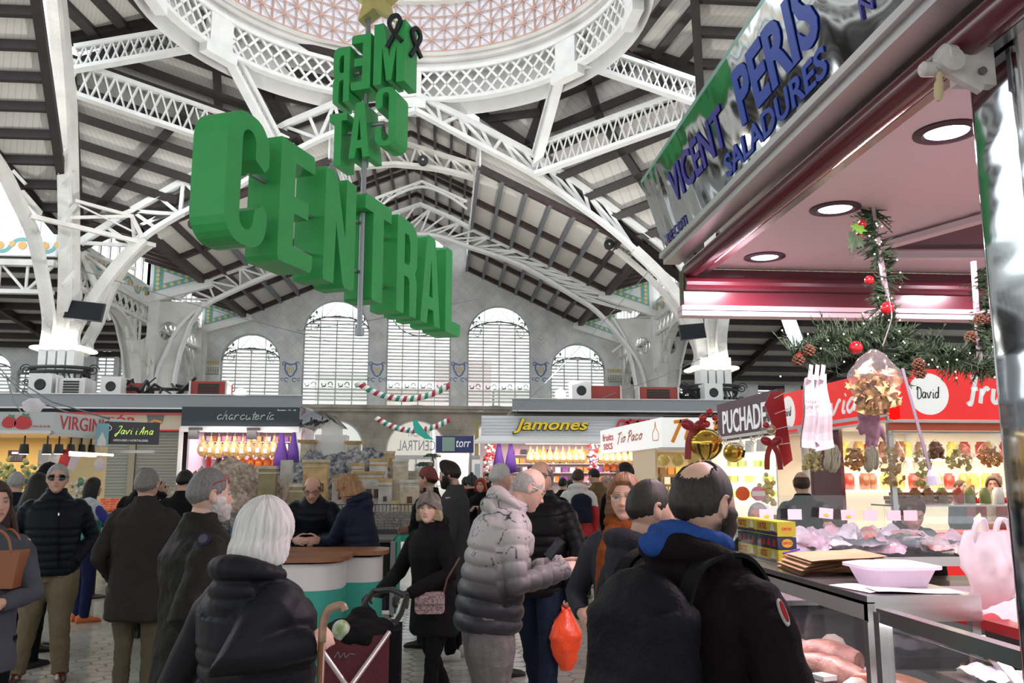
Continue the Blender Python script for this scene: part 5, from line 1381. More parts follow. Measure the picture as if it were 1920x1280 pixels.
# man behind, dark hood profile, and woman with orange scarf
person('dark-haired man in a grey hooded jacket, face in profile half hidden by the bald man',px=1208,depth=3.35,H=1.63,face=hd(1208,-62),voxel=N_,hair='cropped',hair_col=(0.03,0.025,0.022),girth=1.12,top_mat=F_('plum_grey_jacket',(0.045,0.042,0.052),0.7),hood=True,hem=0.80,arms=['pocket','pocket'],leg_mat=M_ddenim,shoe_mat=M_shoe_bk,beard=((0.18,0.13,0.11),0.4),fat=0.4)
person('woman with auburn bob and round glasses, burnt orange sweater under a grey coat',px=1172,depth=4.4,H=1.65,face=hd(1172,155),head_yaw=0.25,voxel=0.007,hair='bob',fem=1,hair_col=(0.26,0.13,0.065),hair_col2=(0.11,0.05,0.025),top='coat',top_mat=F_('slate_coat',(0.06,0.062,0.075),0.8),hem=0.70,
       arms=[((-0.25,0.04,1.13),(-0.10,0.24,1.12)),((0.28,0.04,1.12),(0.16,0.20,1.05))],leg_mat=M_blacktr,shoe_mat=M_shoe_bk,glasses=(M_goldframe,M_lens,(-0.002,0.004)),scarf=(F_('burnt_orange_wool',(0.36,0.09,0.02),0.9),True))
# near bald man with backpack
bk,bkM,bkJ = person('bearded balding man close to the camera in a black hooded top with a blue hood',px=1306,depth=2.35,H=1.68,face=hd(1306,-40),voxel=0.006,hair='crown',hair_col=(0.012,0.010,0.009),hair_col2=(0.045,0.032,0.028),beard=((0.02,0.014,0.012),1.0),girth=1.22,skin=1,
       top_mat=F_('black_plum_sweatshirt',(0.012,0.007,0.010),0.85),hem=0.72,arms=[((-0.30,-0.02,1.10),(-0.22,0.16,0.95)),((0.33,-0.04,1.08),(0.30,0.22,0.93))],leg_mat=M_ddenim,shoe_mat=M_shoe_bk,collar=0.03,top_wrinkle=0.03,hood=True)
# desk people
person('balding man with dark glasses in a dark jacket leaning over the desk to write',px=592,depth=8.6,H=1.74,face=hd(596,175),lean=0.42,head_pitch=-0.55,voxel=0.009,hair='bald',hair_col=(0.10,0.08,0.07),girth=1.15,top_mat=M_navy,top_quilt=(0.07,0.009),hem=0.82,skin=0,
       arms=[((-0.26,0.30,1.10),(-0.10,0.52,1.09)),((0.26,0.30,1.10),(0.12,0.52,1.09))],leg_mat=M_ddenim,shoe_mat=M_shoe_bk,glasses=(M_spec,M_lens,(0,0.002)))
person('woman with short curly sandy hair and long navy padded coat bending over the desk',px=688,depth=8.0,H=1.68,face=hd(688,62),lean=0.22,head_pitch=-0.35,voxel=0.009,hair='curly',hair_col=(0.36,0.20,0.09),fem=1,girth=1.08,top='coat',top_mat=F_('navy_coat',(0.018,0.024,0.055),0.55,0.12,200),top_quilt=(0.075,0.010),hem=0.50,hood=True,
       arms=[((-0.16,0.24,1.14),(-0.08,0.48,1.10)),((0.24,0.18,1.12),(0.10,0.44,1.10))],leg_mat=M_wine,shoe_mat=M_shoe_bk)
# man with pink cap and bearded man in grey coat
person('man in a faded red cap worn backwards and dark jacket, arms crossed',px=806,depth=8.9,H=1.74,face=hd(806,62),voxel=0.009,hair='short',hair_col=BRN,hat='cap_back',hat_col=F_('faded_red_cap',(0.36,0.11,0.10)),girth=1.18,top_mat=M_black,hem=0.80,arms=['fold','fold'],leg_mat=M_ddenim,shoe_mat=M_shoe_bk,collar=0.05)
person('dark-haired bearded man in a grey wool coat looking to the left',px=852,depth=8.3,H=1.80,face=hd(852,75),head_pitch=-0.18,voxel=0.009,hair='quiff',hair_col=(0.018,0.013,0.010),beard=((0.02,0.014,0.012),0.95),top='coat',top_mat=F_('grey_wool_coat',(0.085,0.085,0.092),0.9),hem=0.62,arms=[None,None],leg_mat=M_blacktr,shoe_mat=M_shoe_wh,girth=1.05)
# middle ground
V_ = 0.013
person('white-haired person right behind the bald man in the fading puffer',px=934,depth=7.6,H=1.76,face=hd(934,-60),voxel=V_,hair='short',hair_col=(0.55,0.54,0.53),top_mat=M_greycoat,leg_mat=M_blacktr,shoe_mat=M_shoe_bk)
person('grey-haired man in plain black seen from behind, right of the man with the orange bag',px=1022,depth=8.6,H=1.74,face=hd(1022,-15),voxel=0.011,hair='short',hair_col=(0.12,0.11,0.10),girth=1.2,top_mat=M_black,leg_mat=M_ddenim,shoe_mat=M_shoe_bk)
def redwhite(co,k):
    z = co[:,2]+0.25*(np.abs(co[:,0])-0.12); c = np.where((z > 1.27)[:,None],np.array((0.60,0.58,0.55)),np.array((0.38,0.015,0.02))); return c
rw,rwM,rwJ = person('man in a red and white jacket with dark jeans seen from behind',px=1084,depth=12.3,H=1.76,face=hd(1084,-8),voxel=V_,hair='short',hair_col=BRN,top_mat=vcol_mat('red_white_jacket',0.7),top_color_fn=redwhite,hem=0.82,hood=True,leg_mat=M_ddenim,shoe_mat=M_shoe_bk,girth=1.05)
person('man in a mustard-beige jacket and light blue jeans standing sideways at the ham stall',px=1119,depth=13.6,H=1.80,face=hd(1119,40),head_pitch=-0.3,voxel=V_,hair='short',hair_col=BLK,top_mat=F_('mustard_jacket',(0.24,0.17,0.08)),hem=0.86,leg_mat=F_('light_denim',(0.20,0.27,0.38)),shoe_mat=M_shoe_wh,arms=['phone','phone'])
person('tall dark-haired man with glasses in a black coat, facing left at the ham stall',px=1176,depth=10.5,H=1.82,face=hd(1176,80),voxel=V_,hair='short',hair_col=BLK,top_mat=M_black,leg_mat=M_blacktr,shoe_mat=M_shoe_bk,glasses=(M_spec,M_lens,(0,0)),girth=1.1)
person('old bald man in a black and white jacket behind the mustard jacket',px=1141,depth=14.2,H=1.70,face=hd(1141,120),head_pitch=-0.3,voxel=V_,hair='bald',hair_col=GREY,top_mat=M_black,leg_mat=M_blacktr,shoe_mat=M_shoe_bk,arms=['phone','phone'])
person('woman with bright red hair and a black scarf in the background crowd',px=902,depth=13.8,H=1.63,face=hd(902,165),voxel=V_,hair='bob',fem=1,hair_col=(0.35,0.03,0.02),top_mat=M_black,leg_mat=M_blacktr,shoe_mat=M_shoe_bk,arms=['phone','phone'])
person('grey-hatted person beside the red-haired woman',px=885,depth=14.3,H=1.68,face=hd(885,20),voxel=V_,hair='short',hair_col=GREY,hat='beanie',hat_col=F_('grey_knit',(0.13,0.13,0.14)),top_mat=M_black,leg_mat=M_blacktr,shoe_mat=M_shoe_bk)
person('person in a red jacket far back left of the grey hat',px=874,depth=15.5,H=1.66,face=hd(874,10),voxel=V_,hair='short',hair_col=BLK,top_mat=F_('red_jacket',(0.42,0.02,0.02)),leg_mat=M_blacktr,shoe_mat=M_shoe_bk)
person('dark bearded man far back right of the red-haired woman',px=916,depth=15.0,H=1.72,face=hd(916,150),voxel=V_,hair='short',hair_col=BLK,beard=(BLK,0.8),top_mat=M_black,leg_mat=M_blacktr,shoe_mat=M_shoe_bk)
for px_,dp,h_,lab in ((1055,15.5,1.64,'dark-haired customer at the ham counter left of the red and white jacket'),(1068,16.5,1.60,'small dark-haired customer far back at the ham counter'),(1160,12.6,1.72,'dark-haired customer just left of the tall man in black')):
    person(lab,px=px_,depth=dp,H=h_,face=hd(px_,-10),voxel=0.016,hair='short',hair_col=BLK,top_mat=M_black,leg_mat=M_blacktr,shoe_mat=M_shoe_bk)
# left background
person('grey-haired man in a dark blue jacket facing the fruit stall at the far left',px=30,depth=10.8,H=1.70,face=hd(30,-8),voxel=0.011,hair='short',hair_col=(0.36,0.36,0.36),top_mat=F_('dark_blue_jacket',(0.016,0.02,0.04)),leg_mat=M_blacktr,shoe_mat=M_shoe_bk,girth=1.15)
person('white-haired man in a navy baseball cap behind the sunglasses man',px=86,depth=9.8,H=1.77,face=hd(86,-80),voxel=0.011,hair='short',hair_col=(0.6,0.58,0.55),hat='cap',hat_col=F_('navy_cap',(0.02,0.022,0.03)),top_mat=F_('dark_blue_jacket2',(0.016,0.02,0.04)),leg_mat=M_blacktr,shoe_mat=M_shoe_bk)
person('woman with long black hair and black coat just behind the sunglasses man',px=70,depth=9.0,H=1.68,face=hd(70,-40),voxel=0.011,hair='long',long_hair=True,fem=1,hair_col=BLK,top_mat=M_black,leg_mat=M_blacktr,shoe_mat=M_shoe_bk,girth=1.1)
def wbt(co,k):
    z = co[:,2]; r = np.abs(co[:,0]); c = np.where((z > 1.22)[:,None],np.array((0.45,0.47,0.52)),np.array((0.04,0.34,0.28))); c = np.where(((r > 0.225) | (co[:,1] > 0.17))[:,None],np.array((0.03,0.03,0.22)),c); return c
person('dark-haired woman in a white, teal and blue top reaching over the fruit display',px=172,depth=11.5,H=1.64,face=hd(172,-70),voxel=0.011,hair='long',fem=1,hair_col=BLK,top_mat=vcol_mat('white_teal_top',0.7),top_color_fn=wbt,hem=0.85,leg_mat=F_('blue_trousers',(0.03,0.04,0.14)),shoe_mat=M_shoe_or,arms=[((-0.20,0.20,1.15),(-0.10,0.50,1.22)),((0.24,0.18,1.15),(0.12,0.48,1.20))])
person('black-haired man in a black jacket behind the long grey coat',px=268,depth=10.2,H=1.74,face=hd(268,-30),voxel=V_,hair='short',hair_col=BLK,top_mat=M_black,leg_mat=M_blacktr,shoe_mat=M_shoe_bk,arms=[None,'phone'])
person('dark-haired person right behind the black-haired man on the left',px=280,depth=12.5,H=1.76,face=hd(280,0),voxel=0.016,hair='short',hair_col=BLK,top_mat=M_black,leg_mat=M_blacktr,shoe_mat=M_shoe_bk)
person('bald man far back right of the long grey coat',px=292,depth=14.0,H=1.66,face=hd(292,-60),voxel=0.016,hair='bald',hair_col=BRN,top_mat=M_greycoat,leg_mat=M_blacktr,shoe_mat=M_shoe_bk)
person('person in sunglasses far back beside the closed grey shutter',px=303,depth=14.8,H=1.60,face=hd(303,-120),voxel=0.016,hair='short',hair_col=GREY,top_mat=M_greycoat,leg_mat=M_blacktr,shoe_mat=M_shoe_bk,glasses=(M_spec,M_darklens,(0,0)))
person('man in black beside the charcuteria stall, behind the man with red glasses',px=345,depth=9.9,H=1.72,face=hd(350,-30),voxel=V_,hair='short',hair_col=BLK,top_mat=M_black,leg_mat=M_blacktr,shoe_mat=M_shoe_bk)
# customers bending over the far side of the counter, vendors and a figure at the dried-fruit stall
person('grey-haired customer bending down behind the stack of tins',px=1432,depth=7.0,H=1.52,face=hd(1432,170),lean=0.55,voxel=0.011,hair='short',hair_col=(0.45,0.43,0.41),top_mat=M_black,leg_mat=M_blacktr,shoe_mat=M_shoe_bk)
person('dark-haired customer peering over the counter behind the price cards',px=1606,depth=6.9,H=1.50,face=hd(1606,150),lean=0.50,stoop=0.3,head_pitch=-0.3,voxel=0.009,hair='short',hair_col=(0.05,0.035,0.03),top_mat=M_black,leg_mat=M_blacktr,shoe_mat=M_shoe_bk)
person('brown-haired customer with head bowed right of the price cards',px=1672,depth=7.1,H=1.60,face=hd(1672,200),lean=0.45,stoop=0.2,head_pitch=-0.5,voxel=0.009,hair='quiff',hair_col=(0.09,0.05,0.035),top_mat=F_('grey_cardigan',(0.12,0.11,0.11)),leg_mat=M_blacktr,shoe_mat=M_shoe_bk)
person('young saleswoman with tied-back hair and dark jacket behind the jars',px=1797,depth=13.4,H=1.62,face=hd(1797,-115),voxel=0.009,hair='tied',fem=1,hair_col=(0.12,0.06,0.03),top_mat=M_black,leg_mat=M_blacktr,shoe_mat=M_shoe_bk,skip_legs=False)
vd,vdM,vdJ = person('saleswoman in red glasses, cream scarf and red apron raising her hand',px=1862,depth=13.2,H=1.66,face=hd(1862,175),voxel=0.009,hair='bob',fem=1,hair_col=(0.12,0.07,0.04),top_mat=F_('red_apron',(0.42,0.02,0.02)),leg_mat=M_blacktr,shoe_mat=M_shoe_bk,glasses=(M_redframe,M_lens,(0,0.002)),scarf=(F_('cream_scarf',(0.62,0.56,0.44)),True),arms=[((-0.25,0.05,1.12),(-0.05,0.2,1.1)),((0.30,0.08,1.20),(0.24,0.16,1.46))],hands=(None,dict(d=(0.1,0.1,1),n=(0,-1,0),side=-1,curl=0.15)))
person('dark-coated person standing by the maroon door of the dried-fruit stall',px=1503,depth=9.0,H=1.70,face=hd(1508,10),voxel=0.013,hair='bald',hair_col=BRN,top_mat=M_black,leg_mat=M_blacktr,shoe_mat=M_shoe_bk)
bpy.context.view_layer.update(); DG = bpy.context.evaluated_depsgraph_get()
def stick(o,px,py):                    # point and normal on a garment
    inv = o.matrix_world.inverted(); a = inv @ Vector((0,0,CAM_H)); d = (inv.to_3x3() @ ray(px,py)).normalized(); ok,p,n,_ = o.ray_cast(a,d)
    return (o.matrix_world @ p,(o.matrix_world.to_3x3() @ n).normalized()) if ok else None
def garment(body): return [c for c in COL.objects if c.parent == body and c.name.split('.')[0] in ('jacket','coat','quilted_vest')][0]
def badge(body,px,py,rx,rz,m_,nm,dz=0.004):
    g_ = garment(body); h = stick(g_,px,py)
    if not h: return
    p,n = h; u = Vector((0,0,1)).cross(n).normalized(); w = n.cross(u); mb = MB(); mb.plate([[(rx*math.cos(t),rz*math.sin(t)) for t in [2*PI*q/18 for q in range(18)]]],0.006,lambda x,y,d=0: p+u*x+w*y+n*(d+dz)); o = mb.build(nm,m_); o.parent = g_; o.matrix_parent_inverse = g_.matrix_world.inverted()
badge(PEOPLE[3],383,1012,0.030,0.030,F_('navy_badge',(0.05,0.05,0.12)),'round_badge'); badge(PEOPLE[3],383,1012,0.020,0.020,F_('grey_badge_ring',(0.16,0.16,0.2)),'badge_ring',0.008)
badge(bk,1466,1150,0.009,0.034,F_('white_patch',(0.9,0.85,0.82)),'sleeve_patch'); badge(bk,1466,1150,0.005,0.026,F_('red_patch',(0.6,0.03,0.04)),'sleeve_patch_centre',0.008)
for y_ in range(940,1065,6): badge(PEOPLE[0],110,y_,0.006,0.012,M_alu_ if y_ == 964 else MATS['black_trousers'],'zip_segment',0.002)
print('people',len(PEOPLE),time.time()-T0)

# ------------------------------------------------------------ foreground deli stall at the right
def chrome(name,col,rough,bs,bump,sc=(1,1,1)):
    m = mat(name,col,rough,metal=1.0); nt = m.node_tree; tc = nt.nodes.new('ShaderNodeTexCoord'); mp = nt.nodes.new('ShaderNodeMapping'); n = nt.nodes.new('ShaderNodeTexNoise'); b = nt.nodes.new('ShaderNodeBump')
    mp.inputs['Scale'].default_value = sc; n.inputs['Scale'].default_value = bs; n.inputs['Detail'].default_value = 1
    nt.links.new(tc.outputs['Object'],mp.inputs[0]); nt.links.new(mp.outputs[0],n.inputs['Vector']); nt.links.new(n.outputs['Fac'],b.inputs['Height']); b.inputs['Strength'].default_value = bump; b.inputs['Distance'].default_value = 0.05
    nt.links.new(b.outputs['Normal'],nt.nodes['Principled BSDF'].inputs['Normal']); return m
M_mirror = chrome('wavy_mirror_steel',(0.60,0.61,0.62),0.05,2.6,0.16,(1,1.6,1))
M_post = chrome('brushed_post_steel',(0.50,0.53,0.57),0.08,1.2,0.10,(2,2,6))
M_alu = mat('pale_aluminium',(0.55,0.53,0.53),0.35,metal=0.6); M_steel = mat('stainless_steel',(0.50,0.49,0.49),0.22,metal=0.9)
M_maroon = mat('maroon_profile',(0.10,0.012,0.022),0.25,coat=0.4); M_soffit = mat('lamp_tinted_soffit',(0.74,0.64,0.67),0.45,noise_amt=0.02,noise_scale=1)  # pink cast of the stall lamps is put into the soffit colour
M_blue = mat('blue_letter',(0.02,0.06,0.42),0.3); M_dkblue = mat('dark_blue_letter',(0.03,0.02,0.30),0.3)
M_cglass = clear_mat('counter_glass',(0.93,0.97,0.96),0.14,0.02)
M_acryl = clear_mat('clear_acrylic',(0.94,0.94,0.96),0.12,0.03); M_gedge = mat('glass_edge',(0.30,0.48,0.44),0.2)
SZ = 2.9; Y0,Y1 = 0.7,4.92; XF = 1.42
stall = empty('deli_stall',(3.0,3.0,0),'mirror-fronted deli stall with a ceiling coloured with pink lamplight, filling the right foreground','market stall')
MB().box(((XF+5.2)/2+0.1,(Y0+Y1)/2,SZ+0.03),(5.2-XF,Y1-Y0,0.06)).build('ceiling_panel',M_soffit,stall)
MB().box(((XF+5.2)/2+0.1,(Y0+Y1)/2,SZ+0.30),(5.2-XF,Y1-Y0,0.04)).build('roof_sheet',M_alu,stall)
mb = MB(); mb.box((1.375,(Y0+Y1)/2,2.955),(0.10,Y1-Y0+0.1,0.04)); mb.box((1.315,(Y0+Y1)/2,2.985),(0.03,Y1-Y0+0.1,0.03)); mb.build('eaves_strip',M_alu,stall)
mb = MB(); mb.tube([(1.475,Y0,2.885),(1.475,Y1,2.885)],0.052,16); mb.build('roller_tube',M_maroon,stall,smooth=True)
mb = MB(); mb.box((1.55,(Y0+Y1)/2,2.885),(0.04,Y1-Y0,0.05)); mb.build('inner_strip',M_steel,stall)
mb = MB(); mb.box((3.3,Y1+0.02,2.84),(3.75,0.10,0.10)); mb.tube([(1.43,Y1-0.03,2.80),(5.2,Y1-0.03,2.80)],0.045,14); mb.box((3.3,Y1+0.02,2.73),(3.75,0.09,0.12)); mb.build('back_beam',M_maroon,stall)
mb = MB(); mb.box((3.3,Y1+0.02,2.655),(3.78,0.11,0.028)); mb.box((3.3,Y1+0.02,2.622),(3.78,0.10,0.028)); mb.build('back_strip',mat('pinkish_aluminium',(0.66,0.52,0.56),0.4),stall)
# fascia
fo = Vector((1.32,Y1-0.03,3.0)); fux = Vector((0,-1,0)); fuy = Vector((-0.135,0,0.42)); ff = frame_f(fo,fux,fuy); FH = fuy.length; FL = Y1-Y0
MB().plate([[(0,0),(FL,0),(FL,FH),(0,FH)]],-0.02,ff).build('mirror_fascia',M_mirror,stall)
MB().plate([[(-0.01,FH),(FL,FH),(FL,FH+0.018),(-0.01,FH+0.018)]],-0.03,ff).build('fascia_edge',M_gedge,stall)
mb = MB(); mb.plate([[(-0.012,0),(0,0),(0,FH),(-0.012,FH)]],-0.03,ff); mb.build('fascia_end',M_gedge,stall)
def fit_text(txt,w,h,d,f,**k):      # lettering stretched to a width and a cap height
    q = text_mb(txt,1.0,d,lambda a,b,c: Vector((a,b,c)),align='LEFT',**k); v = np.array(q.v); mn = v.min(0); mx_ = v.max(0)
    q.v = [f((x-mn[0])*w/(mx_[0]-mn[0]),(y-mn[1])*h/(mx_[1]-mn[1]),z) for x,y,z in q.v]; return q
def on_fascia(txt,x0,x1,y0,h,m,sh=0.25,bold=0.02): fit_text(txt,x1-x0,h,0.004,lambda a,b,c: ff(x0+a,y0+b,c+0.003),shear=sh,bold=bold).build('lettering',m,stall)
on_fascia('VICENT',0.46,1.36,0.16,0.17,M_dkblue); on_fascia('PERIS',1.50,2.32,0.15,0.22,M_blue,bold=0.03); on_fascia('SALADURES',1.18,2.26,0.03,0.095,M_blue)
on_fascia('Nº 77-78',2.50,2.95,0.07,0.06,M_dkblue,bold=0); on_fascia('DE COTI',0.10,0.50,0.02,0.05,M_dkblue,bold=0)
# downlights
for k,y in enumerate((2.82,3.72,4.61)):
    rt = empty('downlight',(1.82,y,SZ),'round recessed downlight in the lamp-tinted stall ceiling, %s' % ('nearest to the steel post','middle one of the three','farthest, near the back beam')[k],'downlight','downlights in the stall ceiling')
    mb = MB(); mb.lathe([(0.115,0.0),(0.115,-0.006),(0.085,-0.012),(0.075,-0.004),(0.075,0.0)],(1.82,y,SZ),32); mb.build('trim_ring',mat('plum_ring',(0.04,0.015,0.03),0.4),rt,smooth=True)
    MB().lathe([(0.0,-0.003),(0.076,-0.003),(0.076,-0.001)],(1.82,y,SZ),28).build('lamp_glass',mat('lit_lamp',(1,1,1),0.4,emit=(1,0.93,0.97),emit_s=9.0),rt)
for x,y in ((1.66,3.0),(1.66,4.5),(2.9,3.0),(3.2,4.4)):
    area_light('stall_lamp',(x,y,SZ-0.05),0.25,30,(1.0,0.76,0.85))
# roof hatch, upper right
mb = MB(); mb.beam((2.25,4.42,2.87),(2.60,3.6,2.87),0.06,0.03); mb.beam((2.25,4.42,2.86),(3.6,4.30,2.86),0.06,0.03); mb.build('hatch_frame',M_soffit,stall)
MB().plate([[(2.30,4.36),(2.65,3.62),(3.6,3.62),(3.6,4.25)]],0.01,lambda x,y,d=0: Vector((x,y,SZ-0.012+d))).build('hatch_opening',mat('dark_plum',(0.05,0.012,0.03),0.5),stall)
# mirror post with crank bracket
mb = MB(); P_ = []
R0 = 0.05
prof = rrect(1.58,2.10,1.86,2.345,0.04)
mb.plate([prof],2.95,lambda x,y,d=0: Vector((x,y,d))); mb.build('corner_post',M_post,stall,smooth=True)
mb = MB(); mb.plate([rrect(1.575,2.085,1.60,2.10,0.004)],2.9,lambda x,y,d=0: Vector((x,y,d))); mb.build('post_edge',M_alu,stall)
cr = empty('awning_crank',(1.46,2.18,2.92),'white plastic awning gearbox with a dangling yellowed handle on the steel post','awning crank')
M_pl = mat('old_white_plastic',(0.55,0.53,0.50),0.5,noise_amt=0.12,noise_scale=12)
mb = MB(); mb.box((1.50,2.16,2.78),(0.16,0.05,0.20)); mb.box((1.42,2.13,2.70),(0.20,0.03,0.03),Matrix.Rotation(0.5,3,'Y')); mb.build('bracket',M_pl,cr)
for dz in (-0.05,0.05):
    mb = MB(); mb.lathe([(0.0,0),(0.016,0),(0.016,0.012),(0,0.012)],(1.52,2.13,2.78+dz),10,Matrix.Rotation(PI/2,3,'X')); mb.build('bolt',mat('dark_bolt',(0.12,0.11,0.10),0.5),cr)
mb = MB(); mb.lathe([(0.03,0),(0.055,0.01),(0.06,0.05),(0.04,0.07),(0.02,0.075)],(1.42,2.14,2.78),18,Matrix.Rotation(-PI/2,3,'Y')); mb.lathe([(0.05,0),(0.05,0.06),(0.03,0.065)],(1.38,2.15,2.76),18,Matrix.Rotation(PI/2,3,'X')); mb.lathe([(0.028,0),(0.030,0.05),(0.02,0.06)],(1.34,2.15,2.74),14,Matrix.Rotation(-PI/2,3,'Y')); mb.build('gear_housing',M_pl,cr,smooth=True)
mb = MB(); mb.lathe([(0.008,0.0),(0.014,-0.012),(0.011,-0.03),(0.018,-0.05),(0.017,-0.10),(0.008,-0.12),(0,-0.122)],(1.345,2.13,2.72),12,Matrix.Rotation(0.12,3,'Y')); mb.build('handle',mat('yellowed_plastic',(0.52,0.42,0.24),0.5),cr,smooth=True)

cr.scale = (0.72,0.72,0.72)
# counters --------------------------------------------------------------
M_tray = mat('white_tray',(0.62,0.60,0.60),0.4); M_dark = mat('dark_stall_panel',(0.05,0.045,0.05),0.6)  # one dark colour for plinths, cabinet, stands and table tops
ca = empty('glass_display_counter',(1.9,4.1,0),'long glass-fronted display counter with a steel top holding paper and tins','display counter')
MB().box((1.86,4.26,1.185),(0.46,1.98,0.035)).build('steel_top',M_steel,ca)
MB().box((1.645,4.26,1.145),(0.03,1.98,0.07)).build('front_rail',M_alu,ca)
MB().box((1.86,3.285,1.14),(0.46,0.03,0.07)).build('end_rail',M_steel,ca)
for x,y in ((1.65,3.30),(1.65,5.22),(2.07,3.30)): MB().box((x,y,0.86),(0.035,0.035,0.56)).build('corner_upright',M_steel,ca)
MB().box((1.64,4.26,0.86),(0.008,1.9,0.52)).build('front_glass',M_cglass,ca); MB().box((1.86,3.29,0.86),(0.40,0.008,0.52)).build('end_glass',M_cglass,ca)
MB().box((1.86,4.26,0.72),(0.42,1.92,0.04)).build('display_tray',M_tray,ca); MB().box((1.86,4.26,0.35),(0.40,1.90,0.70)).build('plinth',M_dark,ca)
cb = empty('glass_display_counter',(1.95,2.7,0),'nearer glass counter with a sloping steel corner frame beside the steel post','display counter')
mb = MB(); mb.beam((1.63,3.16,1.15),(1.63,1.2,1.15),0.045,0.05); mb.build('top_rail',M_steel,cb);
mb = MB(); mb.beam((1.63,3.16,1.16),(1.63,3.16,0.5),0.05,0.04); mb.build('corner_upright',M_steel,cb); mb = MB(); mb.beam((2.0,3.16,1.06),(1.72,1.9,0.66),0.035,0.03); mb.build('sloping_brace',M_steel,cb)
MB().box((1.63,2.2,0.86),(0.008,1.9,0.5)).build('front_glass',M_cglass,cb)
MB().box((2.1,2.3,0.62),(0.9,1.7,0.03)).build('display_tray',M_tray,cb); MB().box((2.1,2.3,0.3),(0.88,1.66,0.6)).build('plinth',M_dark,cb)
mb = MB(); mb.box((2.1,3.0,0.93),(0.55,0.34,0.03)); mb.box((2.1,2.84,0.88),(0.55,0.02,0.10)); mb.build('inner_shelf',M_steel,cb)
rc = empty('red_counter',(2.9,3.2,0),'bright red counter top under the white plastic bag','counter'); MB().box((2.62,3.2,1.08),(0.98,1.2,0.04)).build('worktop',mat('red_laminate',(0.42,0.012,0.02),0.25),rc); MB().box((2.75,3.4,0.53),(0.7,0.7,1.06)).build('cabinet',M_dark,rc)
cc = empty('rear_display_counter',(3.4,5.7,0),'rear steel counter covered with vacuum packets and price cards','display counter')
MB().box((3.3,5.75,1.13),(2.5,0.55,0.03)).build('steel_top',M_steel,cc); MB().box((3.3,5.48,1.115),(2.5,0.02,0.06)).build('front_lip',M_alu,cc); MB().box((3.3,5.55,0.90),(2.4,0.02,0.10)).build('lower_shelf_lip',mat('pale_pink_lip',(0.62,0.5,0.54),0.4),cc); MB().box((3.3,5.75,0.86),(2.4,0.5,0.03)).build('lower_shelf',M_steel,cc); MB().box((3.3,5.8,0.42),(2.4,0.5,0.84)).build('plinth',M_dark,cc)
for x in (2.3,2.9,3.5,4.1): MB().box((x,5.72,0.93),(0.3,0.3,0.10)).build('food_tub',mat('pale_food_tub',(0.55,0.48,0.38),0.4),cc)
# acrylic strip with price cards
ps = empty('price_strip',(2.9,5.5,1.27),'clear acrylic strip standing on the rear counter, holding the price cards','acrylic stand')
MB().box((2.78,5.50,1.34),(1.50,0.006,0.40)).build('acrylic_sheet',M_acryl,ps)
for k,(px,py,rot,yel) in enumerate(((1437,964,0.0,1),(1490,964,0.0,0),(1549,962,0.1,1),(1590,965,-0.02,1),(1632,966,0,0),(1676,966,0,0),(1707,966,0,0))):
    p = W(px,py,5.44,0);
    if k == 0: pass
    c = empty('price_card',p,'pinkish-white price card clipped to the acrylic strip, number %d from the left' % (k+1),'price card','price cards on the acrylic strip')
    c['label'] = ['leftmost price card on the acrylic strip, with a yellow mark','plain price card second from the left on the strip','tilted price card with a yellow mark on the strip','upright price card with yellow mark, right of the tilted card','plain price card in the middle of the strip','plain price card second from the right on the strip','rightmost price card on the acrylic strip'][k]
    R = Matrix.Rotation(rot,3,'Y'); MB().box(p,(0.092,0.004,0.066),R).build('card',mat('price_card_paper',(0.72,0.62,0.68),0.5),c)
    if yel: MB().plate([arc2(0,0,0.018,0,2*PI-0.3,12,0.009)],0.002,lambda x,y,d=0: p+R @ Vector((x,-0.004-d,y-0.01))).build('yellow_price',mat('yellow_ink',(0.80,0.55,0.05),0.5),c)
    MB().box(p+Vector((0,0.006,0.04)),(0.03,0.008,0.03)).build('clip',M_acryl,c)
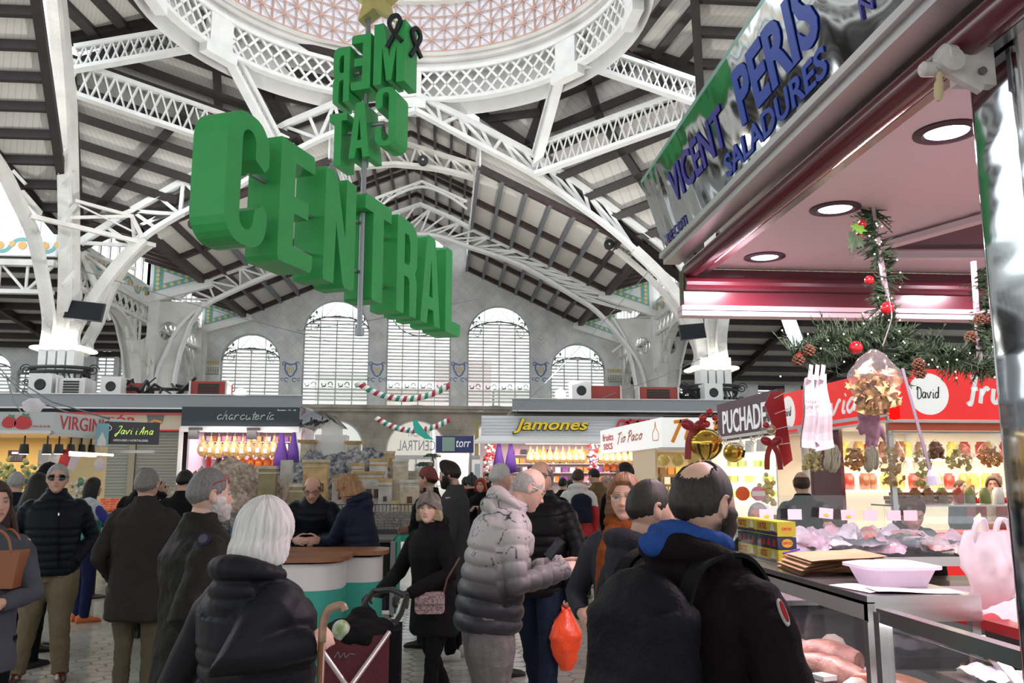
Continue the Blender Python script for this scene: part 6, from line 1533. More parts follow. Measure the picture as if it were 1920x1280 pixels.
# tins and their boxes
M_ty = mat('yellow_tin_box',(0.62,0.58,0.05),0.35); M_tr = mat('tin_red',(0.50,0.03,0.02),0.35); M_tn = mat('tin_navy',(0.03,0.05,0.10),0.35); M_tg = mat('tin_gold',(0.75,0.45,0.06),0.35)
M_tw = mat('tin_white',(0.75,0.74,0.7),0.4)
n_ = 0
for r_ in range(3):
    for c_ in range(2):
        x = 1.80; L0 = 0.30; hh = 0.078 if r_ != 1 else 0.062; z = 1.203+[0,0.080,0.144][r_]; y = 4.90-0.31*c_
        pos = {0: 'bottom',1: 'middle',2: 'top'}[r_]; side = ('left','right')[c_]
        t = empty('tin_box',(x,y,z),'yellow tinned-fish carton, %s row %s, in the stack on the steel counter' % (pos,side) if r_ != 1 else 'red and navy tinned-fish carton, middle row %s, in the stack' % side,'tin carton','cartons of tinned fish')
        MB().box((x,y,z+hh/2),(0.10,L0,hh-0.002)).build('carton',M_ty if r_ != 1 else M_tn,t)
        g = lambda a,b,d=0: Vector((x-0.051-d,y-a,z+b))
        if r_ != 1:
            fit_text('ORTIZ',0.13,0.034,0.001,lambda a,b,c: g(a-0.13,b+hh*0.40,c),bold=0.02).build('lettering',M_tr,t)
            mb = MB(); mb.box((x-0.0505,y,z+hh*0.17),(0.001,L0,hh*0.20)); mb.build('blue_band',M_tn,t)
            MB().plate([[(0.045,hh*0.35),(0.11,hh*0.35),(0.08,hh*0.92)]],0.001,g).build('sail',M_tw,t)
            mb = MB(); mb.box((x-0.0507,y-0.08,z+hh*0.31),(0.001,0.08,0.007)); mb.build('hull',M_tr,t)
        else:
            for q in range(4): MB().plate([[(-0.14+q*0.072,0.012),(-0.09+q*0.072,0.012),(-0.10+q*0.072,0.046),(-0.12+q*0.072,0.05)]],0.001,g).build('red_panel',M_tr,t)
        gf = lambda a,b,d=0: Vector((x+a,y-L0/2-0.001-d,z+b))
        if c_ == 1:
            MB().plate([arc2(0.0,hh/2,0.03,0,2*PI-0.2,18,0.022)],0.001,gf).build('gold_disc',M_tg,t); text_mb('ORTIZ',0.018,0.001,lambda a,b,c: gf(a,b+hh/2,c+0.001),bold=0.0005).build('lettering',M_tr,t)
ah = empty('acrylic_holder',(1.74,4.75,1.2),'clear acrylic sheet holding the tin cartons in place','acrylic stand'); MB().box((1.742,4.75,1.31),(0.004,0.66,0.22)).build('sheet',M_acryl,ah)
# kraft paper stack, pen, tub, sheets
M_kraft = mat('kraft_paper',(0.52,0.33,0.19),0.8,noise_amt=0.08,noise_scale=8)
kp = empty('kraft_paper_stack',(1.9,3.95,1.2),'folded stack of brown kraft paper on the steel counter','paper stack')
for q in range(9):
    mb = MB();
    f = lambda u,w: Vector((1.66+0.36*u+0.02*math.sin(q)+0.05*w,3.95+0.42*w-0.02*q*0.5,1.205+0.007*q+0.05*u*(q/9)+0.012*math.sin(3*u+q)))
    mb.grid(8,4,f); mb.grid(8,4,lambda u,w: f(u,w)+Vector((0,0,0.004))); mb.build('sheet',M_kraft,kp,fix=False)
mb = MB(); mb.tube([(1.72,4.30,1.275),(1.83,4.36,1.29)],0.005,8); tag(mb.build('pen',mat('purple_pen',(0.10,0.03,0.42),0.3)),'purple ballpoint pen lying on the kraft paper','pen')
tb_ = empty('plastic_tub',(2.02,3.55,1.2),'large translucent white plastic tub with lid on the steel counter','tub')
M_tub = clear_mat('milky_plastic',(0.9,0.88,0.92),0.1,0.2,haze=0.72,hazecol=(0.85,0.80,0.86))
def rr3(x0,y0,x1,y1,r,z): return [Vector((a,b,z)) for a,b in rrect(x0,y0,x1,y1,r)]
mb = MB(); lo = rr3(1.80,3.52,2.04,3.72,0.05,1.205); hi = rr3(1.77,3.49,2.07,3.75,0.06,1.275); n = len(lo); mb.add(lo+hi,[(i,(i+1) % n,n+(i+1) % n,n+i) for i in range(n)]+[tuple(range(n-1,-1,-1))]); mb.build('body',M_tub,tb_)
mb = MB(); a_ = rr3(1.75,3.47,2.09,3.77,0.07,1.275); b_ = rr3(1.75,3.47,2.09,3.77,0.07,1.287); c_ = rr3(1.80,3.52,2.04,3.72,0.05,1.297); mb.add(a_+b_+c_,[(i,(i+1) % n,n+(i+1) % n,n+i) for i in range(n)]+[(n+i,n+(i+1) % n,2*n+(i+1) % n,2*n+i) for i in range(n)]+[tuple(range(2*n,3*n)),tuple(range(n-1,-1,-1))]); mb.build('lid',M_tub,tb_)
M_wax = mat('wax_paper',(0.74,0.68,0.72),0.35)
for k,(x,y,a,w,h) in enumerate(((1.80,3.50,0.2,0.30,0.26),(1.88,3.38,-0.1,0.34,0.14))):
    mb = MB(); mb.grid(7,5,lambda u,w_: Vector((x,y,1.206+0.003*k+0.004*math.sin(5*u+k)))+Matrix.Rotation(a,3,'Z') @ Vector(((u-0.5)*w,(w_-0.5)*h,0))); tag(mb.build('paper_sheet',M_wax,fix=False),('white wax paper sheet under the tub on the steel counter','white wax paper sheet at the front edge of the steel counter')[k],'paper sheet')
# crumpled sheet builder for packets and bags
def crumple(mb,c,sx,sy,h,seed,n=14,R=None):
    rr = random.Random(seed); o = Vector((rr.random()*50,rr.random()*50,0)); R = R or Matrix.Rotation(rr.random()*6,3,'Z')
    def f(u,w):
        q = Vector(((u-0.5)*sx,(w-0.5)*sy,0)); m = max(0,1-(2*abs(u-0.5))**4)*max(0,1-(2*abs(w-0.5))**4)
        q.z = h*m*(0.35+0.6*abs(noise.noise(o+q*7)))+0.03*abs(noise.noise(o+q*16)); q.x += 0.015*noise.noise(o+q*12); q.y += 0.015*noise.noise(o-q*12)
        return Vector(c)+R @ q
    mb.grid(n,n,f); return mb
M_pk = [mat('packet_pink',(0.66,0.42,0.50),0.3,coat=0.3,noise_amt=0.2,noise_scale=14),mat('packet_white',(0.70,0.64,0.70),0.3,coat=0.3),mat('packet_salmon',(0.55,0.17,0.12),0.2,coat=0.6,col2=(0.75,0.66,0.68),noise_scale=9),mat('packet_purple',(0.38,0.22,0.32),0.2,coat=0.5,col2=(0.7,0.62,0.7),noise_scale=9)]
rr = random.Random(3); k = 0
for i in range(64):
    x = 2.3+2.0*(i % 26)/25+rr.uniform(-0.04,0.04); y = 5.70+rr.uniform(-0.14,0.14); mb = crumple(MB(),(x,y,1.155+0.045*(i//26)+rr.uniform(0,0.03)),rr.uniform(0.17,0.26),rr.uniform(0.13,0.2),rr.uniform(0.06,0.13),i,16,Matrix.Rotation(rr.uniform(0,6),3,'Z') @ Matrix.Rotation(rr.uniform(-0.35,0.35),3,'X'))
    tag(mb.build('vacuum_packet',M_pk[i % 4],fix=False),'shiny vacuum packet of cured fish in the pile on the rear counter','packet','vacuum packets on the rear counter')
tag(crumple(MB(),(4.15,5.72,1.26),0.4,0.22,0.05,77).build('kraft_sheet',M_kraft,fix=False),'loose piece of kraft paper among the packets on the rear counter','paper')
# cured meats in the front display
M_meat = mat('cured_fish',(0.22,0.085,0.07),0.4,col2=(0.45,0.25,0.20),noise_scale=12,bump=0.4,bump_scale=40); M_meat2 = mat('dried_roe',(0.30,0.09,0.05),0.3,col2=(0.5,0.2,0.1),noise_scale=6); M_salt = mat('salted_cod',(0.40,0.34,0.30),0.6,col2=(0.62,0.56,0.5),noise_scale=10,bump=0.4)
meats = [('whole dried mojama slab at the left of the lower display',1.76,4.35,0.35,0.05,0.12,M_salt),('long dark cured fillet in the lower display',1.80,3.95,0.42,0.05,-0.3,M_meat),('reddish cured fillet beside the glass corner',1.93,3.62,0.40,0.045,-0.5,M_meat2),('thick cured block in the middle of the lower display',1.90,4.2,0.34,0.06,-0.6,M_meat),('pale salted piece at the back of the lower display',2.05,4.45,0.3,0.05,0.4,M_salt),('small cured end piece near the glass',1.75,3.6,0.2,0.04,0.7,M_salt)]
for lab,x,y,L0,r,a,m_ in meats:
    mb = MB(); d = Vector((math.sin(a),math.cos(a),0)); c = Vector((x-0.03,y,0.745+r*0.8)); mb.tube([c+d*(L0*(t-0.5)) for t in [j/9 for j in range(10)]],[r*(0.5+0.9*math.sin(PI*(0.12+0.8*j/9))) for j in range(10)],10); tag(mb.build('cured_fillet',m_,smooth=True),lab,'cured fish')
for k,(x,y,z,s,m_,lab) in enumerate(((1.72,3.86,0.76,0.12,M_tw,'small white price label in the lower display'),(1.93,3.5,0.75,0.16,mat('orange_roe_tray',(0.75,0.22,0.04),0.4,col2=(0.8,0.6,0.5),noise_scale=20),'tray of orange roe behind the glass corner'))):
    mb = MB(); mb.box((x,y,z+0.02),(s,s*0.7,0.02),0.3); tag(mb.build('price_label' if k == 0 else 'roe_tray',m_),lab,'label' if k == 0 else 'tray')
tag(MB().box((2.30,3.46,0.38),(0.16,0.3,0.76)).build('barrel_stand',M_dark),'dark stand under the pale herring barrel','stand')
mb = MB(); mb.lathe([(0.0,0.0),(0.21,0.0),(0.235,0.03),(0.235,0.10),(0.21,0.13),(0.19,0.125),(0.18,0.06),(0,0.05)],(2.30,3.46,0.76),40,sx=0.8,sy=0.8); tag(mb.build('wooden_barrel',mat('pale_wood',(0.55,0.45,0.26),0.5,noise_amt=0.12),smooth=True),'round pale wooden herring barrel seen through the near glass counter','barrel')
for k,(x,y,z,m_,lab) in enumerate(((1.95,3.0,0.96,M_pk[1],'clear wrapped packet on the inner steel shelf'),(2.15,2.95,0.96,M_pk[0],'pinkish wrapped packet on the inner steel shelf'),(2.2,2.9,0.66,M_pk[0],'white crumpled wrapper right of the barrel'),(1.85,2.85,0.66,M_pk[3],'purple wrapped packet left of the barrel'),(2.1,2.6,0.80,mat('lime_paper',(0.55,0.70,0.20),0.5),'lime green wrapped packet above the barrel'))):
    tag(crumple(MB(),(x,y,z),0.22,0.16,0.05,100+k).build('wrapped_packet',m_,fix=False),lab,'packet')
# white carrier bag on the red counter and the hand holding it
def bagmesh(c,w,h,d,seed,n=26,m_=22,neck=0.35,flat=1.0):
    rr = random.Random(seed); o = Vector((rr.random()*40,3,5)); mb = MB()
    def f(u,t):
        a = 2*PI*u; r = math.sin(PI*(0.06+0.50*min(1,t*1.1)))**0.6 if t < 0.5 else (1-(1-neck)*((t-0.5)/0.5)**1.5)
        q = Vector((w/2*r*math.cos(a),d/2*r*math.sin(a)*flat,h*t)); nn = noise.noise(o+q*14)*0.6+noise.noise(o+q*30)*0.3
        q += Vector((math.cos(a),math.sin(a),0))*nn*0.10*w; return Vector(c)+q
    mb.grid(n,m_,f,True); return mb,f
M_bagw = clear_mat('thin_white_plastic',(0.9,0.88,0.9),0.12,0.2,haze=0.85,hazecol=(0.80,0.76,0.78))
wb = empty('white_plastic_bag',(2.42,3.05,1.0),'white plastic carrier bag standing open on the red counter','plastic bag')
p = Vector((2.30,2.98,1.0))
mb,_ = bagmesh((2.30,3.52,1.11),0.24,0.32,0.2,5,neck=0.75); mb.build('bag_body',M_bagw,wb,smooth='all',fix=False)
for s in (-1,1): mb = MB(); mb.path(bez([(2.30+s*0.085,3.50,1.36),(2.30+s*0.075,3.48,1.45),(2.30+s*0.045,3.48,1.485),(2.30+s*0.025,3.49,1.45),(2.30+s*0.015,3.50,1.36)],5),0.006,0.035,up=(0,1,0)); mb.build('bag_handle',M_bagw,wb,smooth='all')
crumple(MB(),(2.36,3.22,1.12),0.50,0.36,0.10,31,22,Matrix.Rotation(0.2,3,'Z')).build('bag_skirt',M_bagw,wb,smooth='all',fix=False)
# hanging paper bags, dried fish and snack bag -----------------------------
HP = lambda px,py,Y: W(px,py,Y,0)
pb = empty('paper_bag_bundle',HP(1530,690,3.6),'bundle of white paper carrier bags hanging from the garland','paper bags')
M_paper = mat('white_paper',(0.74,0.68,0.70),0.6)
for k,quadp in enumerate((((1512,708),(1530,700),(1532,842),(1504,838)),((1528,706),(1552,700),(1568,838),(1532,846)),((1520,700),(1545,712),(1548,846),(1520,820)),((1498,802),(1522,815),(1542,846),(1520,838)))):
    mb = MB(); a,b,c,d = [HP(x,y,3.6+0.012*k) for x,y in quadp]; mb.grid(6,10,lambda u,w: a.lerp(b,u).lerp(d.lerp(c,u),w)+Vector((0,0.012*math.sin(7*u+k)+0.01*math.sin(9*w),0))); mb.grid(6,10,lambda u,w: a.lerp(b,u).lerp(d.lerp(c,u),w)+Vector((0,0.02+0.012*math.sin(7*u+k)+0.01*math.sin(9*w),0))); o = mb.build('paper_bag',M_paper,pb,fix=False)
for x in (1518,1530,1541): mb = MB(); mb.beam(HP(x,712,3.6),HP(x+3,684,3.62),0.018,0.003,up=(0,1,0)); mb.build('handle',M_paper,pb)
mb = text_mb('mercat\ncentral',0.022,0.001,lambda a,b,c: HP(1521,757,3.585)+Vector((a,-c,b))); mb.build('printed_text',mat('grey_ink',(0.2,0.2,0.2),0.6),pb)
sb = empty('snack_bag',HP(1650,650,3.5),'clear bag of golden dried fish snacks hanging by a hook','snack bag')
p = HP(1645,772,3.5); mb,f_ = bagmesh((p.x,p.y,p.z),0.25,0.27,0.14,9,neck=0.12); mb.build('clear_bag',clear_mat('thin_clear_plastic',(0.95,0.92,0.94),0.15,0.12,haze=0.10),sb,smooth='all',fix=False)
rr = random.Random(5); M_chip = mat('fish_crisps',(0.55,0.32,0.10),0.5,col2=(0.72,0.52,0.28),noise_scale=18)
mb = MB()
for q in range(90):
    t = rr.random(); z = 0.01+0.16*t; a = rr.random()*6.28; r = 0.10*math.sqrt(rr.random())*math.sin(PI*(0.2+0.5*t)); c = Vector((p.x+r*1.1*math.cos(a),p.y+r*0.6*math.sin(a),p.z+z))
    R = Euler((rr.random()*6,rr.random()*6,rr.random()*6)).to_matrix(); mb.grid(5,4,lambda u,w: c+R @ Vector(((u-0.5)*0.05,(w-0.5)*0.04,0.016*math.sin(5*u)*math.cos(3*w))))
o = mb.build('fish_crisps',M_chip,sb,smooth='all',fix=False); o['kind'] = 'stuff'
mb = MB(); mb.tube(bez([HP(1655,648,3.5),HP(1668,610,3.5),HP(1672,585,3.5),HP(1660,540,3.5)],5),0.003,6); mb.build('wire_hook',M_steel,sb)
of = empty('dried_octopus',HP(1625,770,3.55),'dark purple dried octopus hanging below the snack bag','dried octopus'); mb = MB()
for a0,a1,w_ in (((1620,768),(1615,815),0.030),((1632,768),(1642,838),0.034),((1625,768),(1604,806),0.014),((1640,780),(1662,836),0.016),((1628,790),(1628,845),0.02)): p0,p1 = HP(*a0,3.55),HP(*a1,3.55); mb.tube([p0,p0.lerp(p1,0.5)+Vector((0.01,0.01,0)),p1],[w_,w_*0.8,w_*0.3],8)
finish(remesh(mb,0.006,2,0.02,0.03),'octopus_flesh',mat('dried_purple',(0.16,0.05,0.09),0.5,col2=(0.36,0.20,0.26),noise_scale=16),None).parent = of
of.location = (0,0,0)
# plastic ladle hanging on a strap
ld_ = empty('hanging_strap',HP(1690,700,3.3),'long grey strap with a pale plastic scoop hanging in front of the stall','strap'); mb = MB(); mb.beam(HP(1692,690,3.3),HP(1745,885,3.3),0.012,0.004,up=(0,1,0)); mb.build('strap',mat('grey_strap',(0.3,0.26,0.3),0.5),ld_)
mb = MB(); a,b = HP(1745,880,3.3),HP(1752,908,3.3); mb.tube([a,a.lerp(b,0.4),b],[0.008,0.022,0.03],10); mb.build('scoop',mat('pale_scoop',(0.5,0.48,0.58),0.4),ld_)
# fir garlands
M_fir = mat('fir_green',(0.022,0.055,0.025),0.7,col2=(0.06,0.11,0.05),noise_scale=25); M_bul = mat('fairy_light',(1,0.9,0.7),0.4,emit=(1,0.88,0.65),emit_s=6); M_redb = mat('red_bauble',(0.45,0.008,0.015),0.12,coat=0.8); M_cone = mat('pine_cone',(0.16,0.07,0.035),0.6)
M_cham = mat('champagne_bauble',(0.55,0.52,0.38),0.2,metal=0.6)
def garland(label,pts,rad,nee,seed,baubles=(),cones=(),lights=30,group=None,wire=True):
    rr = random.Random(seed); P = bez(pts,6); fpl = pl(P); g = empty('fir_garland',P[0],label,'garland',group)
    mb = MB()
    for q in range(nee):
        t = rr.random(); c = fpl(t); d = (fpl(min(1,t+0.02))-fpl(max(0,t-0.02))).normalized(); a = d.orthogonal().normalized(); a = Matrix.Rotation(rr.random()*6.28,3,d) @ a
        rl = rad*(0.45+0.75*rr.random())*(0.75+0.35*math.sin(t*23+seed)); tip = c+a*rl+d*rl*rr.uniform(-0.5,0.9); mid = c.lerp(tip,0.5)
        mb.tube([c,tip],[0.004,0.002],3,caps=False)
        for z in range(9):
            b0 = c.lerp(tip,0.15+0.85*z/9); s = (d.cross(a)*(1 if z % 2 else -1)+a*0.7+d*rr.uniform(-.4,.6)).normalized()*0.032*(rad/0.1)**0.5; w = s.cross(a).normalized()*0.0035
            n0 = len(mb.v); mb.v += [tuple(b0-w),tuple(b0+w),tuple(b0+s)]; mb.f.append((n0,n0+1,n0+2))
    o = mb.build('fir_needles',M_fir,g,fix=False); o['kind'] = 'stuff'
    for t,off,r,m_ in baubles: c = fpl(t)+Vector(off); MB().ball(c,r,16,12).build('bauble',m_,g,smooth='all')
    for t,off in cones:
        c = fpl(t)+Vector(off); mb = MB()
        for q in range(40): a = q*2.4; z = q/40; r = 0.022*math.sin(PI*(0.15+0.8*z)); mb.box(c+Vector((r*math.cos(a),r*math.sin(a),0.05*(z-0.5))),(0.012,0.012,0.006),a)
        mb.build('pine_cone',M_cone,g)
    mb = MB()
    for q in range(lights): c = fpl(rr.random())+Vector((rr.uniform(-1,1),rr.uniform(-1,0.3),rr.uniform(-1,1)))*rad*0.9; mb.ball(c,0.0036,6,4)
    if lights: o = mb.build('fairy_lights',M_bul,g); o['kind'] = 'stuff'
    return g
Yg = 3.7
garland('fir garland climbing the thin rod under the stall ceiling',[HP(1640,392,Yg),HP(1632,440,Yg),HP(1655,480,Yg),HP(1668,510,Yg),HP(1652,540,Yg),HP(1650,580,Yg),HP(1680,610,Yg)],0.085,190,1,baubles=((0.12,(-0.07,-0.05,-0.02),0.022,M_redb),(0.16,(-0.08,-0.04,-0.05),0.02,M_redb),(0.62,(-0.09,-0.04,0.0),0.022,M_redb)),lights=16,group='fir garlands in the deli stall')
garland('bushy fir garland spreading left, over the paper bags',[HP(1488,668,Yg),HP(1530,650,Yg),HP(1575,640,Yg),HP(1620,630,Yg),HP(1670,625,Yg),HP(1700,650,Yg),HP(1690,700,Yg)],0.12,330,2,baubles=((0.05,(-0.03,-0.05,-0.02),0.016,M_redb),(0.45,(-0.05,-0.08,-0.06),0.03,M_redb),(0.62,(-0.01,-0.08,0.10),0.03,M_redb)),cones=((0.03,(-0.02,-0.05,-0.03)),(0.07,(0,-0.06,0.0)),(0.95,(0.02,-0.09,0)),(0.99,(0.04,-0.08,-0.01))),lights=28,group='fir garlands in the deli stall')
garland('fir garland running right along the rail towards the post',[HP(1700,665,Yg),HP(1745,660,Yg),HP(1790,672,Yg),HP(1830,690,Yg),HP(1880,690,Yg)],0.10,240,3,lights=20,group='fir garlands in the deli stall')
garland('fir garland hanging down beside the steel post',[HP(1830,505,Yg),HP(1848,540,Yg),HP(1850,590,Yg),HP(1835,640,Yg),HP(1850,680,Yg)],0.08,150,4,cones=((0.6,(-0.05,-0.05,0.02)),(0.7,(-0.08,-0.05,-0.02)),(0.62,(0.0,-0.06,0.03))),lights=9,group='fir garlands in the deli stall')
# holly leaves
hl_ = empty('holly_sprig',HP(1605,440,Yg-0.1),'bright green holly sprig with red berries on the rod garland','holly sprig')
for k,(x,y,r) in enumerate(((1610,428,0.3),(1598,445,2.0),(1612,452,4.2),(1600,458,5.0))):
    c = HP(x,y,Yg-0.1); mb = MB(); lobes = [(0.034*math.cos(a)*(1+0.25*math.cos(6*a)),0.020*math.sin(a)*(1+0.25*math.cos(6*a))) for a in [2*PI*j/28 for j in range(28)]]; R = Matrix.Rotation(r,3,'Y'); mb.plate([lobes],0.002,lambda a,b,d=0: c+R @ Vector((a,d+0.2*abs(b),b))); mb.build('leaf',mat('holly_green',(0.16,0.42,0.05),0.3) if k == 0 else M_fir,hl_)
rod = empty('hanging_rail',HP(1632,370,Yg),'thin metal rods hanging from the stall ceiling that carry the garlands','hanging rail')
for a,b in ((HP(1632,366,Yg),HP(1668,590,Yg)),(HP(1825,490,Yg),HP(1838,690,Yg)),(HP(1660,680,Yg+0.05),HP(1890,672,Yg+0.05))): mb = MB(); mb.beam(a,b,0.018,0.018); mb.build('rod',mat('pink_lit_rod',(0.5,0.42,0.44),0.4,metal=0.5),rod)

area_light('display_case_lamp',(1.72,4.2,1.12),1.5,10,(1.0,0.72,0.80),(0,0.35,0),sy=0.05); area_light('display_case_lamp',(1.75,2.4,1.10),1.2,4,(1.0,0.8,0.84),(0,0.4,0),sy=0.05)
bpy.data.lights['display_case_lamp'].size = 0.05; bpy.data.lights['display_case_lamp'].size_y = 1.5; bpy.data.lights['display_case_lamp.001'].size = 0.05; bpy.data.lights['display_case_lamp.001'].size_y = 1.2

# ------------------------------------------------------------ the other stalls
def E(c,s,nm): return mat(nm,c,0.5,emit=c,emit_s=s)
M_white = mat('white_laminate',(0.72,0.71,0.70),0.4); M_cream = mat('cream_panel',(0.62,0.56,0.42),0.5); M_anth = mat('anthracite_panel',(0.022,0.035,0.045),0.4)
M_shut = mat('grey_green_shutter',(0.27,0.27,0.23),0.5); M_red = mat('bright_red_panel',(0.72,0.012,0.015),0.35,emit=(1,0.02,0.015),emit_s=0.35); M_plum = mat('plum_sign',(0.10,0.035,0.055),0.4)
M_wl = E((1.0,0.97,0.92),1.5,'lit_white_panel'); M_signw = mat('white_light_box',(0.85,0.85,0.84),0.4,emit=(1,1,0.98),emit_s=0.30); M_signg = mat('grey_light_box',(0.55,0.57,0.58),0.4)
M_grey = mat('mid_grey_paint',(0.17,0.19,0.20),0.5); M_fascia = mat('roof_fascia',(0.22,0.235,0.25),0.35,metal=0.3)
M_txr = mat('sign_red_ink',(0.60,0.03,0.04),0.4); M_txw = mat('sign_white_ink',(0.85,0.85,0.85),0.4,emit=(1,1,1),emit_s=0.2); M_txo = mat('sign_orange_ink',(0.90,0.32,0.02),0.4); M_txk = mat('sign_dark_ink',(0.05,0.05,0.05),0.5)
M_txy = mat('yellow_letter',(0.85,0.60,0.03),0.35)
def signboard(parent,nm,a,b,z0,z1,m,th=0.08):
    """upright board from ground point a to b (left to right as read); returns mapper in metres from bottom-left, width"""
    a = Vector((a[0],a[1],z0)); b = Vector((b[0],b[1],z0)); u = (b-a).normalized(); w = (b-a).length; f = frame_f(a,u,(0,0,1))
    MB().plate([[(0,0),(w,0),(w,z1-z0),(0,z1-z0)]],-th,f).build(nm,m,parent)
    return f,w
def put_text(parent,txt,f,x0,x1,y0,h,m,nm='lettering',d=0.02,**k): return fit_text(txt,x1-x0,h,d,lambda a,b,c: f(x0+a,y0+b,c+0.004),**k).build(nm,m,parent)
def stallbox(nm,label,x0,x1,y,dep,ztop,wallm,counter=True,lamp=None,cm=None,zc=1.0):
    r = empty(nm,((x0+x1)/2,y+dep/2,0),label,'market stall')
    MB().box(((x0+x1)/2,y+dep,ztop/2),(x1-x0,0.06,ztop)).build('back_wall',wallm,r)
    for x in (x0,x1): MB().box((x,y+dep/2+0.3,ztop/2),(0.05,dep-0.6,ztop)).build('side_wall',wallm,r)
    MB().box(((x0+x1)/2,y+dep/2,ztop),(x1-x0,dep,0.06)).build('ceiling_panel',M_white,r)
    if counter: MB().box(((x0+x1)/2,y+0.35,0.45),(x1-x0,0.6,0.9)).build('counter_base',cm or M_white,r); MB().box(((x0+x1)/2,y+0.3,zc+0.18),(x1-x0,0.02,0.4)).build('counter_glass',M_cglass,r); MB().box(((x0+x1)/2,y+0.4,zc+0.38),(x1-x0,0.5,0.02)).build('glass_shelf',M_steel,r)
    if lamp: area_light('stall_light',((x0+x1)/2,y+dep*0.45,ztop-0.08),(x1-x0)*0.8,lamp[0],lamp[1],sy=dep*0.5)
    return r
# ---- charcuteria (left of centre, 22 m)
ch = stallbox('charcuterie_stall','charcuteria stall with anthracite sign and a row of hanging hams',-6.5,-3.6,22,2.2,2.92,mat('pink_white_wall',(0.72,0.60,0.66),0.5),lamp=(50,(1,0.78,0.88)))
area_light('ham_fill_light',(-5.05,21.3,2.8),2.6,22,(1,0.88,0.85),(0.5,0,0),sy=0.15); area_light('ham_fill_light',(4.1,26.35,2.65),5.4,50,(1,0.90,0.80),(0.6,0,0),sy=0.15)  # added fill in front of the hams at both stalls, without a fixture
f,w = signboard(ch,'sign_board',(-6.52,21.95),(-3.55,21.95),2.93,3.42,M_anth,0.3)
def script(parent,f,words,x0,y0,h,wd,m,nm='lettering',wt=0.03,slant=0.3,depth=0.02):
    """flowing monoline handwriting from simple stroke glyphs"""
    G = {'c': [[(.8,.75),(.45,.95),(.1,.5),(.4,.05),(.9,.3)]],'h': [[(.1,0),(.25,1.8),(.2,.4)],[(.2,.5),(.55,.95),(.7,.5),(.75,.1),(.95,.1)]],'a': [[(.8,.8),(.4,.95),(.1,.45),(.4,.05),(.75,.5),(.82,.9),(.75,.2),(1,.1)]],'r': [[(.1,.9),(.15,0)],[(.15,.5),(.45,.95),(.75,.8)]],'u': [[(.1,.9),(.15,.2),(.5,.05),(.75,.5),(.8,.9),(.8,.2),(1,.1)]],'t': [[(.4,1.5),(.35,.2),(.6,.05)],[(.05,1.0),(.75,1.0)]],'e': [[(.1,.45),(.7,.65),(.45,.95),(.1,.5),(.4,.05),(.9,.3)]],'i': [[(.3,.9),(.3,.15),(.55,.1)],[(.3,1.25),(.33,1.32)]],'í': [[(.3,.9),(.3,.15),(.55,.1)],[(.3,1.15),(.5,1.5)]],'o': [[(.5,.95),(.1,.5),(.45,.05),(.85,.5),(.5,.95),(.95,.8)]],
         'J': [[(.2,1.7),(.9,1.8),(.55,.4),(.2,-.5),(0,0),(.8,.4)]],'v': [[(.05,.9),(.4,.05),(.8,.95),(.95,.85)]],'A': [[(0,0),(.5,1.8),(.7,0)],[(.15,.6),(.85,.65)]],'n': [[(.1,.9),(.12,0)],[(.12,.5),(.5,.95),(.7,.5),(.75,0)]],'D': [[(.2,1.7),(.2,0),(.9,.3),(.8,1.4),(.1,1.75),(0,1.3)]],'d': [[(.75,.8),(.4,.95),(.1,.45),(.4,.05),(.75,.5),(.85,1.8),(.8,.1)]],'F': [[(.05,1.6),(1,1.75)],[(.5,1.7),(.4,0),(.1,.1)],[(.25,.85),(.8,.9)]],'s': [[(.8,.85),(.4,.9),(.3,.6),(.7,.35),(.4,.02),(.05,.2)]],'T': [[(.0,1.55),(1.1,1.75)],[(.6,1.7),(.35,-.2)]],'P': [[(.3,1.7),(.2,-.1)],[(.0,1.4),(.5,1.8),(.95,1.4),(.6,.9),(.25,.8)]],' ': [],'p': [[(.1,.9),(.1,-.7)],[(.1,.5),(.5,.95),(.8,.5),(.4,.05),(.1,.3)]],'m': [[(.1,.9),(.1,0)],[(.1,.6),(.4,.9),(.45,0)],[(.45,.6),(.75,.9),(.8,0),(1,.1)]]}
    mb = MB(); n = len(words); cw = wd/n; x = x0
    for chh in words:
        for st in G.get(chh,[]): stroke(mb,[(x+(p.x+slant*p.y)*cw*0.95,y0+p.y*h) for p in bez(st,5)],wt,f,depth)
        x += cw*(0.55 if chh in 'iít ' else 1.0)
    return mb.build(nm,m,parent)
script(ch,f,'charcutería',0.85,0.17,0.13,1.55,mat('neon_tube_off',(0.55,0.58,0.58),0.4),wt=0.018)
put_text(ch,'Parades - 17 - 18',f,2.35,2.8,0.40,0.035,M_txw,d=0.004)
MB().box((-5.05,21.95,2.86),(2.9,0.2,0.14)).build('roller_housing',M_white,ch); MB().box((-6.5,21.95,1.45),(0.08,0.12,2.9)).build('white_post',M_white,ch); MB().box((-3.62,21.95,1.45),(0.14,0.12,2.9)).build('white_post',M_white,ch)
mb = MB(); mb.add([B(-3.53,21.6,3.42),B(-3.53,21.6,2.93),B(-2.55,23.5,2.95),B(-2.9,23.5,3.30)],[(0,1,2,3)]); mb.build('silver_canopy_side',M_mirror,ch)
M_ham = mat('cured_ham',(0.50,0.25,0.07),0.35,col2=(0.70,0.50,0.22),noise_scale=9,coat=0.3); M_hamt = mat('ham_shank',(0.55,0.42,0.36),0.5); M_bag_or = mat('orange_net_goods',(0.75,0.18,0.03),0.5)
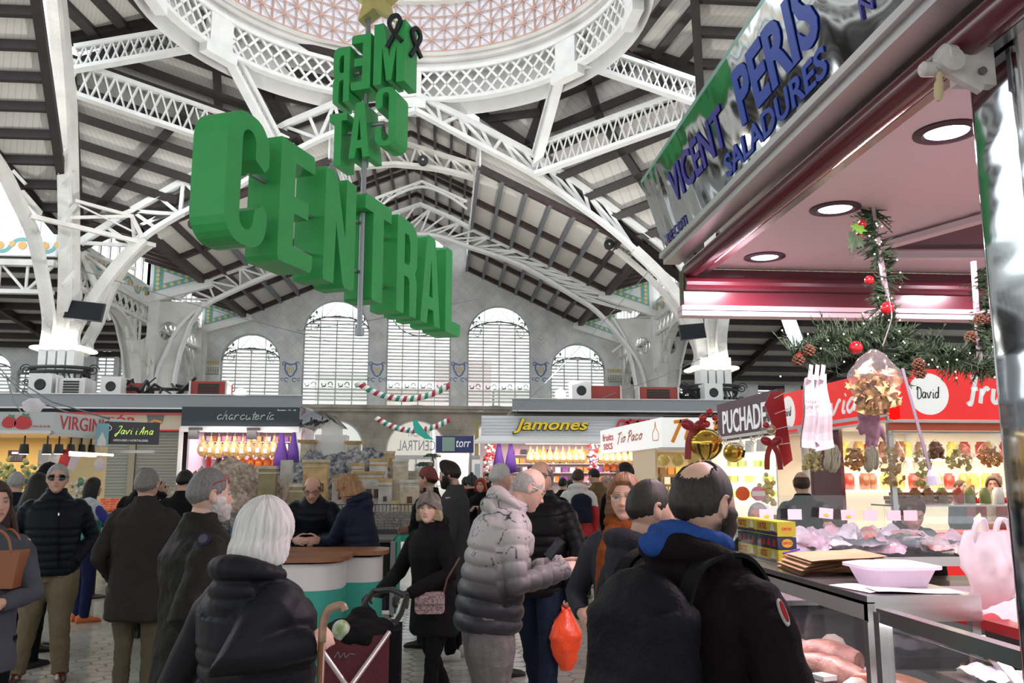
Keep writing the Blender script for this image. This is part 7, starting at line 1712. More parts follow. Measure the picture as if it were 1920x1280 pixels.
def ham(label,group,p,s=1.0):
    r = empty('cured_ham',p,label,'ham',group); mb = MB(); mb.lathe([(0.0,-0.52),(0.07,-0.50),(0.13,-0.42),(0.14,-0.33),(0.10,-0.20),(0.05,-0.12),(0.03,-0.05),(0.028,0.0),(0.0,0.01)],(0,0,0),14,sx=s,sy=0.6*s); o = mb.build('meat',M_ham,None,smooth='all'); o.parent = r
    mb = MB(); mb.box((0,-0.09*s,-0.34),(0.09*s,0.01,0.12)); o = mb.build('paper_label',mat('ham_label',(0.72,0.70,0.66),0.5),None); o.parent = r
    mb = MB(); mb.tube([(0,0,-0.02),(0,0,0.10)],0.006,5); o = mb.build('rope',M_hamt,None); o.parent = r; return r
h0 = ham('cured ham hanging in the row of the charcuteria stall','hams at the charcuteria stall',Vector((-5.95,21.9,2.70)),0.95); reg(h0)
for k in range(1,11): c = copy_tree(h0); c.location = (-5.95+0.193*k,21.9+0.02*(k % 2),2.70-0.02*(k % 3))
MB().box((-5.0,21.92,2.80),(2.6,0.03,0.03)).build('hanging_bar',M_steel,ch)
q0 = MB().lathe([(0,-0.3),(0.09,-0.26),(0.11,-0.12),(0.04,0),(0,0.02)],(0,0,0),12).build('netted_cheese',M_bag_or,smooth='all'); tag(q0,'orange netted cheese hanging below the hams at the charcuteria stall','cheese','netted cheeses'); q0.location = (-5.2,22.1,2.2)
for k in range(1,7): c = q0.copy(); COL.objects.link(c); c.location = (-5.2+0.2*k,22.1,2.2-0.02*(k % 2))
for k,(x,m_) in enumerate(((-5.85,M_txr),(-5.6,mat('dark_wine_meat',(0.10,0.015,0.02),0.5)),(-5.42,MATS['dark_wine_meat']))):
    o = MB().lathe([(0,-0.45),(0.06,-0.4),(0.07,-0.1),(0.02,0)],(x,22.15,2.25),10).build('hanging_salami',m_,smooth='all'); tag(o,'dark red salami hanging under the left hams of the charcuteria stall','salami','salamis under the hams')
M_purple = mat('purple_cloth',(0.075,0.02,0.20),0.7)
for k,(x,y,z,s,l) in enumerate(((-4.02,21.85,2.75,1.0,'left purple ham cover hanging in the charcuteria stall'),(-3.78+0.05,21.87,2.78,0.8,'right purple ham cover hanging in the charcuteria stall'),(1.75,26.85,2.75,1.0,'left purple ham cover in the Jamones stall'),(2.12,26.85,2.75,1.0,'right purple ham cover in the Jamones stall'))):
    o = MB().lathe([(0,-0.95*s),(0.20*s,-0.92*s),(0.17*s,-0.6*s),(0.09*s,-0.25*s),(0.05*s,0),(0,0.02)],(x,y,z),12,sy=0.5).build('ham_cover',M_purple,smooth='all'); tag(o,l,'cloth cover')
for k,x in enumerate((-6.1,-4.7)):
    sp = empty('spotlight',(x,21.6,2.9),'%s black spotlight above the hams of the charcuteria stall' % ('left','right')[k],'spotlight'); MB().box((x,21.6,2.70),(0.22,0.16,0.20)).build('lamp_head',mat('matt_black',(0.012,0.012,0.013),0.5),sp); MB().box((x+0.02,21.66,2.85),(0.32,0.06,0.07)).build('arm',MATS['matt_black'],sp)
# back shelf goods: many little packets
rr = random.Random(11)
def goods(nm,label,group,cat,x0,x1,y,zs,step,size,mats,seed=1,yj=0.05,shape='box'):
    rr = random.Random(seed); protos = []
    for m_ in mats:
        mb = MB()
        if shape == 'box': mb.box((0,0,size[2]/2),size)
        elif shape == 'jar': mb.lathe([(0,0),(size[0]/2,0),(size[0]/2,size[2]*0.8),(size[0]*0.35,size[2]*0.88),(size[0]*0.35,size[2]),(0,size[2])],(0,0,0),10)
        else: mb.ball((0,0,size[2]/2),size[0]/2,10,7,(1,1,size[2]/size[0]))
        o = mb.build(nm,m_,smooth=(shape != 'box') and 'all'); tag(o,label,cat,group); protos.append(o)
    used = set()
    for z in zs:
        x = x0
        while x < x1:
            k = rr.randrange(len(protos)); o = protos[k]
            if k in used: o = o.copy(); COL.objects.link(o)
            used.add(k); o.location = (x+rr.uniform(-0.2,0.2)*step,y+rr.uniform(-yj,yj),z); x += step*rr.uniform(0.9,1.2)
    for k,o in enumerate(protos):
        if k not in used: bpy.data.objects.remove(o)
PKM = [mat('pack_pink',(0.70,0.30,0.40),0.4),mat('pack_yellow',(0.80,0.60,0.10),0.4),mat('pack_violet',(0.28,0.08,0.34),0.4),mat('pack_white',(0.75,0.73,0.72),0.4),mat('pack_orange',(0.78,0.28,0.05),0.4)]
goods('food_packet','coloured food packet on the shelves behind the charcuteria hams','packets behind the charcuteria hams','packet',-6.35,-3.75,23.95,(2.45,2.65,2.2),0.13,(0.10,0.08,0.13),PKM,2)
for z in (2.42,2.62,2.17): MB().box((-5.05,23.95,z),(2.7,0.3,0.02)).build('shelf',M_white,ch)
# ---- Jamones stall (right of centre, 27 m)
jm = stallbox('ham_stall','Jamones stall with corrugated white fascia, yellow letters and hanging hams',1.3,6.9,27,2.4,2.85,mat('pink_shelf_wall',(0.70,0.56,0.58),0.5),lamp=(85,(1,0.82,0.84)),cm=mat('dark_counter',(0.06,0.05,0.05),0.5))
mb = MB()
for k in range(13): mb.box((4.1,26.9,2.97+0.05*k),(5.8,0.12+0.03*(k % 2),0.047))
mb.build('corrugated_fascia',mat('white_corrugated',(0.62,0.64,0.67),0.4),jm)
mb = MB(); mb.add([Vector(p) for p in ((1.2,26.85,2.97),(7.0,26.85,2.97),(7.0,26.3,2.78),(0.95,26.3,2.78),(1.2,26.85,2.92),(7.0,26.85,2.92),(7.0,26.3,2.70),(0.95,26.3,2.70))],[(0,1,2,3),(7,6,5,4),(3,2,6,7)]); mb.build('white_awning',M_white,jm)
f = frame_f((1.25,26.82,2.95),(1,0,0),(0,0,1))
put_text(jm,'Jamones',f,0.92,3.35,0.06,0.50,M_txk,'letter_shadow',d=0.05,shear=0.3,bold=0.045,xs=1); put_text(jm,'Jamones',lambda x,y,d=0: f(x,y,d+0.06),0.95,3.32,0.09,0.46,M_txy,d=0.05,shear=0.3,bold=0.02)
f2 = lambda x,y,d=0: f(x,y,d+0.02); mb = MB()
for a0 in range(3): stroke(mb,bez([(4.2+0.35*a0,0.15),(4.35+0.35*a0,0.5),(4.6+0.35*a0,0.42),(4.5+0.3*a0,0.15),(4.3+0.3*a0,0.2),(4.7+0.3*a0,0.55)],5),0.07,f2,0.05)
mb.build('red_script_letters',M_txr,jm)
MB().box((1.05,26.8,2.9),(0.12,0.12,1.1)).build('brass_post',mat('old_brass_post',(0.28,0.22,0.08),0.5),jm)
h1 = ham('cured ham hanging at the left of the Jamones stall','hams at the left of the Jamones stall',Vector((2.75,26.9,2.62)),1.0); reg(h1)
for k in range(1,9): c = copy_tree(h1); c.location = (2.75+0.205*k,26.9,2.62)
h2 = ham('cured ham hanging at the right of the Jamones stall beside the red garland','hams at the right of the Jamones stall',Vector((4.95,26.9,2.62)),1.0); reg(h2)
for k in range(1,9): c = copy_tree(h2); c.location = (4.95+0.20*k,26.9,2.60)
MB().box((4.7,26.9,2.72),(4.2,0.03,0.03)).build('hanging_bar',M_steel,jm)
o = MB().lathe([(0,-0.3),(0.09,-0.26),(0.11,-0.12),(0.04,0),(0,0.02)],(0,0,0),12).build('netted_cheese',M_bag_or,smooth='all'); tag(o,'orange netted cheese below the right hams of the Jamones stall','cheese','netted cheeses at the Jamones stall'); o.location = (5.2,27.1,2.15)
for k in range(1,7): c = o.copy(); COL.objects.link(c); c.location = (5.2+0.22*k,27.1,2.15)
goods('food_packet','food packet on the pink shelves of the Jamones stall','packets in the Jamones stall','packet',2.5,6.7,29.2,(1.55,1.85,2.15,2.45),0.22,(0.17,0.1,0.17),PKM+[mat('pack_black',(0.03,0.03,0.04),0.4)],3)
for z in (1.53,1.83,2.13,2.43): MB().box((4.5,29.2,z),(4.6,0.3,0.02)).build('shelf',M_white,jm)
for k,(x,l) in enumerate(((1.45,'red and white flower garland at the left post of the Jamones stall'),(4.72,'red and white flower garland between the hams of the Jamones stall'))):
    g = empty('flower_garland',(x,26.75,2.7),l,'garland'); mb = MB(); mr = MB(); r3 = random.Random(k)
    for q in range(90): (mb if r3.random() < 0.55 else mr).ball((x+r3.uniform(-0.16,0.16),26.75+r3.uniform(-0.1,0.1),2.7-1.5*q/90),r3.uniform(0.03,0.06),6,4)
    a = mb.build('white_blossoms',M_twhite,g); a['kind'] = 'stuff'; a = mr.build('red_blossoms',M_txr,g); a['kind'] = 'stuff'
sc_ = empty('scale_display',(3.5,26.85,1.9),'small blue monitor above the counter of the Jamones stall','monitor'); MB().box((2.85,26.7,1.85),(0.45,0.06,0.34)).build('housing',MATS['matt_black'],sc_); MB().box((2.85,26.66,1.86),(0.30,0.01,0.2)).build('screen',E((0.15,0.3,0.9),1.2,'blue_screen'),sc_)
# ---- walkway roofs over the stalls with their machinery
def roofrun(nm,x0,x1,y,z,dep,sk=0.0):
    mb = MB(); mb.box(((x0+x1)/2,y,z),(x1-x0,0.12,0.34)); mb.box(((x0+x1)/2,y+dep/2,z-0.16),(x1-x0,dep,0.05)); structure(mb,nm,M_fascia)
    mb = MB(); mb.box(((x0+x1)/2,y-0.04,z-0.19),(x1-x0,0.1,0.04)); mb.box(((x0+x1)/2,y-0.04,z+0.19),(x1-x0,0.1,0.03)); structure(mb,nm+'_edge',M_alu)
roofrun('roof_canopy_left',-18,-3.9,24.0,3.72,5); roofrun('roof_canopy_right',2.15,14,26.6,3.92,5)
MB_ = MB(); MB_.box((-11,24.8,3.2),(14,1.0,0.7)); structure(MB_,'roof_dark_panel',mat('dark_slate_panel',(0.045,0.055,0.065),0.5)); MB_ = MB(); MB_.box((8,27.8,3.35),(11.5,1.0,0.6)); structure(MB_,'roof_dark_panel_right',MATS['dark_slate_panel'])  # dark slate boxes below the canopy roofs
mb = MB()
for k in range(9): mb.beam((-17+1.6*k,24.2,3.35),(-16.2+1.6*k,24.2,3.05),0.08,0.08)
structure(mb,'roof_brackets',M_grey)
def fanbox(label,px,Y,s,z0,depth=0.7):
    p = W(px,740,Y,0); r = empty('fan_unit',(p.x,Y,z0),label,'ventilation unit','fan units on the stall roofs'); MB().box((p.x,Y+0.2,z0+s/2),(s,depth,s)).build('housing',M_white,r)
    MB().lathe([(s*0.26,0),(s*0.30,0.02),(s*0.22,0.06),(0,0.05)],(p.x,Y-depth/2+0.24,z0+s/2),16,Matrix.Rotation(PI/2,3,'X')).build('fan_mouth',MATS['matt_black'],r)
fanbox('white square fan box on the left roof, below the left crossing column',78,24.6,0.62,3.9); fanbox('white square fan box on the left roof, beside the red unit',210,24.6,0.55,3.9); fanbox('white fan box on the right roof behind the Jamones sign',1089,27.0,0.62,4.1); fanbox('small white fan box below the right crossing column',1336,27.2,0.6,4.1)
def acbox(label,px,Y,w,h,z0,m_,grille=True):
    p = W(px,740,Y,0); r = empty('air_handling_unit',(p.x,Y,z0),label,'air handling unit','red machines on the stall roofs'); MB().box((p.x,Y+0.3,z0+h/2),(w,0.8,h)).build('housing',m_,r)
    if grille: mb = MB(); [mb.box((p.x,Y-0.11,z0+h*(0.2+0.15*q)),(w*0.6,0.03,h*0.09)) for q in range(5)]; mb.build('grille',MATS['matt_black'],r)
    for sx in (-1,1): MB().box((p.x+sx*w*0.52,Y+0.1,z0+h/2),(0.05,0.5,h*1.04)).build('end_frame',M_alu,r)
M_acr = mat('machine_red',(0.32,0.04,0.03),0.5)
acbox('red air handling unit on the left roof above the charcuteria stall',392,24.4,0.95,0.42,3.9,M_acr); acbox('red air handling unit on the left roof behind the white fan box',243,25.0,0.9,0.42,3.9,M_acr,False); acbox('red air handling unit on the right roof beside the white fan box',1130,27.3,1.1,0.52,4.08,M_acr,False); acbox('red air handling unit with a wide dark grille on the right roof',1233,27.3,1.25,0.5,4.08,M_acr)
acbox('grey-white cabinet unit below the left crossing column',135,24.6,0.7,0.5,3.9,M_white,True)
rr = random.Random(8)
for k,(pxa,pxb,Y,z) in enumerate(((215,360,24.9,4.15),(1260,1320,27.6,4.3))):
    mb = MB(); a = W(pxa,740,Y,0); b = W(pxb,740,Y,0)
    for q in range(26):
        x = rr.uniform(a.x,b.x); mb.tube([(x,Y,z+rr.uniform(-0.2,0.3)),(x+rr.uniform(-0.6,0.6),Y+rr.uniform(-0.1,0.1),z+rr.uniform(-0.2,0.35))],rr.uniform(0.02,0.06),6)
    mb.tube([(a.x,Y,z),(b.x,Y,z)],0.05,6); tag(mb.build('pipework',MATS['matt_black']),('tangle of black valves and pipes on the left stall roof','black valves and pipes on the right stall roof')[k],'pipework')
for k,(px,Y,l) in enumerate(((451,24.5,'bright globe floodlight on the roof above the charcuteria stall'),(1051,27.0,'bright floodlight on the roof above the Jamones stall'))):
    p = W(px,739,Y,0); r = empty('floodlight',(p.x,Y,4.0),l,'floodlight'); area_light('floodlight_beam',(p.x,Y,p.z+0.3),0.5,420,(1,0.98,0.94),(PI,0,0)); MB().ball((p.x,Y,p.z),0.17,14,10).build('lamp',E((1,0.99,0.95),14,'floodlight_glow'),r,smooth='all'); MB().lathe([(0.2,0),(0.2,0.12),(0.05,0.16)],(p.x,Y,p.z-0.32),12).build('base',M_white,r)
# televisions, loudspeakers
for k,(pxy,Y,w,h,tilt,l) in enumerate((((159,583),28.3,1.20,0.62,-0.10,'black television screen mounted on the left crossing column'),((1298,622),29.0,0.92,0.56,0.10,'black television screen mounted on the right crossing column'))):
    p = W(*pxy,Y,0); r = empty('television',p,l,'television'); R = Matrix.Rotation(tilt*-1,3,'Y') @ Matrix.Rotation(-0.15,3,'X'); MB().box(p,(w,0.10,h),R).build('casing',MATS['matt_black'],r); MB().box(p+R @ Vector((0,-0.055,0)),(w*0.94,0.01,h*0.9),R).build('screen',mat('tv_off',(0.006,0.007,0.011),0.5,spec=0.2),r); MB().box(p+Vector((0,0.3,0)),(0.2,0.6,0.2)).build('bracket',M_grey,r)
for k,(x,y,Y,l) in enumerate(((362,418,29.6,'black horn loudspeaker on the nave arch at the left'),(793,299,31.0,'black horn loudspeaker at the top of the nave arch'),(1143,457,31.0,'black horn loudspeaker on the nave arch at the right'))):
    p = W(x,y,Y); r = empty('loudspeaker',p,l,'loudspeaker'); MB().lathe([(0.05,0),(0.19,0.02),(0.21,0.08),(0.16,0.30),(0.1,0.34),(0,0.34)],p,18,Matrix.Rotation(-PI/2,3,'X')).build('horn',MATS['matt_black'],r,smooth=True); MB().ball(p+Vector((0,-0.01,0)),0.05,10,8).build('centre_cap',M_alu,r)
for k,(x,y) in enumerate(((557,618),(1010,633),(898,770))):
    p = W(x,y,VF-0.3); r = empty('security_camera',p,'small security camera on the far wall, %s' % ('left of the tall windows','right of the tall windows','over the Jamones stall')[k],'security camera'); MB().tube([p,p+Vector((0.22,-0.1,-0.03))],0.05,8).build('camera_body',M_white,r); MB().box(p+Vector((0,0.12,0)),(0.03,0.3,0.03)).build('bracket',M_grey,r)
# striped tinsel ropes
def tinsel(label,a,b,sag,Y,n=26,r=0.075):
    g = empty('striped_tinsel',W(*a,Y,0),label,'tinsel garland','striped tinsel garlands'); A_ = W(*a,Y,0); B_ = W(*b,Y,0); mbs = [MB(),MB(),MB()]
    P = lambda t: A_.lerp(B_,t)-Vector((0,0,sag*4*t*(1-t))); seg = 5
    for k in range(n):
        p0,p1 = P(k/n),P((k+1)/n); d = (p1-p0); u = Vector((0,1,0)); w_ = d.normalized().cross(u); sl = d*0.7; c = 0 if k % 2 == 0 else (1 if (k//2) % 2 else 2)
        vs = []
        for q in range(8): t = 2*PI*q/8; sh = math.cos(t)*0.5; vs.append(p0+sl*sh+(w_*math.cos(t)+u*math.sin(t))*r)
        for q in range(8): t = 2*PI*q/8; sh = math.cos(t)*0.5; vs.append(p1+sl*sh+(w_*math.cos(t)+u*math.sin(t))*r)
        MB().add(vs,[(q,(q+1) % 8,8+(q+1) % 8,8+q) for q in range(8)]).build('stripe',(M_twhite,mat('tinsel_green',(0.04,0.25,0.16),0.5),mat('tinsel_red',(0.42,0.03,0.05),0.5))[c],g,smooth='all',fix=False)
tinsel('upper red, white and green tinsel rope hanging before the middle window',(670,717),(843,722),0.42,24,r=0.085); tinsel('lower red, white and green tinsel rope before the door arch',(705,783),(843,786),0.36,26,r=0.085)
# doors under the wall, mirrored letters on the glass, teal bird
for k,(a,b,t) in enumerate(lows):
    r = empty('door_%d' % (k+1),B((a+b)/2,VF,0),kind='structure')
    mb = MB(); mb.path([wf(x,y,0.25) for x,y in arch_loop(a+0.05,b-0.05,0.05,t-0.05,18)],0.1,0.1,up=(0,1,0),closed=True); mb.box(wf((a+b)/2,2.75,0.25),(b-a,0.2,0.22));
    for q in range(1,4): mb.box(wf(a+(b-a)*q/4,1.35,0.25),(0.08,0.08,2.7))
    mb.build('door_frame',M_alu,r); MB().plate([arch_loop(a+0.06,b-0.06,0.06,t-0.06)],0.02,lambda x,y,d=0: wf(x,y,0.3+d)).build('glass',M_glass,r)
a,b,t = lows[0]; fm = lambda x,y,d=0: wf((a+b)/2+0.9-x,3.1+y,0.2-d); root = empty('window_lettering',wf((a+b)/2,3.4,0.2),'grey market name lettering on the door glass, read backwards from inside','lettering')
fit_text('MERCAT',1.2,0.35,0.01,lambda x,y,c: fm(x+0.2,y+0.75,c)).build('upper_line',mat('frosted_grey',(0.35,0.45,0.48),0.5),root); fit_text('CENTRAL',2.0,0.55,0.01,lambda x,y,c: fm(x-0.1,y,c)).build('lower_line',MATS['frosted_grey'],root)
p = W(793,808,25,0); mb = MB(); mb.plate([[(-0.3,0.3),(-0.2,0.35),(-0.1,0.2),(0.2,-0.15),(0.35,-0.25),(0.05,-0.22),(-0.25,-0.02)]],0.03,lambda x,y,d=0: p+Vector((x,d,y))); tag(mb.build('paper_bird',mat('teal_paper',(0.03,0.42,0.33),0.5)),'teal paper bird cut-out hanging from the lower tinsel rope','decoration')
# street seen through the doors: pale house fronts
hs = MB();
for k,(x,w_,h_,m_) in enumerate(((-7,4,9,(0.62,0.60,0.55)),(-2.8,4,8,(0.60,0.50,0.42)),(1.4,4,10,(0.66,0.52,0.50)),(5.8,4.4,8,(0.6,0.58,0.5)))):
    r = empty('town_house',(x,60,0),('pale grey','ochre','pink','cream')[k]+' house front across the street, seen through the doors','house'); MB().box((x,62,h_/2),(w_,3,h_)).build('facade',mat('house_%d' % k,m_,0.8),r)
    for q in range(3): MB().box((x-1.2+1.2*q,60.48,1.9),(0.7,0.06,1.5)).build('window',M_grey,r)
mb = MB(); mb.box((0,75,-0.15),(90,32,0.2)); structure(mb,'ground_street',mat('street_paving',(0.4,0.39,0.37),0.8))
# ---- left fruit stall "VIRGINIA"
vs_ = stallbox('fruit_stall','fruit stall at the far left with strawberries on its sign and warm lamps',-9.4,-6.15,14.1,2.2,2.40,mat('warm_yellow_wall',(0.74,0.55,0.26),0.5),lamp=(40,(1,0.78,0.42)))
f,w = signboard(vs_,'sign_board',(-9.4,14.0),(-6.10,14.0),2.39,2.68,M_signg,0.25)
for k,(x,s) in enumerate(((2.62,0.10),(2.83,0.12))):
    mb = MB(); pts = [(x+s*1.05*math.sin(t)*(1-0.25*math.cos(t)),0.13+s*math.cos(t)*0.95) for t in [2*PI*q/24 for q in range(24)]]; mb.plate([pts],0.012,f); mb.build('painted_strawberry',M_txr,vs_); mb = MB(); mb.plate([[(x-s*0.2,0.13+s*0.8),(x+s*0.9,0.13+s*0.5),(x+s*0.5,0.13+s*0.85),(x+s*0.7,0.13+s*1.1),(x+0.2*s,0.13+s*1.0),(x-s*0.1,0.13+s*1.25)]],0.016,f); mb.build('painted_leaves',M_leaf,vs_)
put_text(vs_,'PTO. 82 AL 86',f,2.98,3.24,0.05,0.03,M_txr,d=0.004)
fv,wv = signboard(vs_,'sign_board',(-6.10,14.0),(-5.55,16.2),2.36,2.68,M_signg,0.2)
put_text(vs_,'VIRGINIA',fv,0.12,1.45,0.06,0.22,M_txr,d=0.006,bold=0.0); put_text(vs_,'963 915',fv,1.5,2.1,0.04,0.10,M_txr,d=0.006,shear=0.2)
mb = MB(); mb.beam((-9.4,13.95,2.36),(-6.1,13.95,2.36),0.1,0.05); mb.beam((-6.1,13.95,2.33),(-5.5,16.2,2.33),0.1,0.05); mb.build('awning_strip',M_alu,vs_)
for k,(px,Y) in enumerate(((45,13.9),(88,13.9),(110,14.3),(132,14.7),(152,15.1),(170,15.5))):
    p = W(px,842,Y,0); r = empty('spotlight',p,'black track spotlight of the fruit stall, %s from the left' % ('first','second','third','fourth','fifth','last')[k],'spotlight','spotlights of the fruit stall'); MB().lathe([(0.06,0.08),(0.075,-0.07)],p,14).build('lamp_head',MATS['matt_black'],r); MB().lathe([(0,0),(0.065,0),(0.065,0.01)],p-Vector((0,0,0.08)),12).build('lit_lens',M_wl,r); MB().box(p+Vector((0,0,0.14)),(0.02,0.02,0.14)).build('stem',MATS['matt_black'],r)
r = empty('hanging_scale',W(32,853,14.0,0),'brown cash scale with lilac display hanging in the fruit stall','scale'); p = W(32,855,14.0,0); MB().box(p,(0.24,0.08,0.18)).build('casing',mat('brown_plastic',(0.14,0.07,0.05),0.4),r); MB().box(p+Vector((-0.0,-0.045,0.05)),(0.12,0.01,0.03)).build('display',E((0.7,0.6,1.0),1.5,'lilac_display'),r); mb = MB(); [mb.box(p+Vector((-0.08+0.04*q,-0.045,-0.03*j)),(0.03,0.01,0.018)) for q in range(5) for j in range(3)]; mb.build('keypad',mat('pale_keys',(0.45,0.33,0.3),0.5),r)
for k,(px,py,s,m_) in enumerate(((82,860,0.22,'pack_white'),(102,860,0.16,'pack_white'),(122,858,0.2,'sign_red_ink'),(137,868,0.16,'price_card_paper'))):
    p = W(px,py,14.4,0); o = MB().box(p,(s*0.8,0.01,s*1.3),Matrix.Rotation(0.1*k,3,'Y')).build('price_poster',MATS.get(m_) or M_white); tag(o,('grey and white','plain white','red-headed','tilted pale')[k]+' price poster hanging in the fruit stall','poster')
# flowers / vegetables in the stall
rr = random.Random(4)
for k,(px,py,n_,l) in enumerate(((8,893,60,'yellow-white bunch of cauliflower and herbs at the left of the fruit stall'),(52,895,50,'yellow bunch beside the grey-haired man at the fruit stall'),(145,915,30,'white flower bunch behind the sunglasses man'))):
    p = W(px,py,13.4,0); r = empty('flower_bunch',p,l,'flowers'); mb = MB(); m2 = MB()
    for q in range(n_): c = p+Vector((rr.gauss(0,0.10),rr.gauss(0,0.07),rr.gauss(0,0.10))); (mb if q % 3 else m2).ball(c,rr.uniform(0.02,0.045),6,4)
    a = mb.build('blossoms',mat('yellow_blossom' if k < 2 else 'white_blossom',(0.68,0.60,0.24) if k < 2 else (0.66,0.62,0.60),0.6),r); a['kind'] = 'stuff'; a = m2.build('leaves',M_leaf,r); a['kind'] = 'stuff'
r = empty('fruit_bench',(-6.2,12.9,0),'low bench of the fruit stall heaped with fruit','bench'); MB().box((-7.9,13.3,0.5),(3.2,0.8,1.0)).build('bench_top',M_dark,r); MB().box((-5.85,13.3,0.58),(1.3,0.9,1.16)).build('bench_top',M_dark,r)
M_orf = mat('orange_fruit',(0.82,0.20,0.03),0.35,coat=0.2,noise_amt=0.1); M_orf2 = mat('tomato_orange',(0.75,0.10,0.03),0.3,coat=0.3); proto = None
rr = random.Random(2); cnt = 0
for i in range(10):
    for j in range(5):
        p = W(190+i*4.8+rr.uniform(-1,1),958,12.95+0.10*j,0); p.z = 1.20+0.03*j
        if cnt < 2: o = MB().ball((0,0,0),0.038,12,8).build('orange',(M_orf,M_orf2)[cnt],smooth='all'); tag(o,'orange persimmon in the heap on the fruit bench','fruit','heap of oranges and persimmons'); (proto := (proto or [])).append(o)
        else: o = proto[rr.randrange(2)].copy(); COL.objects.link(o)
        o.location = p; cnt += 1
# Javi i Ana sign, poster and closed stall behind
js = empty('hanging_sign',(-5.3,15.2,2.4),'dark hanging sign with lime handwriting Javi i Ana over the vegetable stall','sign')
f,w = signboard(js,'board',(-5.72,15.0),(-4.90,15.3),2.22,2.60,mat('charcoal_board',(0.05,0.045,0.055),0.4),0.04)
M_lime = mat('lime_ink',(0.65,0.85,0.15),0.4,emit=(0.7,1,0.2),emit_s=0.4)
script(js,f,'Javi i Ana',0.18,0.17,0.075,0.72,M_lime,wt=0.012,depth=0.005); put_text(js,'VERDURES I HORTALISSES',f,0.15,0.70,0.05,0.035,M_txw,d=0.003); mb = MB(); stroke(mb,arc2(0.07,0.27,0.045,0,2*PI,16),0.01,f,0.004); mb.build('round_logo',M_txw,js)
MB().box((-5.3,15.25,2.10),(0.7,0.1,0.05)).build('lower_rail',M_alu,js)
ps_ = empty('blue_arrow_poster',W(192,815,14.8,0),'light blue poster with a white arrow beside the Javi i Ana sign','poster'); p = W(192,815,14.8,0); MB().box(p,(0.2,0.01,0.38)).build('sheet',mat('pale_blue_paper',(0.25,0.50,0.60),0.5),ps_); mb = MB(); mb.plate([[(-0.07,-0.1),(0,0.05),(0.07,-0.1),(0.07,-0.18),(-0.07,-0.18)]],0.004,lambda x,y,d=0: p+Vector((x,-0.007-d,y))); mb.build('arrow',M_twhite,ps_)
cs_ = stallbox('closed_stall','closed stall with cream sign board and grey roller shutters',-10.5,-6.75,23.2,1.5,3.3,M_shut,counter=False)
f,w = signboard(cs_,'sign_board',(-10.5,23.1),(-6.72,23.1),2.90,3.30,M_cream,0.1)
put_text(cs_,'TUTÓR',f,1.2,2.5,0.12,0.26,M_txr,d=0.006,bold=0.03); MB().plate([[(2.75,0.38),(3.2,0.38),(3.16,0.18),(2.98,0.06),(2.79,0.18)]],0.01,f).build('grey_shield',M_grey,cs_); mb = MB(); stroke(mb,[(2.8,0.14),(2.95,0.25),(3.15,0.2)],0.05,lambda x,y,d=0: f(x,y,d+0.012),0.004); mb.build('orange_flash',M_txo,cs_)
mb = MB(); mb.box((-8.6,23.05,2.88),(3.8,0.1,0.04)); mb.box((-6.74,23.05,3.1),(0.04,0.1,0.42)); mb.box((-8.6,23.05,3.32),(3.8,0.1,0.04)); mb.build('red_trim',M_txr,cs_)
for k,(x0,x1) in enumerate(((-10.4,-8.15),(-7.95,-6.8))):
    mb = MB()
    for z in range(36): mb.box(((x0+x1)/2,23.12,0.08+0.078*z),(x1-x0,0.03+0.02*(z % 2),0.07))
    mb.build('roller_shutter',M_shut,cs_)
MB().box((-8.05,23.1,1.45),(0.16,0.1,2.9)).build('shutter_post',mat('ochre_post',(0.30,0.26,0.18),0.5),cs_)
p = W(187,868,13.6,0); r = empty('white_bag',p,'small white plastic bag hanging from a rod near the fruit stall','plastic bag'); mb,_ = bagmesh((p.x,p.y,p.z-0.12),0.18,0.2,0.12,3,16,12,0.2); mb.build('bag_body',M_bagw,r,smooth='all',fix=False); MB().tube([p+Vector((0,0,0.06)),p+Vector((0,0,0.3))],0.004,5).build('string',M_steel,r)
mb = MB(); mb.tube([W(130,848,13.6,0),W(212,853,14.2,0)],0.02,8); mb.tube([W(130,853,13.6,0),W(180,855,14.0,0)],0.015,8); tag(mb.build('fluorescent_tube',M_wl),'white lamp tube above the fruit display','lamp')
# white bag lump on top of the sign, cables
p = W(62,765,14.3,0); mb,_ = bagmesh((p.x,p.y,2.68),0.36,0.24,0.3,8,18,12,0.35); tag(mb.build('plastic_bag',M_bagw,smooth='all',fix=False),'crumpled white plastic bag on top of the fruit stall sign','plastic bag')
cab = MB()
for a,b in (((0,700,20),(178,792,15)),((20,705,20),(205,785,15)),((10,700,20),(45,780,15)),((0,690,20),(90,760,16))):
    p0,p1 = W(*a[:2],a[2],0),W(*b[:2],b[2],0); cab.tube([p0,p0.lerp(p1,0.5)-Vector((0,0,0.15)),p1],0.014,5)
tag(cab.build('cables',MATS['matt_black']),'black cables sagging over the left fruit stall','cables')
cab = MB()
for a,b in (((1215,510,30),(968,772,26)),((1340,660,29),(1130,745,27)),((130,500,29),(620,640,40)),((560,620,44),(900,560,30))):
    p0,p1 = W(*a[:2],a[2],0),W(*b[:2],b[2],0); cab.tube([p0,p0.lerp(p1,0.5)-Vector((0,0,0.1)),p1],0.015,4)
tag(cab.build('guy_wires',M_grey),'thin wires stretched across the nave','wires')
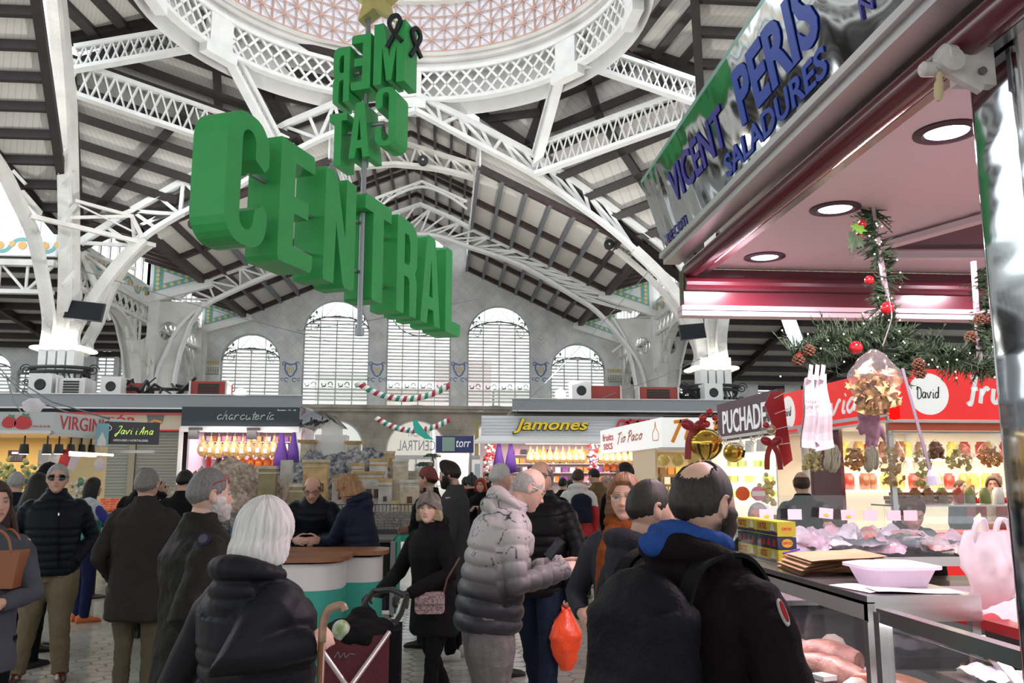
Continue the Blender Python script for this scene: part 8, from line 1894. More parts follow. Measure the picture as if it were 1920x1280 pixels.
# ---- right: Tio Paco, PUCHADES, David
tp = stallbox('nut_stall','dried-nut stall with a white illuminated Tio Paco corner sign',4.95,9.5,19.1,3.0,2.34,mat('warm_white_wall',(0.76,0.62,0.42),0.5),lamp=(80,(1,0.86,0.62)))
f,w = signboard(tp,'sign_board',(4.55,24.6),(4.92,19.0),2.34,3.01,M_signw,0.15)
put_text(tp,'fruits',f,0.3,1.45,0.34,0.2,M_txr,d=0.01); put_text(tp,'secs',f,0.4,1.35,0.10,0.17,M_txr,d=0.01); script(tp,f,'Tio Paco',1.8,0.24,0.15,2.6,mat('rust_ink',(0.55,0.20,0.12),0.5),wt=0.035,depth=0.01)
mb = MB(); stroke(mb,bez([(4.95,0.18),(4.95,0.35),(5.1,0.45),(5.15,0.6),(5.2,0.45),(5.35,0.35),(5.35,0.18),(4.95,0.18)],4),0.02,f,0.01); mb.build('bottle_drawing',M_txo,tp)
f,w = signboard(tp,'sign_board',(4.92,19.0),(8.2,19.0),2.34,3.01,M_signw,0.15); script(tp,f,'Tio Paco',0.15,0.16,0.26,2.4,M_txo,wt=0.08,depth=0.02)
MB().box((6.5,18.95,2.30),(3.3,0.2,0.07)).build('awning_strip',M_alu,tp)
for k in range(10):
    o = MB().ball((5.0+0.34*k,19.2+0.05*(k % 2),2.05),0.14,12,9,(1,0.7,1.0)).build('gold_bag',mat('golden_bag',(0.62,0.38,0.06),0.3,coat=0.5,col2=(0.8,0.62,0.2),noise_scale=8),smooth='all'); tag(o,'shiny golden snack bag hanging in a row under the Tio Paco sign','bag','golden bags under the Tio Paco sign')
goods('nut_packet','small packet on the shelves of the Tio Paco stall','packets in the Tio Paco stall','packet',5.1,9.3,21.9,(1.0,1.25,1.5,1.75),0.2,(0.15,0.1,0.18),[PKM[1],PKM[3],PKM[4],MATS['pack_black'],mat('pack_brown',(0.25,0.12,0.05),0.4)],6)
puc = empty('puchades_stall',(5.5,15,0),'stall with a plum sign reading PUCHADES and shelves of yellow produce','market stall')
f,w = signboard(puc,'sign_board',(5.46,16.7),(5.46,13.55),2.36,3.10,M_plum,0.12)
# tall condensed lettering
put_text(puc,'PUCHADES',f,0.35,2.85,0.14,0.44,M_txw,d=0.01,bold=0.015)
MB().box((6.6,17.0,1.3),(2.4,0.05,2.6)).build('back_wall',mat('cool_white_wall',(0.74,0.74,0.70),0.5),puc); MB().box((7.6,15.2,1.3),(0.05,3.4,2.6)).build('back_wall',MATS['cool_white_wall'],puc); MB().box((6.5,15.1,2.42),(2.2,3.3,0.05)).build('ceiling_panel',M_white,puc); MB().box((5.75,15.1,0.45),(0.55,3.2,0.9)).build('counter_base',M_white,puc)
for z in (1.25,1.55,1.85,2.15): MB().box((6.6,16.75,z),(2.0,0.4,0.025)).build('shelf',M_wl,puc)
area_light('stall_light',(6.4,15.1,2.36),1.6,60,(1,0.95,0.82),sy=2.4)
goods('produce_punnet','punnet of yellow and green produce on the lit shelves of the PUCHADES stall','punnets in the PUCHADES stall','punnet',5.7,7.5,16.7,(1.27,1.57,1.87),0.16,(0.13,0.2,0.13),[mat('yellow_produce',(0.72,0.62,0.15),0.5,noise_amt=0.3,noise_scale=30),mat('pale_produce',(0.75,0.72,0.5),0.5,noise_amt=0.2,noise_scale=30),mat('green_produce',(0.35,0.42,0.12),0.5,noise_amt=0.2,noise_scale=30)],8)
goods('produce_punnet','punnet of produce on the counter of the PUCHADES stall','punnets on the PUCHADES counter','punnet',5.55,6.0,14.2,(0.92,),0.12,(0.12,0.2,0.13),[MATS['yellow_produce'],MATS['pack_brown']],9)
for k,(y) in enumerate((14.2,14.75,15.3)):
    p = Vector((5.42,y,2.20)); r = empty('spotlight',p,'white drum spotlight under the PUCHADES sign, %s' % ('nearest','middle','farthest')[k],'spotlight','spotlights under the PUCHADES sign'); MB().lathe([(0.10,0.10),(0.12,-0.10)],p,16).build('lamp_head',M_white,r); MB().box(p+Vector((0,0,0.13)),(0.03,0.03,0.1)).build('stem',M_white,r)
dv = empty('dried_fruit_stall',(7.5,11,0),'red dried-fruit stall with David signs and cream lit shelves','market stall')
f,w = signboard(dv,'sign_board',(5.43,13.5),(5.43,10.0),2.36,2.98,M_red,0.12)
def roundel(parent,f,cx,cy,r):
    MB().plate([arc2(cx,cy,r,0,2*PI-0.1,36)],0.012,f).build('white_roundel',M_signw,parent); script(parent,lambda x,y,d=0: f(x,y,d+0.013),'David',cx-r*0.62,cy-r*0.22,r*0.32,r*1.25,M_txk,wt=r*0.05,depth=0.004,slant=0.1)
roundel(dv,f,0.42,0.31,0.26); script(dv,f,'David',1.2,0.16,0.19,1.6,M_txw,wt=0.05,depth=0.01); put_text(dv,'182',f,0.72,0.85,0.04,0.05,M_txw,d=0.004)
f,w = signboard(dv,'sign_board',(5.43,10.0),(8.6,10.0),2.36,2.98,M_red,0.12); roundel(dv,f,0.50,0.31,0.255); script(dv,f,'Fruts',0.98,0.20,0.20,0.78,M_txw,wt=0.05,depth=0.01)
mb = MB(); mb.box((7.0,9.98,2.33),(3.2,0.14,0.03)); mb.box((5.42,11.75,2.33),(0.14,3.5,0.03)); mb.build('white_trim',M_white,dv); MB().box((7.0,10.02,2.27),(3.2,0.06,0.09)).build('orange_trim',mat('orange_red_trim',(0.62,0.10,0.03),0.4),dv)
MB().box((7.4,13.6,1.35),(4.0,0.05,2.5)).build('back_wall',mat('cream_lit_wall',(0.82,0.76,0.60),0.5),dv); MB().box((7.3,11.8,2.42),(3.8,3.5,0.05)).build('ceiling_panel',M_white,dv); MB().box((7.1,10.4,0.5),(3.3,0.6,1.0)).build('counter_base',M_red,dv); MB().box((7.1,10.35,1.18),(3.3,0.02,0.3)).build('counter_glass',M_cglass,dv); MB().box((7.1,10.4,1.32),(3.3,0.55,0.02)).build('glass_shelf',M_steel,dv)
MB().box((5.5,12.0,1.2),(0.05,1.0,2.3)).build('maroon_door',M_maroon,dv); MB().box((5.46,12.6,1.2),(0.08,0.10,2.4)).build('white_post',M_white,dv); MB().box((5.43,10.05,1.25),(0.06,0.06,2.3)).build('corner_pole',M_steel,dv)
for z in (1.45,1.95): MB().box((7.6,13.3,z),(3.4,0.4,0.03)).build('shelf',M_wl,dv)
area_light('stall_light',(7.2,11.6,2.36),3.0,120,(1,0.90,0.70),sy=2.4)
goods('fruit_jar','jar of dried fruit on the cream shelves of the David stall','jars in the David stall','jar',6.0,9.1,13.25,(1.47,1.97),0.21,(0.17,0.17,0.26),[mat('jar_amber',(0.62,0.36,0.08),0.3,coat=0.5),mat('jar_brown',(0.28,0.10,0.04),0.3,coat=0.5),MATS['yellow_produce'],mat('jar_red',(0.42,0.05,0.03),0.3,coat=0.5)],12,shape='jar')
goods('fruit_jar','jar or packet standing on the glass counter of the David stall','jars on the David counter','jar',5.7,8.6,10.4,(1.335,),0.17,(0.13,0.13,0.20),[MATS['jar_red'],MATS['jar_brown'],mat('jar_green',(0.25,0.27,0.10),0.4),MATS['pack_white']],13,shape='jar')
goods('cookie_pack','brown packaged biscuits stacked on the David counter','biscuit packs on the David counter','packet',5.6,6.3,10.35,(1.335,1.385,1.435),0.2,(0.18,0.14,0.045),[mat('biscuit_brown',(0.28,0.12,0.05),0.5,noise_amt=0.3,noise_scale=40)],14)
M_crs = [mat('crisp_yellow',(0.66,0.50,0.12),0.4,col2=(0.80,0.70,0.35),noise_scale=22),mat('crisp_disc',(0.66,0.58,0.45),0.5),mat('crisp_orange',(0.68,0.24,0.04),0.4,col2=(0.75,0.45,0.15),noise_scale=22),mat('crisp_amber',(0.58,0.32,0.10),0.4,col2=(0.72,0.50,0.22),noise_scale=14),mat('crisp_olive',(0.50,0.42,0.10),0.4,col2=(0.66,0.58,0.22),noise_scale=26),mat('crisp_brown',(0.30,0.10,0.05),0.4,col2=(0.5,0.24,0.12),noise_scale=22)]
M_clearb = clear_mat('thin_clear_plastic',(1,1,1))
for k,(px,yt,yb,w_,ci,l) in enumerate(((1524,838,880,44,0,'bag of yellow star snacks hanging behind the paper bags'),(1560,838,874,30,1,'bag of pale round wafers hanging left of the orange bag'),(1602,836,878,46,2,'bag of orange crisps hanging in the David stall'),(1634,840,874,24,1,'narrow bag of pale wafers right of the orange crisps'),(1675,828,908,56,3,'big clear bag of amber pork crackling with a small label'),(1733,832,912,42,4,'tall bag of olive-yellow noodle snacks behind the strap'),(1756,828,856,36,5,'small bag of dark brown strips high in the David stall'),(1803,838,880,60,0,'wide bag of yellow spiral snacks right of the brown one'),(1858,834,872,50,2,'bag of orange spiral snacks nearest the steel post'))):
    Yb = 9.75; pt = W(px,yt,Yb,0); pb_ = W(px,yb,Yb,0); wd = w_/1600*Yb*0.95; h = (pt.z-pb_.z); r = empty('snack_bag',pt,l,'snack bag','snack bags hanging at the David stall'); rr = random.Random(k+40); mb = MB()
    for q in range(46):
        u = rr.random(); t = rr.random(); a = 6.28*u; rad = wd/2*math.sqrt(rr.random())*math.sin(PI*(0.25+0.6*t)); c = pb_+Vector((rad*math.cos(a),0.4*rad*math.sin(a),h*0.85*t)); R = Euler((rr.random()*6,rr.random()*6,rr.random()*6)).to_matrix(); s = 0.05 if ci != 1 else 0.08
        if ci == 1: mb.lathe([(0,0),(s,0),(s,0.008)],c,10,Matrix.Rotation(PI/2+0.2*rr.random(),3,'Y'))
        else: mb.grid(4,3,lambda x,y: c+R @ Vector(((x-0.5)*s*1.3,(y-0.5)*s,0.02*math.sin(5*x))))
    o = mb.build('snacks',M_crs[ci],r,smooth='all',fix=False); o['kind'] = 'stuff'
    mb,_ = bagmesh((pb_.x,pb_.y,pb_.z-0.01),wd*1.05,h*1.25,wd*0.55,k,18,12,0.12); mb.build('clear_bag',clear_mat('bag_film',(0.97,0.96,0.95),0.12,0.15,haze=0.05),r,smooth='all',fix=False)
MB().tube([(5.3,9.75,2.19),(8.8,9.75,2.19)],0.012,6).build('hanging_rod',M_steel,dv)
# Christmas decorations on the corner of the PUCHADES stall
be = empty('golden_bell',W(1323,830,13.0,0),'huge shiny golden jingle bell with red bows at the stall corner','bell decoration'); p = W(1323,832,13.0,0); M_gold = mat('shiny_gold',(0.62,0.40,0.07),0.16,metal=0.85)
MB().ball(p,0.26,32,22,(1,1,0.93)).build('shell',M_gold,be,smooth='all'); MB().tube([p+Vector((0.262*math.cos(a),0.262*math.sin(a),0.05)) for a in [2*PI*q/40 for q in range(40)]],0.008,6,closed=True).build('seam',M_gold,be)
for a in (-2.3,-1.57,-0.85):
    mb = MB(); pts = [p+Vector((0.262*math.cos(a)*math.cos(e),0.262*math.sin(a)*math.cos(e),0.245*math.sin(e))) for e in [-1.35+1.25*q/10 for q in range(11)]]; mb.tube(pts,[0.006+0.012*(q/10) for q in range(11)],8); mb.ball(pts[-1],0.026,10,8); mb.build('slot',MATS['matt_black'],be)
b2 = empty('golden_bell',W(1378,845,13.2,0),'second golden jingle bell, smaller and lower, right of the huge one','bell decoration'); p2 = W(1376,848,13.3,0); MB().ball(p2,0.17,24,16,(1,1,0.93)).build('shell',M_gold,b2,smooth='all'); mb = MB(); mb.tube([p2+Vector((0.1,-0.13,-0.08)),p2+Vector((0.13,-0.12,0.03))],0.02,8); mb.build('slot',MATS['matt_black'],b2)
M_sat = mat('red_satin',(0.34,0.008,0.015),0.25,sheen=0.4)
def bow(label,c,s,tails=True):
    r = empty('red_bow',c,label,'bow')
    for sx in (-1,1):
        mb = MB(); mb.ball(c+Vector((sx*0.10*s,0,0.03*s)),0.11*s,14,10,(1.1,0.5,0.75),Matrix.Rotation(sx*-0.4,3,'Y')); mb.build('loop',M_sat,r,smooth='all')
        if tails: mb = MB(); mb.path(bez([c,c+Vector((sx*0.10*s,-0.02,-0.22*s)),c+Vector((sx*0.13*s,-0.03,-0.5*s))],5),0.10*s,0.012,up=(0,1,0)); mb.build('tail',M_sat,r)
    MB().ball(c+Vector((0,-0.04*s,0)),0.045*s,10,8).build('knot',M_sat,r,smooth='all')
bow('big red satin bow left of the golden bell',W(1302,800,13.0,0),1.0); bow('red ribbon bow hanging right of the PUCHADES letters',W(1447,830,12.6,0),0.8)
mb = MB(); A_ = W(1455,735,12.9,0); mb.plate([[(0,0),(0.2,0.02),(0.24,-0.5),(0.30,-1.05),(0.16,-1.15),(0.02,-0.55),(-0.1,-0.2)]],0.03,lambda x,y,d=0: A_+Vector((x-0.1,-d,y))); tag(mb.build('red_drape',M_sat),'red striped satin drape hanging at the seam of the plum and red signs','drape')
mb = MB()
for q in range(4): stroke(mb,[(0.0+0.0*q,-0.1-0.24*q),(0.2+0.02*q,0.0-0.26*q)],0.012,lambda x,y,d=0: A_+Vector((x-0.05,-0.035-d,y)),0.003)
mb.build('pale_stripes',M_twhite,bpy.data.objects['red_drape'])
for k,(x,y,s,m_,l) in enumerate(((1446,805,0.075,M_cham,'champagne bauble at the red drape'),(1436,797,0.05,M_redb,'small red bauble left of the champagne bauble'),(1330,772,0.055,M_redb,'red bauble at the top of the bell decoration'),(1318,783,0.06,M_redb,'red bauble above the golden bell'),(1341,783,0.05,M_redb,'red bauble beside the plum sign'),(1325,795,0.055,M_redb,'lower red bauble right above the golden bell'))):
    o = MB().ball(W(x,y,12.7,0),s,16,12).build('bauble',m_,smooth='all'); tag(o,l,'bauble')
mb = MB(); P_ = [W(x,y,12.8,0) for x,y in ((1345,812),(1360,828),(1385,837),(1410,830),(1430,808),(1440,785))]; fb = pl(bez(P_,4)); rr = random.Random(1)
for q in range(160): mb.ball(fb(q/160)+Vector((rr.gauss(0,0.02),rr.gauss(0,0.02),rr.gauss(0,0.02))),0.009,5,3)
tag(mb.build('bead_garland',mat('silver_beads',(0.65,0.62,0.6),0.2,metal=0.7),fix=False),'silver bead garland swagged under the PUCHADES sign','garland',kind='stuff')
for k,(x,y,Y,c,l) in enumerate(((1392,925,12.0,(0.85,0.15,0.04),'orange shop token sign hanging by the PUCHADES counter'),(1421,925,11.8,(0.75,0.25,0.38),'round pink and white market sign hanging by the PUCHADES counter'))):
    p = W(x,y,Y,0); r = empty('round_sign',p,l,'sign'); MB().lathe([(0,0),(0.10,0),(0.10,0.02),(0,0.02)],p,28,Matrix.Rotation(PI/2,3,'X')).build('disc',mat('disc_%d' % k,c,0.4),r)
    if k: MB().box(p+Vector((0,-0.025,0)),(0.19,0.004,0.07)).build('white_band',M_twhite,r)
p = W(1443,920,12.0,0); mb = MB(); [mb.ball(p+Vector((rr.gauss(0,0.05),rr.gauss(0,0.03),rr.gauss(0,0.09))),0.035,7,5) for q in range(40)]; o = mb.build('yellow_bunch',MATS['yellow_blossom']); tag(o,'bunch of yellow fruit hanging right of the round pink sign','fruit bunch')
# fluorescent tube high at right
p = W(1487,622,12,0); r = empty('hanging_lamp',p,'tilted glass lamp tube hanging beyond the stall roof','lamp'); MB().tube([p+Vector((-0.07,0,0.22)),p+Vector((0.06,0,-0.2))],0.10,14).build('tube',E((0.75,0.9,1.0),1.2,'cool_lamp'),r,smooth=True); MB().tube([p+Vector((0,0,0.2)),p+Vector((0,0,1.2))],0.006,5).build('cable',M_grey,r)
# small shop behind the door at centre right
tz = stallbox('corner_shop','small shop with a navy sign left of the Jamones stall',-0.2,0.95,31,1.6,2.7,mat('shop_white',(0.7,0.68,0.66),0.5),lamp=(40,(1,0.9,0.85))); f,w = signboard(tz,'sign_board',(-0.25,30.9),(1.1,30.9),2.55,3.15,mat('navy_board',(0.04,0.05,0.16),0.4),0.1); put_text(tz,'torr',f,0.72,1.25,0.2,0.25,M_txw,d=0.005,shear=0.2); MB().box((0.2,30.85,2.85),(0.45,0.02,0.5)).build('green_panel',mat('sage_panel',(0.25,0.36,0.30),0.5),tz)

# ------------------------------------------------------------ nativity model, desk and hand-held things
M_rock = mat('painted_rock',(0.26,0.18,0.13),0.9,col2=(0.62,0.52,0.44),noise_scale=13,bump=1,bump_scale=30,detail=9)
M_rock2 = mat('blue_grey_rock',(0.045,0.06,0.09),0.9,col2=(0.46,0.44,0.44),noise_scale=13,bump=1,bump_scale=30,detail=9)
nb = empty('model_village_table',(-1.9,12.0,0),'long table with teal skirt and miniature stone wall carrying the nativity landscape','table')
MB().box((-1.9,12.2,1.0),(3.5,3.0,0.06)).build('table_top',M_dark,nb); MB().box((-1.9,10.72,0.94),(3.5,0.03,0.10)).build('teal_skirt',mat('teal_cloth',(0.02,0.30,0.22),0.7),nb)
for x in (-3.55,-2.6,-1.5,-0.25):
    for y in (10.8,13.6): MB().box((x,y,0.48),(0.06,0.06,0.96)).build('leg',MATS['matt_black'],nb)
mb = MB(); rr = random.Random(6)
for j in range(6):
    x = -3.6
    while x < -0.15: wv = rr.uniform(0.05,0.11); mb.box((x+wv/2,10.76,1.05+0.035*j),(wv*0.94,0.05,0.032)); x += wv
nb_w = mb.build('model_stone_wall',mat('model_grey_stone',(0.20,0.19,0.18),0.9,noise_amt=0.3,noise_scale=30),nb)
def mound(label,cx,cy,rx,ry,h,m_,seed,n=110,zb=1.03):
    mb = MB(); o = Vector((seed*7.3,seed*3.1,0))
    def f(u,w):
        x = (u-0.5)*2; y = (w-0.5)*2; r = math.sqrt(x*x+y*y); e = max(0,1-r**2)**0.7; q = Vector((x*rx,y*ry,0))
        z = h*e*(0.75+0.35*noise.noise(o+q*1.5))+0.22*e*abs(noise.noise(o+q*4))+0.10*abs(noise.noise(o+q*10))*(e > 0)+0.06*abs(noise.noise(o+q*24))*(e > 0)
        return Vector((cx+q.x,cy+q.y,zb+max(0,z)))
    mb.grid(n,n,f); return tag(mb.build('model_mountain',m_,smooth='all',fix=False),label,'model mountain')
mound('pinkish brown model mountain at the left of the nativity landscape',-2.85,12.0,0.95,1.2,0.90,M_rock,1); mound('tall blue-grey model mountain at the back of the nativity landscape',-1.55,13.0,1.35,0.95,1.25,M_rock2,2); mound('brown model hill at the right behind the model houses',-0.75,12.8,0.85,0.8,0.88,M_rock,3); mound('rocky brown model slope in the middle of the landscape',-2.05,12.0,0.8,0.9,0.62,M_rock,4)
HM = [mat('model_ochre',(0.50,0.34,0.16),0.85,noise_amt=0.2,noise_scale=9),mat('model_cream',(0.52,0.45,0.34),0.85,noise_amt=0.2,noise_scale=9),mat('model_white',(0.56,0.54,0.50),0.85,noise_amt=0.15,noise_scale=9),mat('model_olive',(0.28,0.24,0.13),0.85,noise_amt=0.2,noise_scale=9)]
M_mwin = mat('model_brown_window',(0.10,0.04,0.02),0.6); M_mirn = mat('model_dark_iron',(0.02,0.02,0.02),0.6)
def mhouse(label,px,ytop,ybot,wpx,Y,mi,wins=2,balcony=False,cornice=True,wy=0.6):
    a = W(px-wpx/2,ytop,Y,0); b = W(px+wpx/2,ybot,Y,0); w = b.x-a.x; h = max(0.15,a.z-1.03); r = empty('model_house',((a.x+b.x)/2,Y,1.03),label,'model house','houses of the nativity model')
    MB().box(((a.x+b.x)/2,Y+w*0.35,1.03+h/2),(w,w*0.7,h)).build('walls',HM[mi],r)
    if cornice: mb = MB(); mb.box(((a.x+b.x)/2,Y+w*0.35,a.z),(w*1.10,w*0.8,0.04)); mb.box(((a.x+b.x)/2,Y+w*0.35,a.z-0.07),(w*1.05,w*0.75,0.02)); mb.build('cornice',HM[(mi+1) % 3],r)
    for q in range(wins):
        x = a.x+w*(q+0.5+0.0)/wins; s = min(w*0.26,0.09); z = 1.03+h*wy; mb = MB(); mb.box((x,Y-0.005,z),(s,0.02,s*1.35)); mb.build('window',M_mwin,r)
    if balcony: mb = MB(); z = 1.03+h*(wy-0.28); mb.box(((a.x+b.x)/2,Y-0.06,z),(w*0.8,0.12,0.015)); mb.box(((a.x+b.x)/2,Y-0.12,z+0.09),(w*0.8,0.01,0.01)); [mb.box((a.x+w*0.1+w*0.8*q/12,Y-0.12,z+0.045),(0.007,0.007,0.09)) for q in range(13)]; mb.build('balcony',M_mirn,r)
mhouse('tall ochre model house with two brown windows and an iron balcony',590,864,935,42,11.3,0,2,True); mhouse('olive square model tower at the left of the model village',500,876,930,30,11.2,3,0); mhouse('small white model house with one window on the hill',671,870,890,24,12.3,2,1); mhouse('white model house with a balcony below the ridge',709,862,895,32,12.3,2,2,True); mhouse('slim ochre model watchtower near the top right',730,848,880,18,12.6,0,0); mhouse('tall cream model tower right of the village',750,863,960,26,11.6,1,0); mhouse('low cream model house with a wide window at the right',768,902,960,34,11.1,1,1)
mhouse('grey-white model house behind the curly-haired woman',690,886,930,52,11.8,2,3,False); mhouse('white model house with dark doorway left of the curly-haired woman',640,892,930,34,11.6,2,1); mhouse('small olive model house below the tall ochre one',557,910,940,28,11.0,3,1); mhouse('little cream model house high at the right',772,885,905,22,12.2,1,1); mhouse('small white model house under the balcony house',722,900,930,24,11.4,2,1); mhouse('white model shed near the stone wall',741,942,960,12,10.95,2,0)
mhouse('pale slab-like model chapel in the rocks',536,862,905,20,11.6,2,0,False,False); mhouse('brown model gatehouse at the far right of the village',790,880,930,20,12.0,1,1)
wt = empty('white_model_building',(-1.75,13.7,1.0),'white cut-out temple shape standing behind the model mountain','model building'); mb = MB(); a = W(594,840,13.9,0); b = W(652,816,13.9,0)
MB().box(((a.x+b.x)/2,13.9,1.55),(b.x-a.x,0.5,1.55)).build('block',M_white,wt); c = (a.x+b.x)/2; p1 = W(605,815,13.9,0); q1 = W(641,803,13.9,0); MB().plate([[(p1.x,b.z-0.05),(q1.x,b.z-0.05),(q1.x,q1.z),((p1.x+q1.x)/2,q1.z+0.10),(p1.x,q1.z)]],0.3,lambda x,z,d=0: Vector((x,13.75+d,z))).build('gable',M_white,wt)
mb = MB(); mb.path([(p1.x-0.03,13.7,q1.z-0.02),((p1.x+q1.x)/2,13.7,q1.z+0.11),(q1.x+0.03,13.7,q1.z-0.02)],0.03,0.02); mb.build('gable_edge',M_cream,wt)
for k,(x,y) in enumerate(((578,830),(664,832))):
    p = W(x,y,13.6,0); r = empty('model_hut',p,('small stone model hut left of the white temple','small stone model hut with dark roof right of the white temple')[k],'model hut'); MB().box(p-Vector((0,0,0.25)),(0.20,0.2,0.5)).build('walls',HM[1],r); mb = MB(); mb.box(p+Vector((0,0,0.02)),(0.28,0.28,0.04)); [mb.ball(p+Vector((-0.13+0.26*q/8,-0.14,0.03)),0.018,6,4) for q in range(9)]; mb.build('roof',HM[0],r)
def palm(label,px,ytop,ybot,Y,s):
    t = W(px,ytop,Y,0); b = W(px,ybot,Y,0); r = empty('model_palm',b,label,'model palm tree'); MB().tube([b,b.lerp(t,0.5)+Vector((0.02,0,0)),t],[0.02,0.015,0.012],7).build('trunk',M_cone,r); mb = MB(); rr = random.Random(px)
    for q in range(16):
        a = q*2.4; d = Vector((math.cos(a),math.sin(a),0)); P_ = [t+d*s*u+Vector((0,0,s*(0.5*u-0.9*u*u)+s*0.2*rr.random()*u)) for u in [j/6 for j in range(7)]]
        for j in range(6):
            for sd in (-1,1): e = P_[j]+Vector((-d.y,d.x,0))*sd*s*0.25+d*s*0.1-Vector((0,0,s*0.06)); n0 = len(mb.v); mb.v += [tuple(P_[j]),tuple(P_[j+1]),tuple(e)]; mb.f.append((n0,n0+1,n0+2))
    mb.build('fronds',mat('palm_green',(0.02,0.07,0.03),0.6),r,fix=False)
palm('dark model palm tree rising before the door glass',810,852,880,12.4,0.13); palm('low dark green model palm at the right of the village',797,868,885,12.2,0.14)
rr = random.Random(21)
f0 = MB().lathe([(0,0),(0.025,0),(0.02,0.06),(0.008,0.09),(0.014,0.105),(0.01,0.125),(0,0.13)],(0,0,0),8).build('model_figure',mat('model_robe_wine',(0.16,0.03,0.03),0.7),smooth='all'); tag(f0,'tiny robed figure of the nativity model beside the stone wall','model figure','figures of the nativity model'); fp = W(730,965,11.0,0)
f0.location = (fp.x,11.0,1.04)
for k in range(13): c = f0.copy(); COL.objects.link(c); px = rr.uniform(722,758); c.location = (W(px,965,11,0).x,10.95+rr.uniform(-0.08,0.25),1.04)
mb = MB()
for k in range(30): x = -1.45+0.045*k; mb.box((x,10.79,1.29),(0.008,0.01,0.09))
mb.beam((-1.47,10.79,1.33),(-0.1,10.79,1.33),0.01,0.01); mb.build('model_railing',M_mirn,nb)
# flight-case table with teal side behind the beanie woman
ft = empty('black_case_table',(-1.15,9.6,0),'black open case on a low trolley with steel lid and teal side panel','case')
MB().box((-1.2,9.9,0.985),(1.35,0.9,0.03)).build('steel_lid',M_steel,ft); MB().box((-1.2,10.0,0.60),(1.30,0.7,0.72)).build('black_box',MATS['matt_black'],ft); mb = MB(); mb.beam((-0.52,9.45,0.98),(-0.52,9.45,0.2),0.05,0.05); mb.beam((-1.87,9.45,0.2),(-0.52,9.45,0.2),0.05,0.05); mb.build('alu_edge',M_alu,ft); MB().box((-0.49,9.95,0.6),(0.02,0.9,0.75)).build('teal_side',MATS['teal_cloth'],ft)
for x in (-1.8,-0.6): MB().lathe([(0.05,-0.02),(0.06,0),(0.05,0.02)],(x,9.6,0.06),12,Matrix.Rotation(PI/2,3,'Y')).build('castor',MATS['matt_black'],ft)
# reception desk
M_wood = mat('desk_wood',(0.26,0.11,0.05),0.4,noise_amt=0.12,noise_scale=3); M_dteal = mat('desk_teal',(0.04,0.36,0.28),0.45)
def desk_unit(label,cx,cy,rx,ry,zt=1.06):
    r = empty('reception_desk',(cx,cy,0),label,'reception desk',None); lo = rrect(cx-rx,cy-ry,cx+rx,cy+ry,min(rx,ry)*0.75,n=10)
    f = lambda x,y,d=0: Vector((x,y,d)); MB().plate([lo],0.80,f).build('teal_front',M_dteal,r,smooth=True); MB().plate([lo],0.20,lambda x,y,d=0: Vector((x,y,0.80+d))).build('white_front',M_white,r,smooth=True)
    lo2 = rrect(cx-rx-0.05,cy-ry-0.05,cx+rx+0.05,cy+ry+0.05,min(rx,ry)*0.78,n=10); MB().plate([lo2],0.035,lambda x,y,d=0: Vector((x,y,zt-0.045+d))).build('wooden_top',M_wood,r); return r
desk_unit('rounded reception desk with wooden top, white band and teal front',-1.32,7.15,0.55,0.33); desk_unit('second rounded desk unit, slightly behind and to the right',-1.0,7.55,0.50,0.20,1.065)
# ballot box
bx = Vector((-1.47,7.0,1.055)); bb = empty('ballot_box',bx,'clear ballot box with a printed picture of a man holding vegetables','box'); MB().box(bx+Vector((0,0,0.02)),(0.36,0.30,0.03)).build('base',M_white,bb)
for c,d in (((0,-0.14,0.16),(0.32,0.006,0.26)),((0,0.14,0.16),(0.32,0.006,0.26)),((-0.16,0,0.16),(0.006,0.28,0.26)),((0.16,0,0.16),(0.006,0.28,0.26))): MB().box(bx+Vector(c),d).build('acrylic_side',M_acryl,bb)
MB().box(bx+Vector((0,0,0.295)),(0.35,0.31,0.02)).build('lid',M_acryl,bb); MB().box(bx+Vector((-0.05,-0.147,0.14)),(0.20,0.004,0.17)).build('navy_print',mat('print_navy',(0.03,0.10,0.16),0.5),bb); MB().box(bx+Vector((0.085,-0.148,0.14)),(0.115,0.004,0.17)).build('ochre_print',mat('print_ochre',(0.62,0.33,0.05),0.5),bb)
mb = MB(); fb_ = lambda x,y,d=0: bx+Vector((0.085+x,-0.151-d,0.06+y)); mb.plate([[(-0.035,0),(0.035,0),(0.032,0.075),(0.012,0.095),(-0.012,0.095),(-0.032,0.075)]],0.002,fb_); mb.build('printed_jacket',mat('print_brown',(0.12,0.05,0.03),0.6),bb); MB().plate([arc2(0,0.115,0.015,0,2*PI-0.3,14,0.02)],0.003,fb_).build('printed_face',mat('print_skin',(0.55,0.33,0.22),0.6),bb); MB().plate([arc2(0.025,0.045,0.022,0,2*PI-0.3,12,0.03)],0.004,fb_).build('printed_vegetables',mat('print_veg',(0.62,0.20,0.04),0.6),bb)
MB().box(bx+Vector((0.164,-0.05,0.14)),(0.004,0.12,0.17)).build('side_print',MATS['print_navy'],bb)
# stanchions with belt
for k,(x,y,D_) in enumerate(((172,1120,12.3),(197,1066,16.0))):
    p = WZ(x,y,0.0); r = empty('queue_post',p,('nearer black queue post with round base behind the sunglasses man','farther black queue post with round base')[k],'queue post','black queue posts'); MB().lathe([(0.18,0),(0.18,0.02),(0.12,0.035),(0.035,0.045)],p,28).build('base',MATS['matt_black'],r,smooth=True); MB().lathe([(0.035,0.04),(0.035,0.92),(0.045,0.93),(0.045,1.0),(0,1.0)],p,16).build('pole',MATS['matt_black'],r,smooth=True)
q0 = WZ(172,1120,0); q1 = WZ(197,1066,0); mb = MB(); mb.beam((q0.x,q0.y,0.95),(q1.x,q1.y,0.95),0.004,0.05); tag(mb.build('queue_belt',MATS['matt_black']),'black belt stretched between the two queue posts','belt')
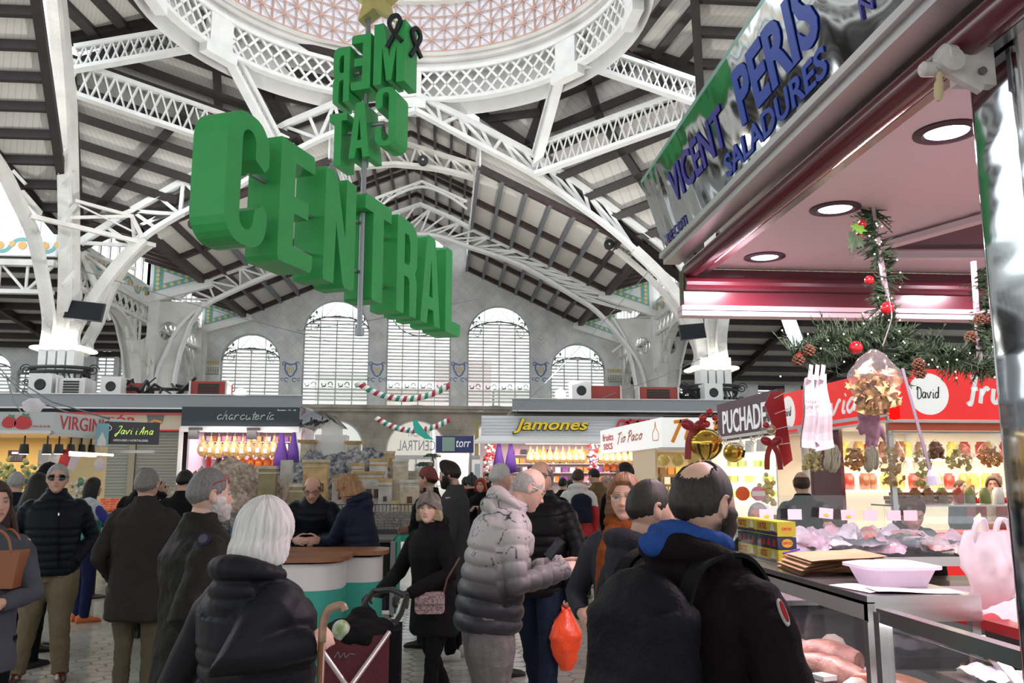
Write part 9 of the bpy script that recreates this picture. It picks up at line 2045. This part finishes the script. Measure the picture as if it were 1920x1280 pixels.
# handbag of the woman at the left edge
M_tan = mat('tan_leather',(0.26,0.09,0.035),0.45,noise_amt=0.08); p = W(12,1060,4.7,0); hb = empty('handbag',p,'tan leather handbag on the arm of the woman at the left edge','handbag')
lo = [(-0.12,-0.11),(0.06,-0.11),(0.085,0.08),(-0.14,0.08)]; MB().plate([lo],0.11,lambda x,y,d=0: p+Vector((x,d-0.05,y))).build('bag_body',M_tan,hb)
for d in (-0.05,0.06): MB().tube(bez([p+Vector((-0.09,d,0.07)),p+Vector((-0.08,d,0.14)),p+Vector((-0.03,d,0.18)),p+Vector((0.02,d,0.14)),p+Vector((0.04,d,0.07))],5),0.007,7).build('handle',M_tan,hb)
# orange carrier bag
p = W(1062,1255,6.1,0); ob = empty('plastic_bag',p,'bright orange-red plastic carrier bag in the hand of the man with glasses','plastic bag'); M_or = mat('orange_plastic',(0.80,0.07,0.012),0.35,coat=0.2,bump=0.5,bump_scale=20)
mb,_ = bagmesh((p.x,p.y,p.z),0.24,0.40,0.18,15,neck=0.22); mb.build('bag_body',M_or,ob,smooth='all',fix=False)
tp_ = W(1060,1142,6.1,0); mb = MB();
for s in (-1,1): mb.tube([tp_,Vector((p.x+s*0.03,p.y,p.z+0.40))],[0.010,0.03],8)
mb.build('bag_handles',M_or,ob,smooth='all')
# cane of the white-haired woman
p = W(604,1190,2.72,0); cn = empty('walking_cane',p,'wooden walking cane with curved handle held by the white-haired woman','cane'); d = Vector((0.0,0.0,1))
MB().tube([Vector((p.x-0.005,p.y,0.02)),p+Vector((0,0,0.02))],0.011,10).build('shaft',mat('cane_wood',(0.16,0.07,0.03),0.35),cn,smooth='all'); MB().tube(bez([p+Vector((0,0,-0.02)),p+Vector((0.003,0,0.04)),p+Vector((0.02,0,0.075)),p+Vector((0.055,0,0.085)),p+Vector((0.065,0,0.07))],6),0.0125,10).build('handle',mat('cane_handle',(0.30,0.18,0.12),0.3,noise_amt=0.2,noise_scale=40),cn,smooth='all')
# shopping trolley
tr = empty('shopping_trolley',W(660,1270,4.9,0),'dark red shopping trolley with silver frame and black handle pushed by the beanie woman','shopping trolley'); Tq = lambda x,y,Y=4.9: W(x,y,Y,0)
c = Tq(665,1200); MB().box((c.x,5.0,0.50),(0.38,0.30,0.62)).build('bag_body',mat('dark_red_canvas',(0.085,0.008,0.014),0.7,bump=0.3),tr); MB().box((c.x+0.21,5.02,0.50),(0.07,0.30,0.66)).build('black_side',M_black,tr)
mb = MB(); mb.ball((c.x+0.02,5.0,0.80),1,20,14,(0.21,0.17,0.09)); mb.ball((c.x+0.03,5.05,0.86),1,14,10,(0.09,0.08,0.08)); finish(remesh(mb,0.01,2,0.03,0.06),'black_flap',M_black,None); bpy.data.objects['black_flap'].parent = tr; put(bpy.data.objects['black_flap'],tr)
mb = MB(); mb.ball((c.x-0.07,4.86,0.84),1,14,10,(0.05,0.03,0.055)); mb.build('green_packet',mat('green_packet',(0.22,0.32,0.10),0.3,col2=(0.6,0.62,0.6),noise_scale=20),tr,smooth='all')
mb = MB(); mb.tube([Tq(762,1118,5.3),Tq(752,1150,5.2),Tq(728,1188,5.0)],0.016,10); mb.tube([Tq(700,1108,5.5),Tq(690,1120,5.4),Tq(668,1160,5.2)],0.016,10); mb.tube([Tq(700,1108,5.5),Tq(735,1105,5.4),Tq(765,1118,5.3)],0.018,10); mb.ball(Tq(737,1172,5.05),0.035,12,8); mb.build('black_handle',MATS['matt_black'],tr,smooth=True)
mb = MB(); mb.tube([Tq(730,1185,4.85),Tq(655,1290,4.6)],0.014,10); mb.tube([Tq(606,1222,4.7),Tq(650,1285,4.7)],0.014,10); mb.build('silver_frame',mat('bright_aluminium',(0.6,0.55,0.53),0.25,metal=0.7),tr,smooth=True)
mb = MB(); stroke(mb,bez([(0,0),(0.02,0.03),(0.03,0),(0.05,0.025),(0.06,0),(0.08,0.02),(0.11,0.015)],4),0.004,lambda a,b,d=0: Vector((c.x-0.1+a,4.845-d,0.70+b)),0.002); mb.build('faded_script',M_grey,tr)
for sx in (-1,1): MB().lathe([(0.02,-0.015),(0.08,-0.015),(0.085,0),(0.08,0.015),(0.02,0.015)],(c.x+sx*0.2,4.95,0.086),20,Matrix.Rotation(PI/2,3,'Y')).build('wheel',MATS['matt_black'],tr)
# cross-body bag of the beanie woman
p = W(806,1128,5.98,0); sb_ = empty('shoulder_bag',p,'small glittery mauve shoulder bag of the woman in the beanie','shoulder bag'); M_gl = mat('glitter_mauve',(0.14,0.09,0.09),0.4,col2=(0.42,0.30,0.30),noise_scale=90,detail=1)
MB().plate([rrect(-0.10,-0.075,0.10,0.065,0.03)],0.07,lambda x,y,d=0: p+Vector((x,d-0.03,y))).build('bag_body',M_gl,sb_); MB().plate([rrect(-0.10,-0.01,0.10,0.068,0.02)],0.012,lambda x,y,d=0: p+Vector((x,-0.042+d,y))).build('flap',M_gl,sb_); mb = MB(); mb.tube([p+Vector((0.09,0.0,0.05)),W(838,1085,5.98,0),W(862,1045,6.0,0)],0.007,6); mb.build('strap',mat('brown_strap',(0.10,0.05,0.04),0.5),sb_)
# phone of the puffer man
p = W(1040,1028,4.92,0); R = Matrix.Rotation(0.7,3,'Y') @ Matrix.Rotation(0.6,3,'Z'); ph = empty('mobile_phone',p,'dark mobile phone held by the man in the fading puffer jacket','phone'); MB().box(p,(0.008,0.07,0.13),R).build('body',MATS['matt_black'],ph); MB().box(p+R @ Vector((-0.005,0,0)),(0.001,0.064,0.12),R).build('screen',mat('phone_screen',(0.02,0.03,0.04),0.1),ph)
# backpacks
def soft(nm,m_,boxes,vox=0.01,wr=0.015,parent=None):
    mb = MB()
    for c,d,R in boxes: mb.plate([rrect(-d[0]/2,-d[1]/2,d[0]/2,d[1]/2,min(d[0],d[1])*0.45)],d[2]*0.8,lambda x,y,q=0: Vector(c)+(R or Matrix.Identity(3)) @ Vector((x,y,q-d[2]*0.45))); mb.ball(Vector(c)+Vector((0,0,d[2]*0.3)),1,18,12,(d[0]*0.49,d[1]*0.49,d[2]*0.22),R)
    me = remesh(mb,vox,16,wr,0.1); o = finish(me,nm,m_,None)
    if parent is not None: put(o,parent)
    return o
bz = bkM((-0.10,-0.26,1.15)); bp = empty('backpack',bz,'large black backpack on the back of the bearded balding man','backpack'); Rb = Matrix.Rotation(math.atan2(-(ray(1306,900).x),ray(1306,900).y)+math.radians(-40),3,'Z')
soft('pack_body',F_('backpack_nylon',(0.012,0.012,0.016),0.6),[(bkM((0.0,-0.225,1.18)),(0.31,0.18,0.54),Rb),(bkM((0.0,-0.30,1.06)),(0.25,0.10,0.30),Rb)],0.010,0.02,bp)
for s in (-0.13,0.11): mb = MB(); mb.path(bez([bkM((s,-0.20,1.38)),bkM((s,-0.13,1.475)),bkM((s*1.1,0.02,1.49)),bkM((s*1.1,0.13,1.38)),bkM((s*1.15,0.17,1.2))],6),0.045,0.010,up=(0,0,1)); mb.build('strap',M_black,bp)
mb = MB(); mb.tube(bez([bkM((-0.06,-0.23,1.41)),bkM((-0.02,-0.22,1.45)),bkM((0.02,-0.23,1.41))],5),0.01,7); mb.build('top_loop',M_black,bp)
bo = empty('water_bottle',bkM((0.16,-0.26,0.98)),'small water bottle with purple cap in the side pocket of the backpack','bottle'); c = bkM((0.165,-0.27,1.00)); MB().lathe([(0.028,0),(0.03,0.10),(0.026,0.12),(0.012,0.15),(0.012,0.165),(0,0.165)],c,16).build('bottle_body',clear_mat('blue_bottle',(0.35,0.5,0.75),0.25,0.05),bo,smooth=True); MB().lathe([(0.016,0.158),(0.016,0.185),(0.0,0.187)],c,16).build('cap',mat('purple_cap',(0.10,0.03,0.38),0.4),bo,smooth=True)
# blue inner hood of the near man
mb = MB()
for q in range(15):
    t = -0.5+(PI+1.0)*q/14; mb.ball(bkM((0.085*math.cos(t),-0.02-0.080*math.sin(t),1.525+0.015*math.sin(t))),0.028+0.012*max(0,math.sin(t)),12,8)
mb.ball(bkM((0.0,-0.12,1.52)),1,14,10,(0.08,0.05,0.04)); o = finish(remesh(mb,0.007,3,0.02,0.06),'blue_hood',F_('royal_blue_fleece',(0.035,0.11,0.42),0.85),None); put(o,bk)
# navy backpack of the man in red and white
rp = empty('backpack',rwM((0.06,-0.2,1.2)),'small navy backpack worn by the man in the red and white jacket','backpack'); soft('pack_body',F_('navy_nylon',(0.015,0.02,0.05),0.6),[(rwM((0.07,-0.21,1.20)),(0.30,0.15,0.42),None)],0.014,0.02,rp)
p = W(1128,905,10,0)
print('things',time.time()-T0)
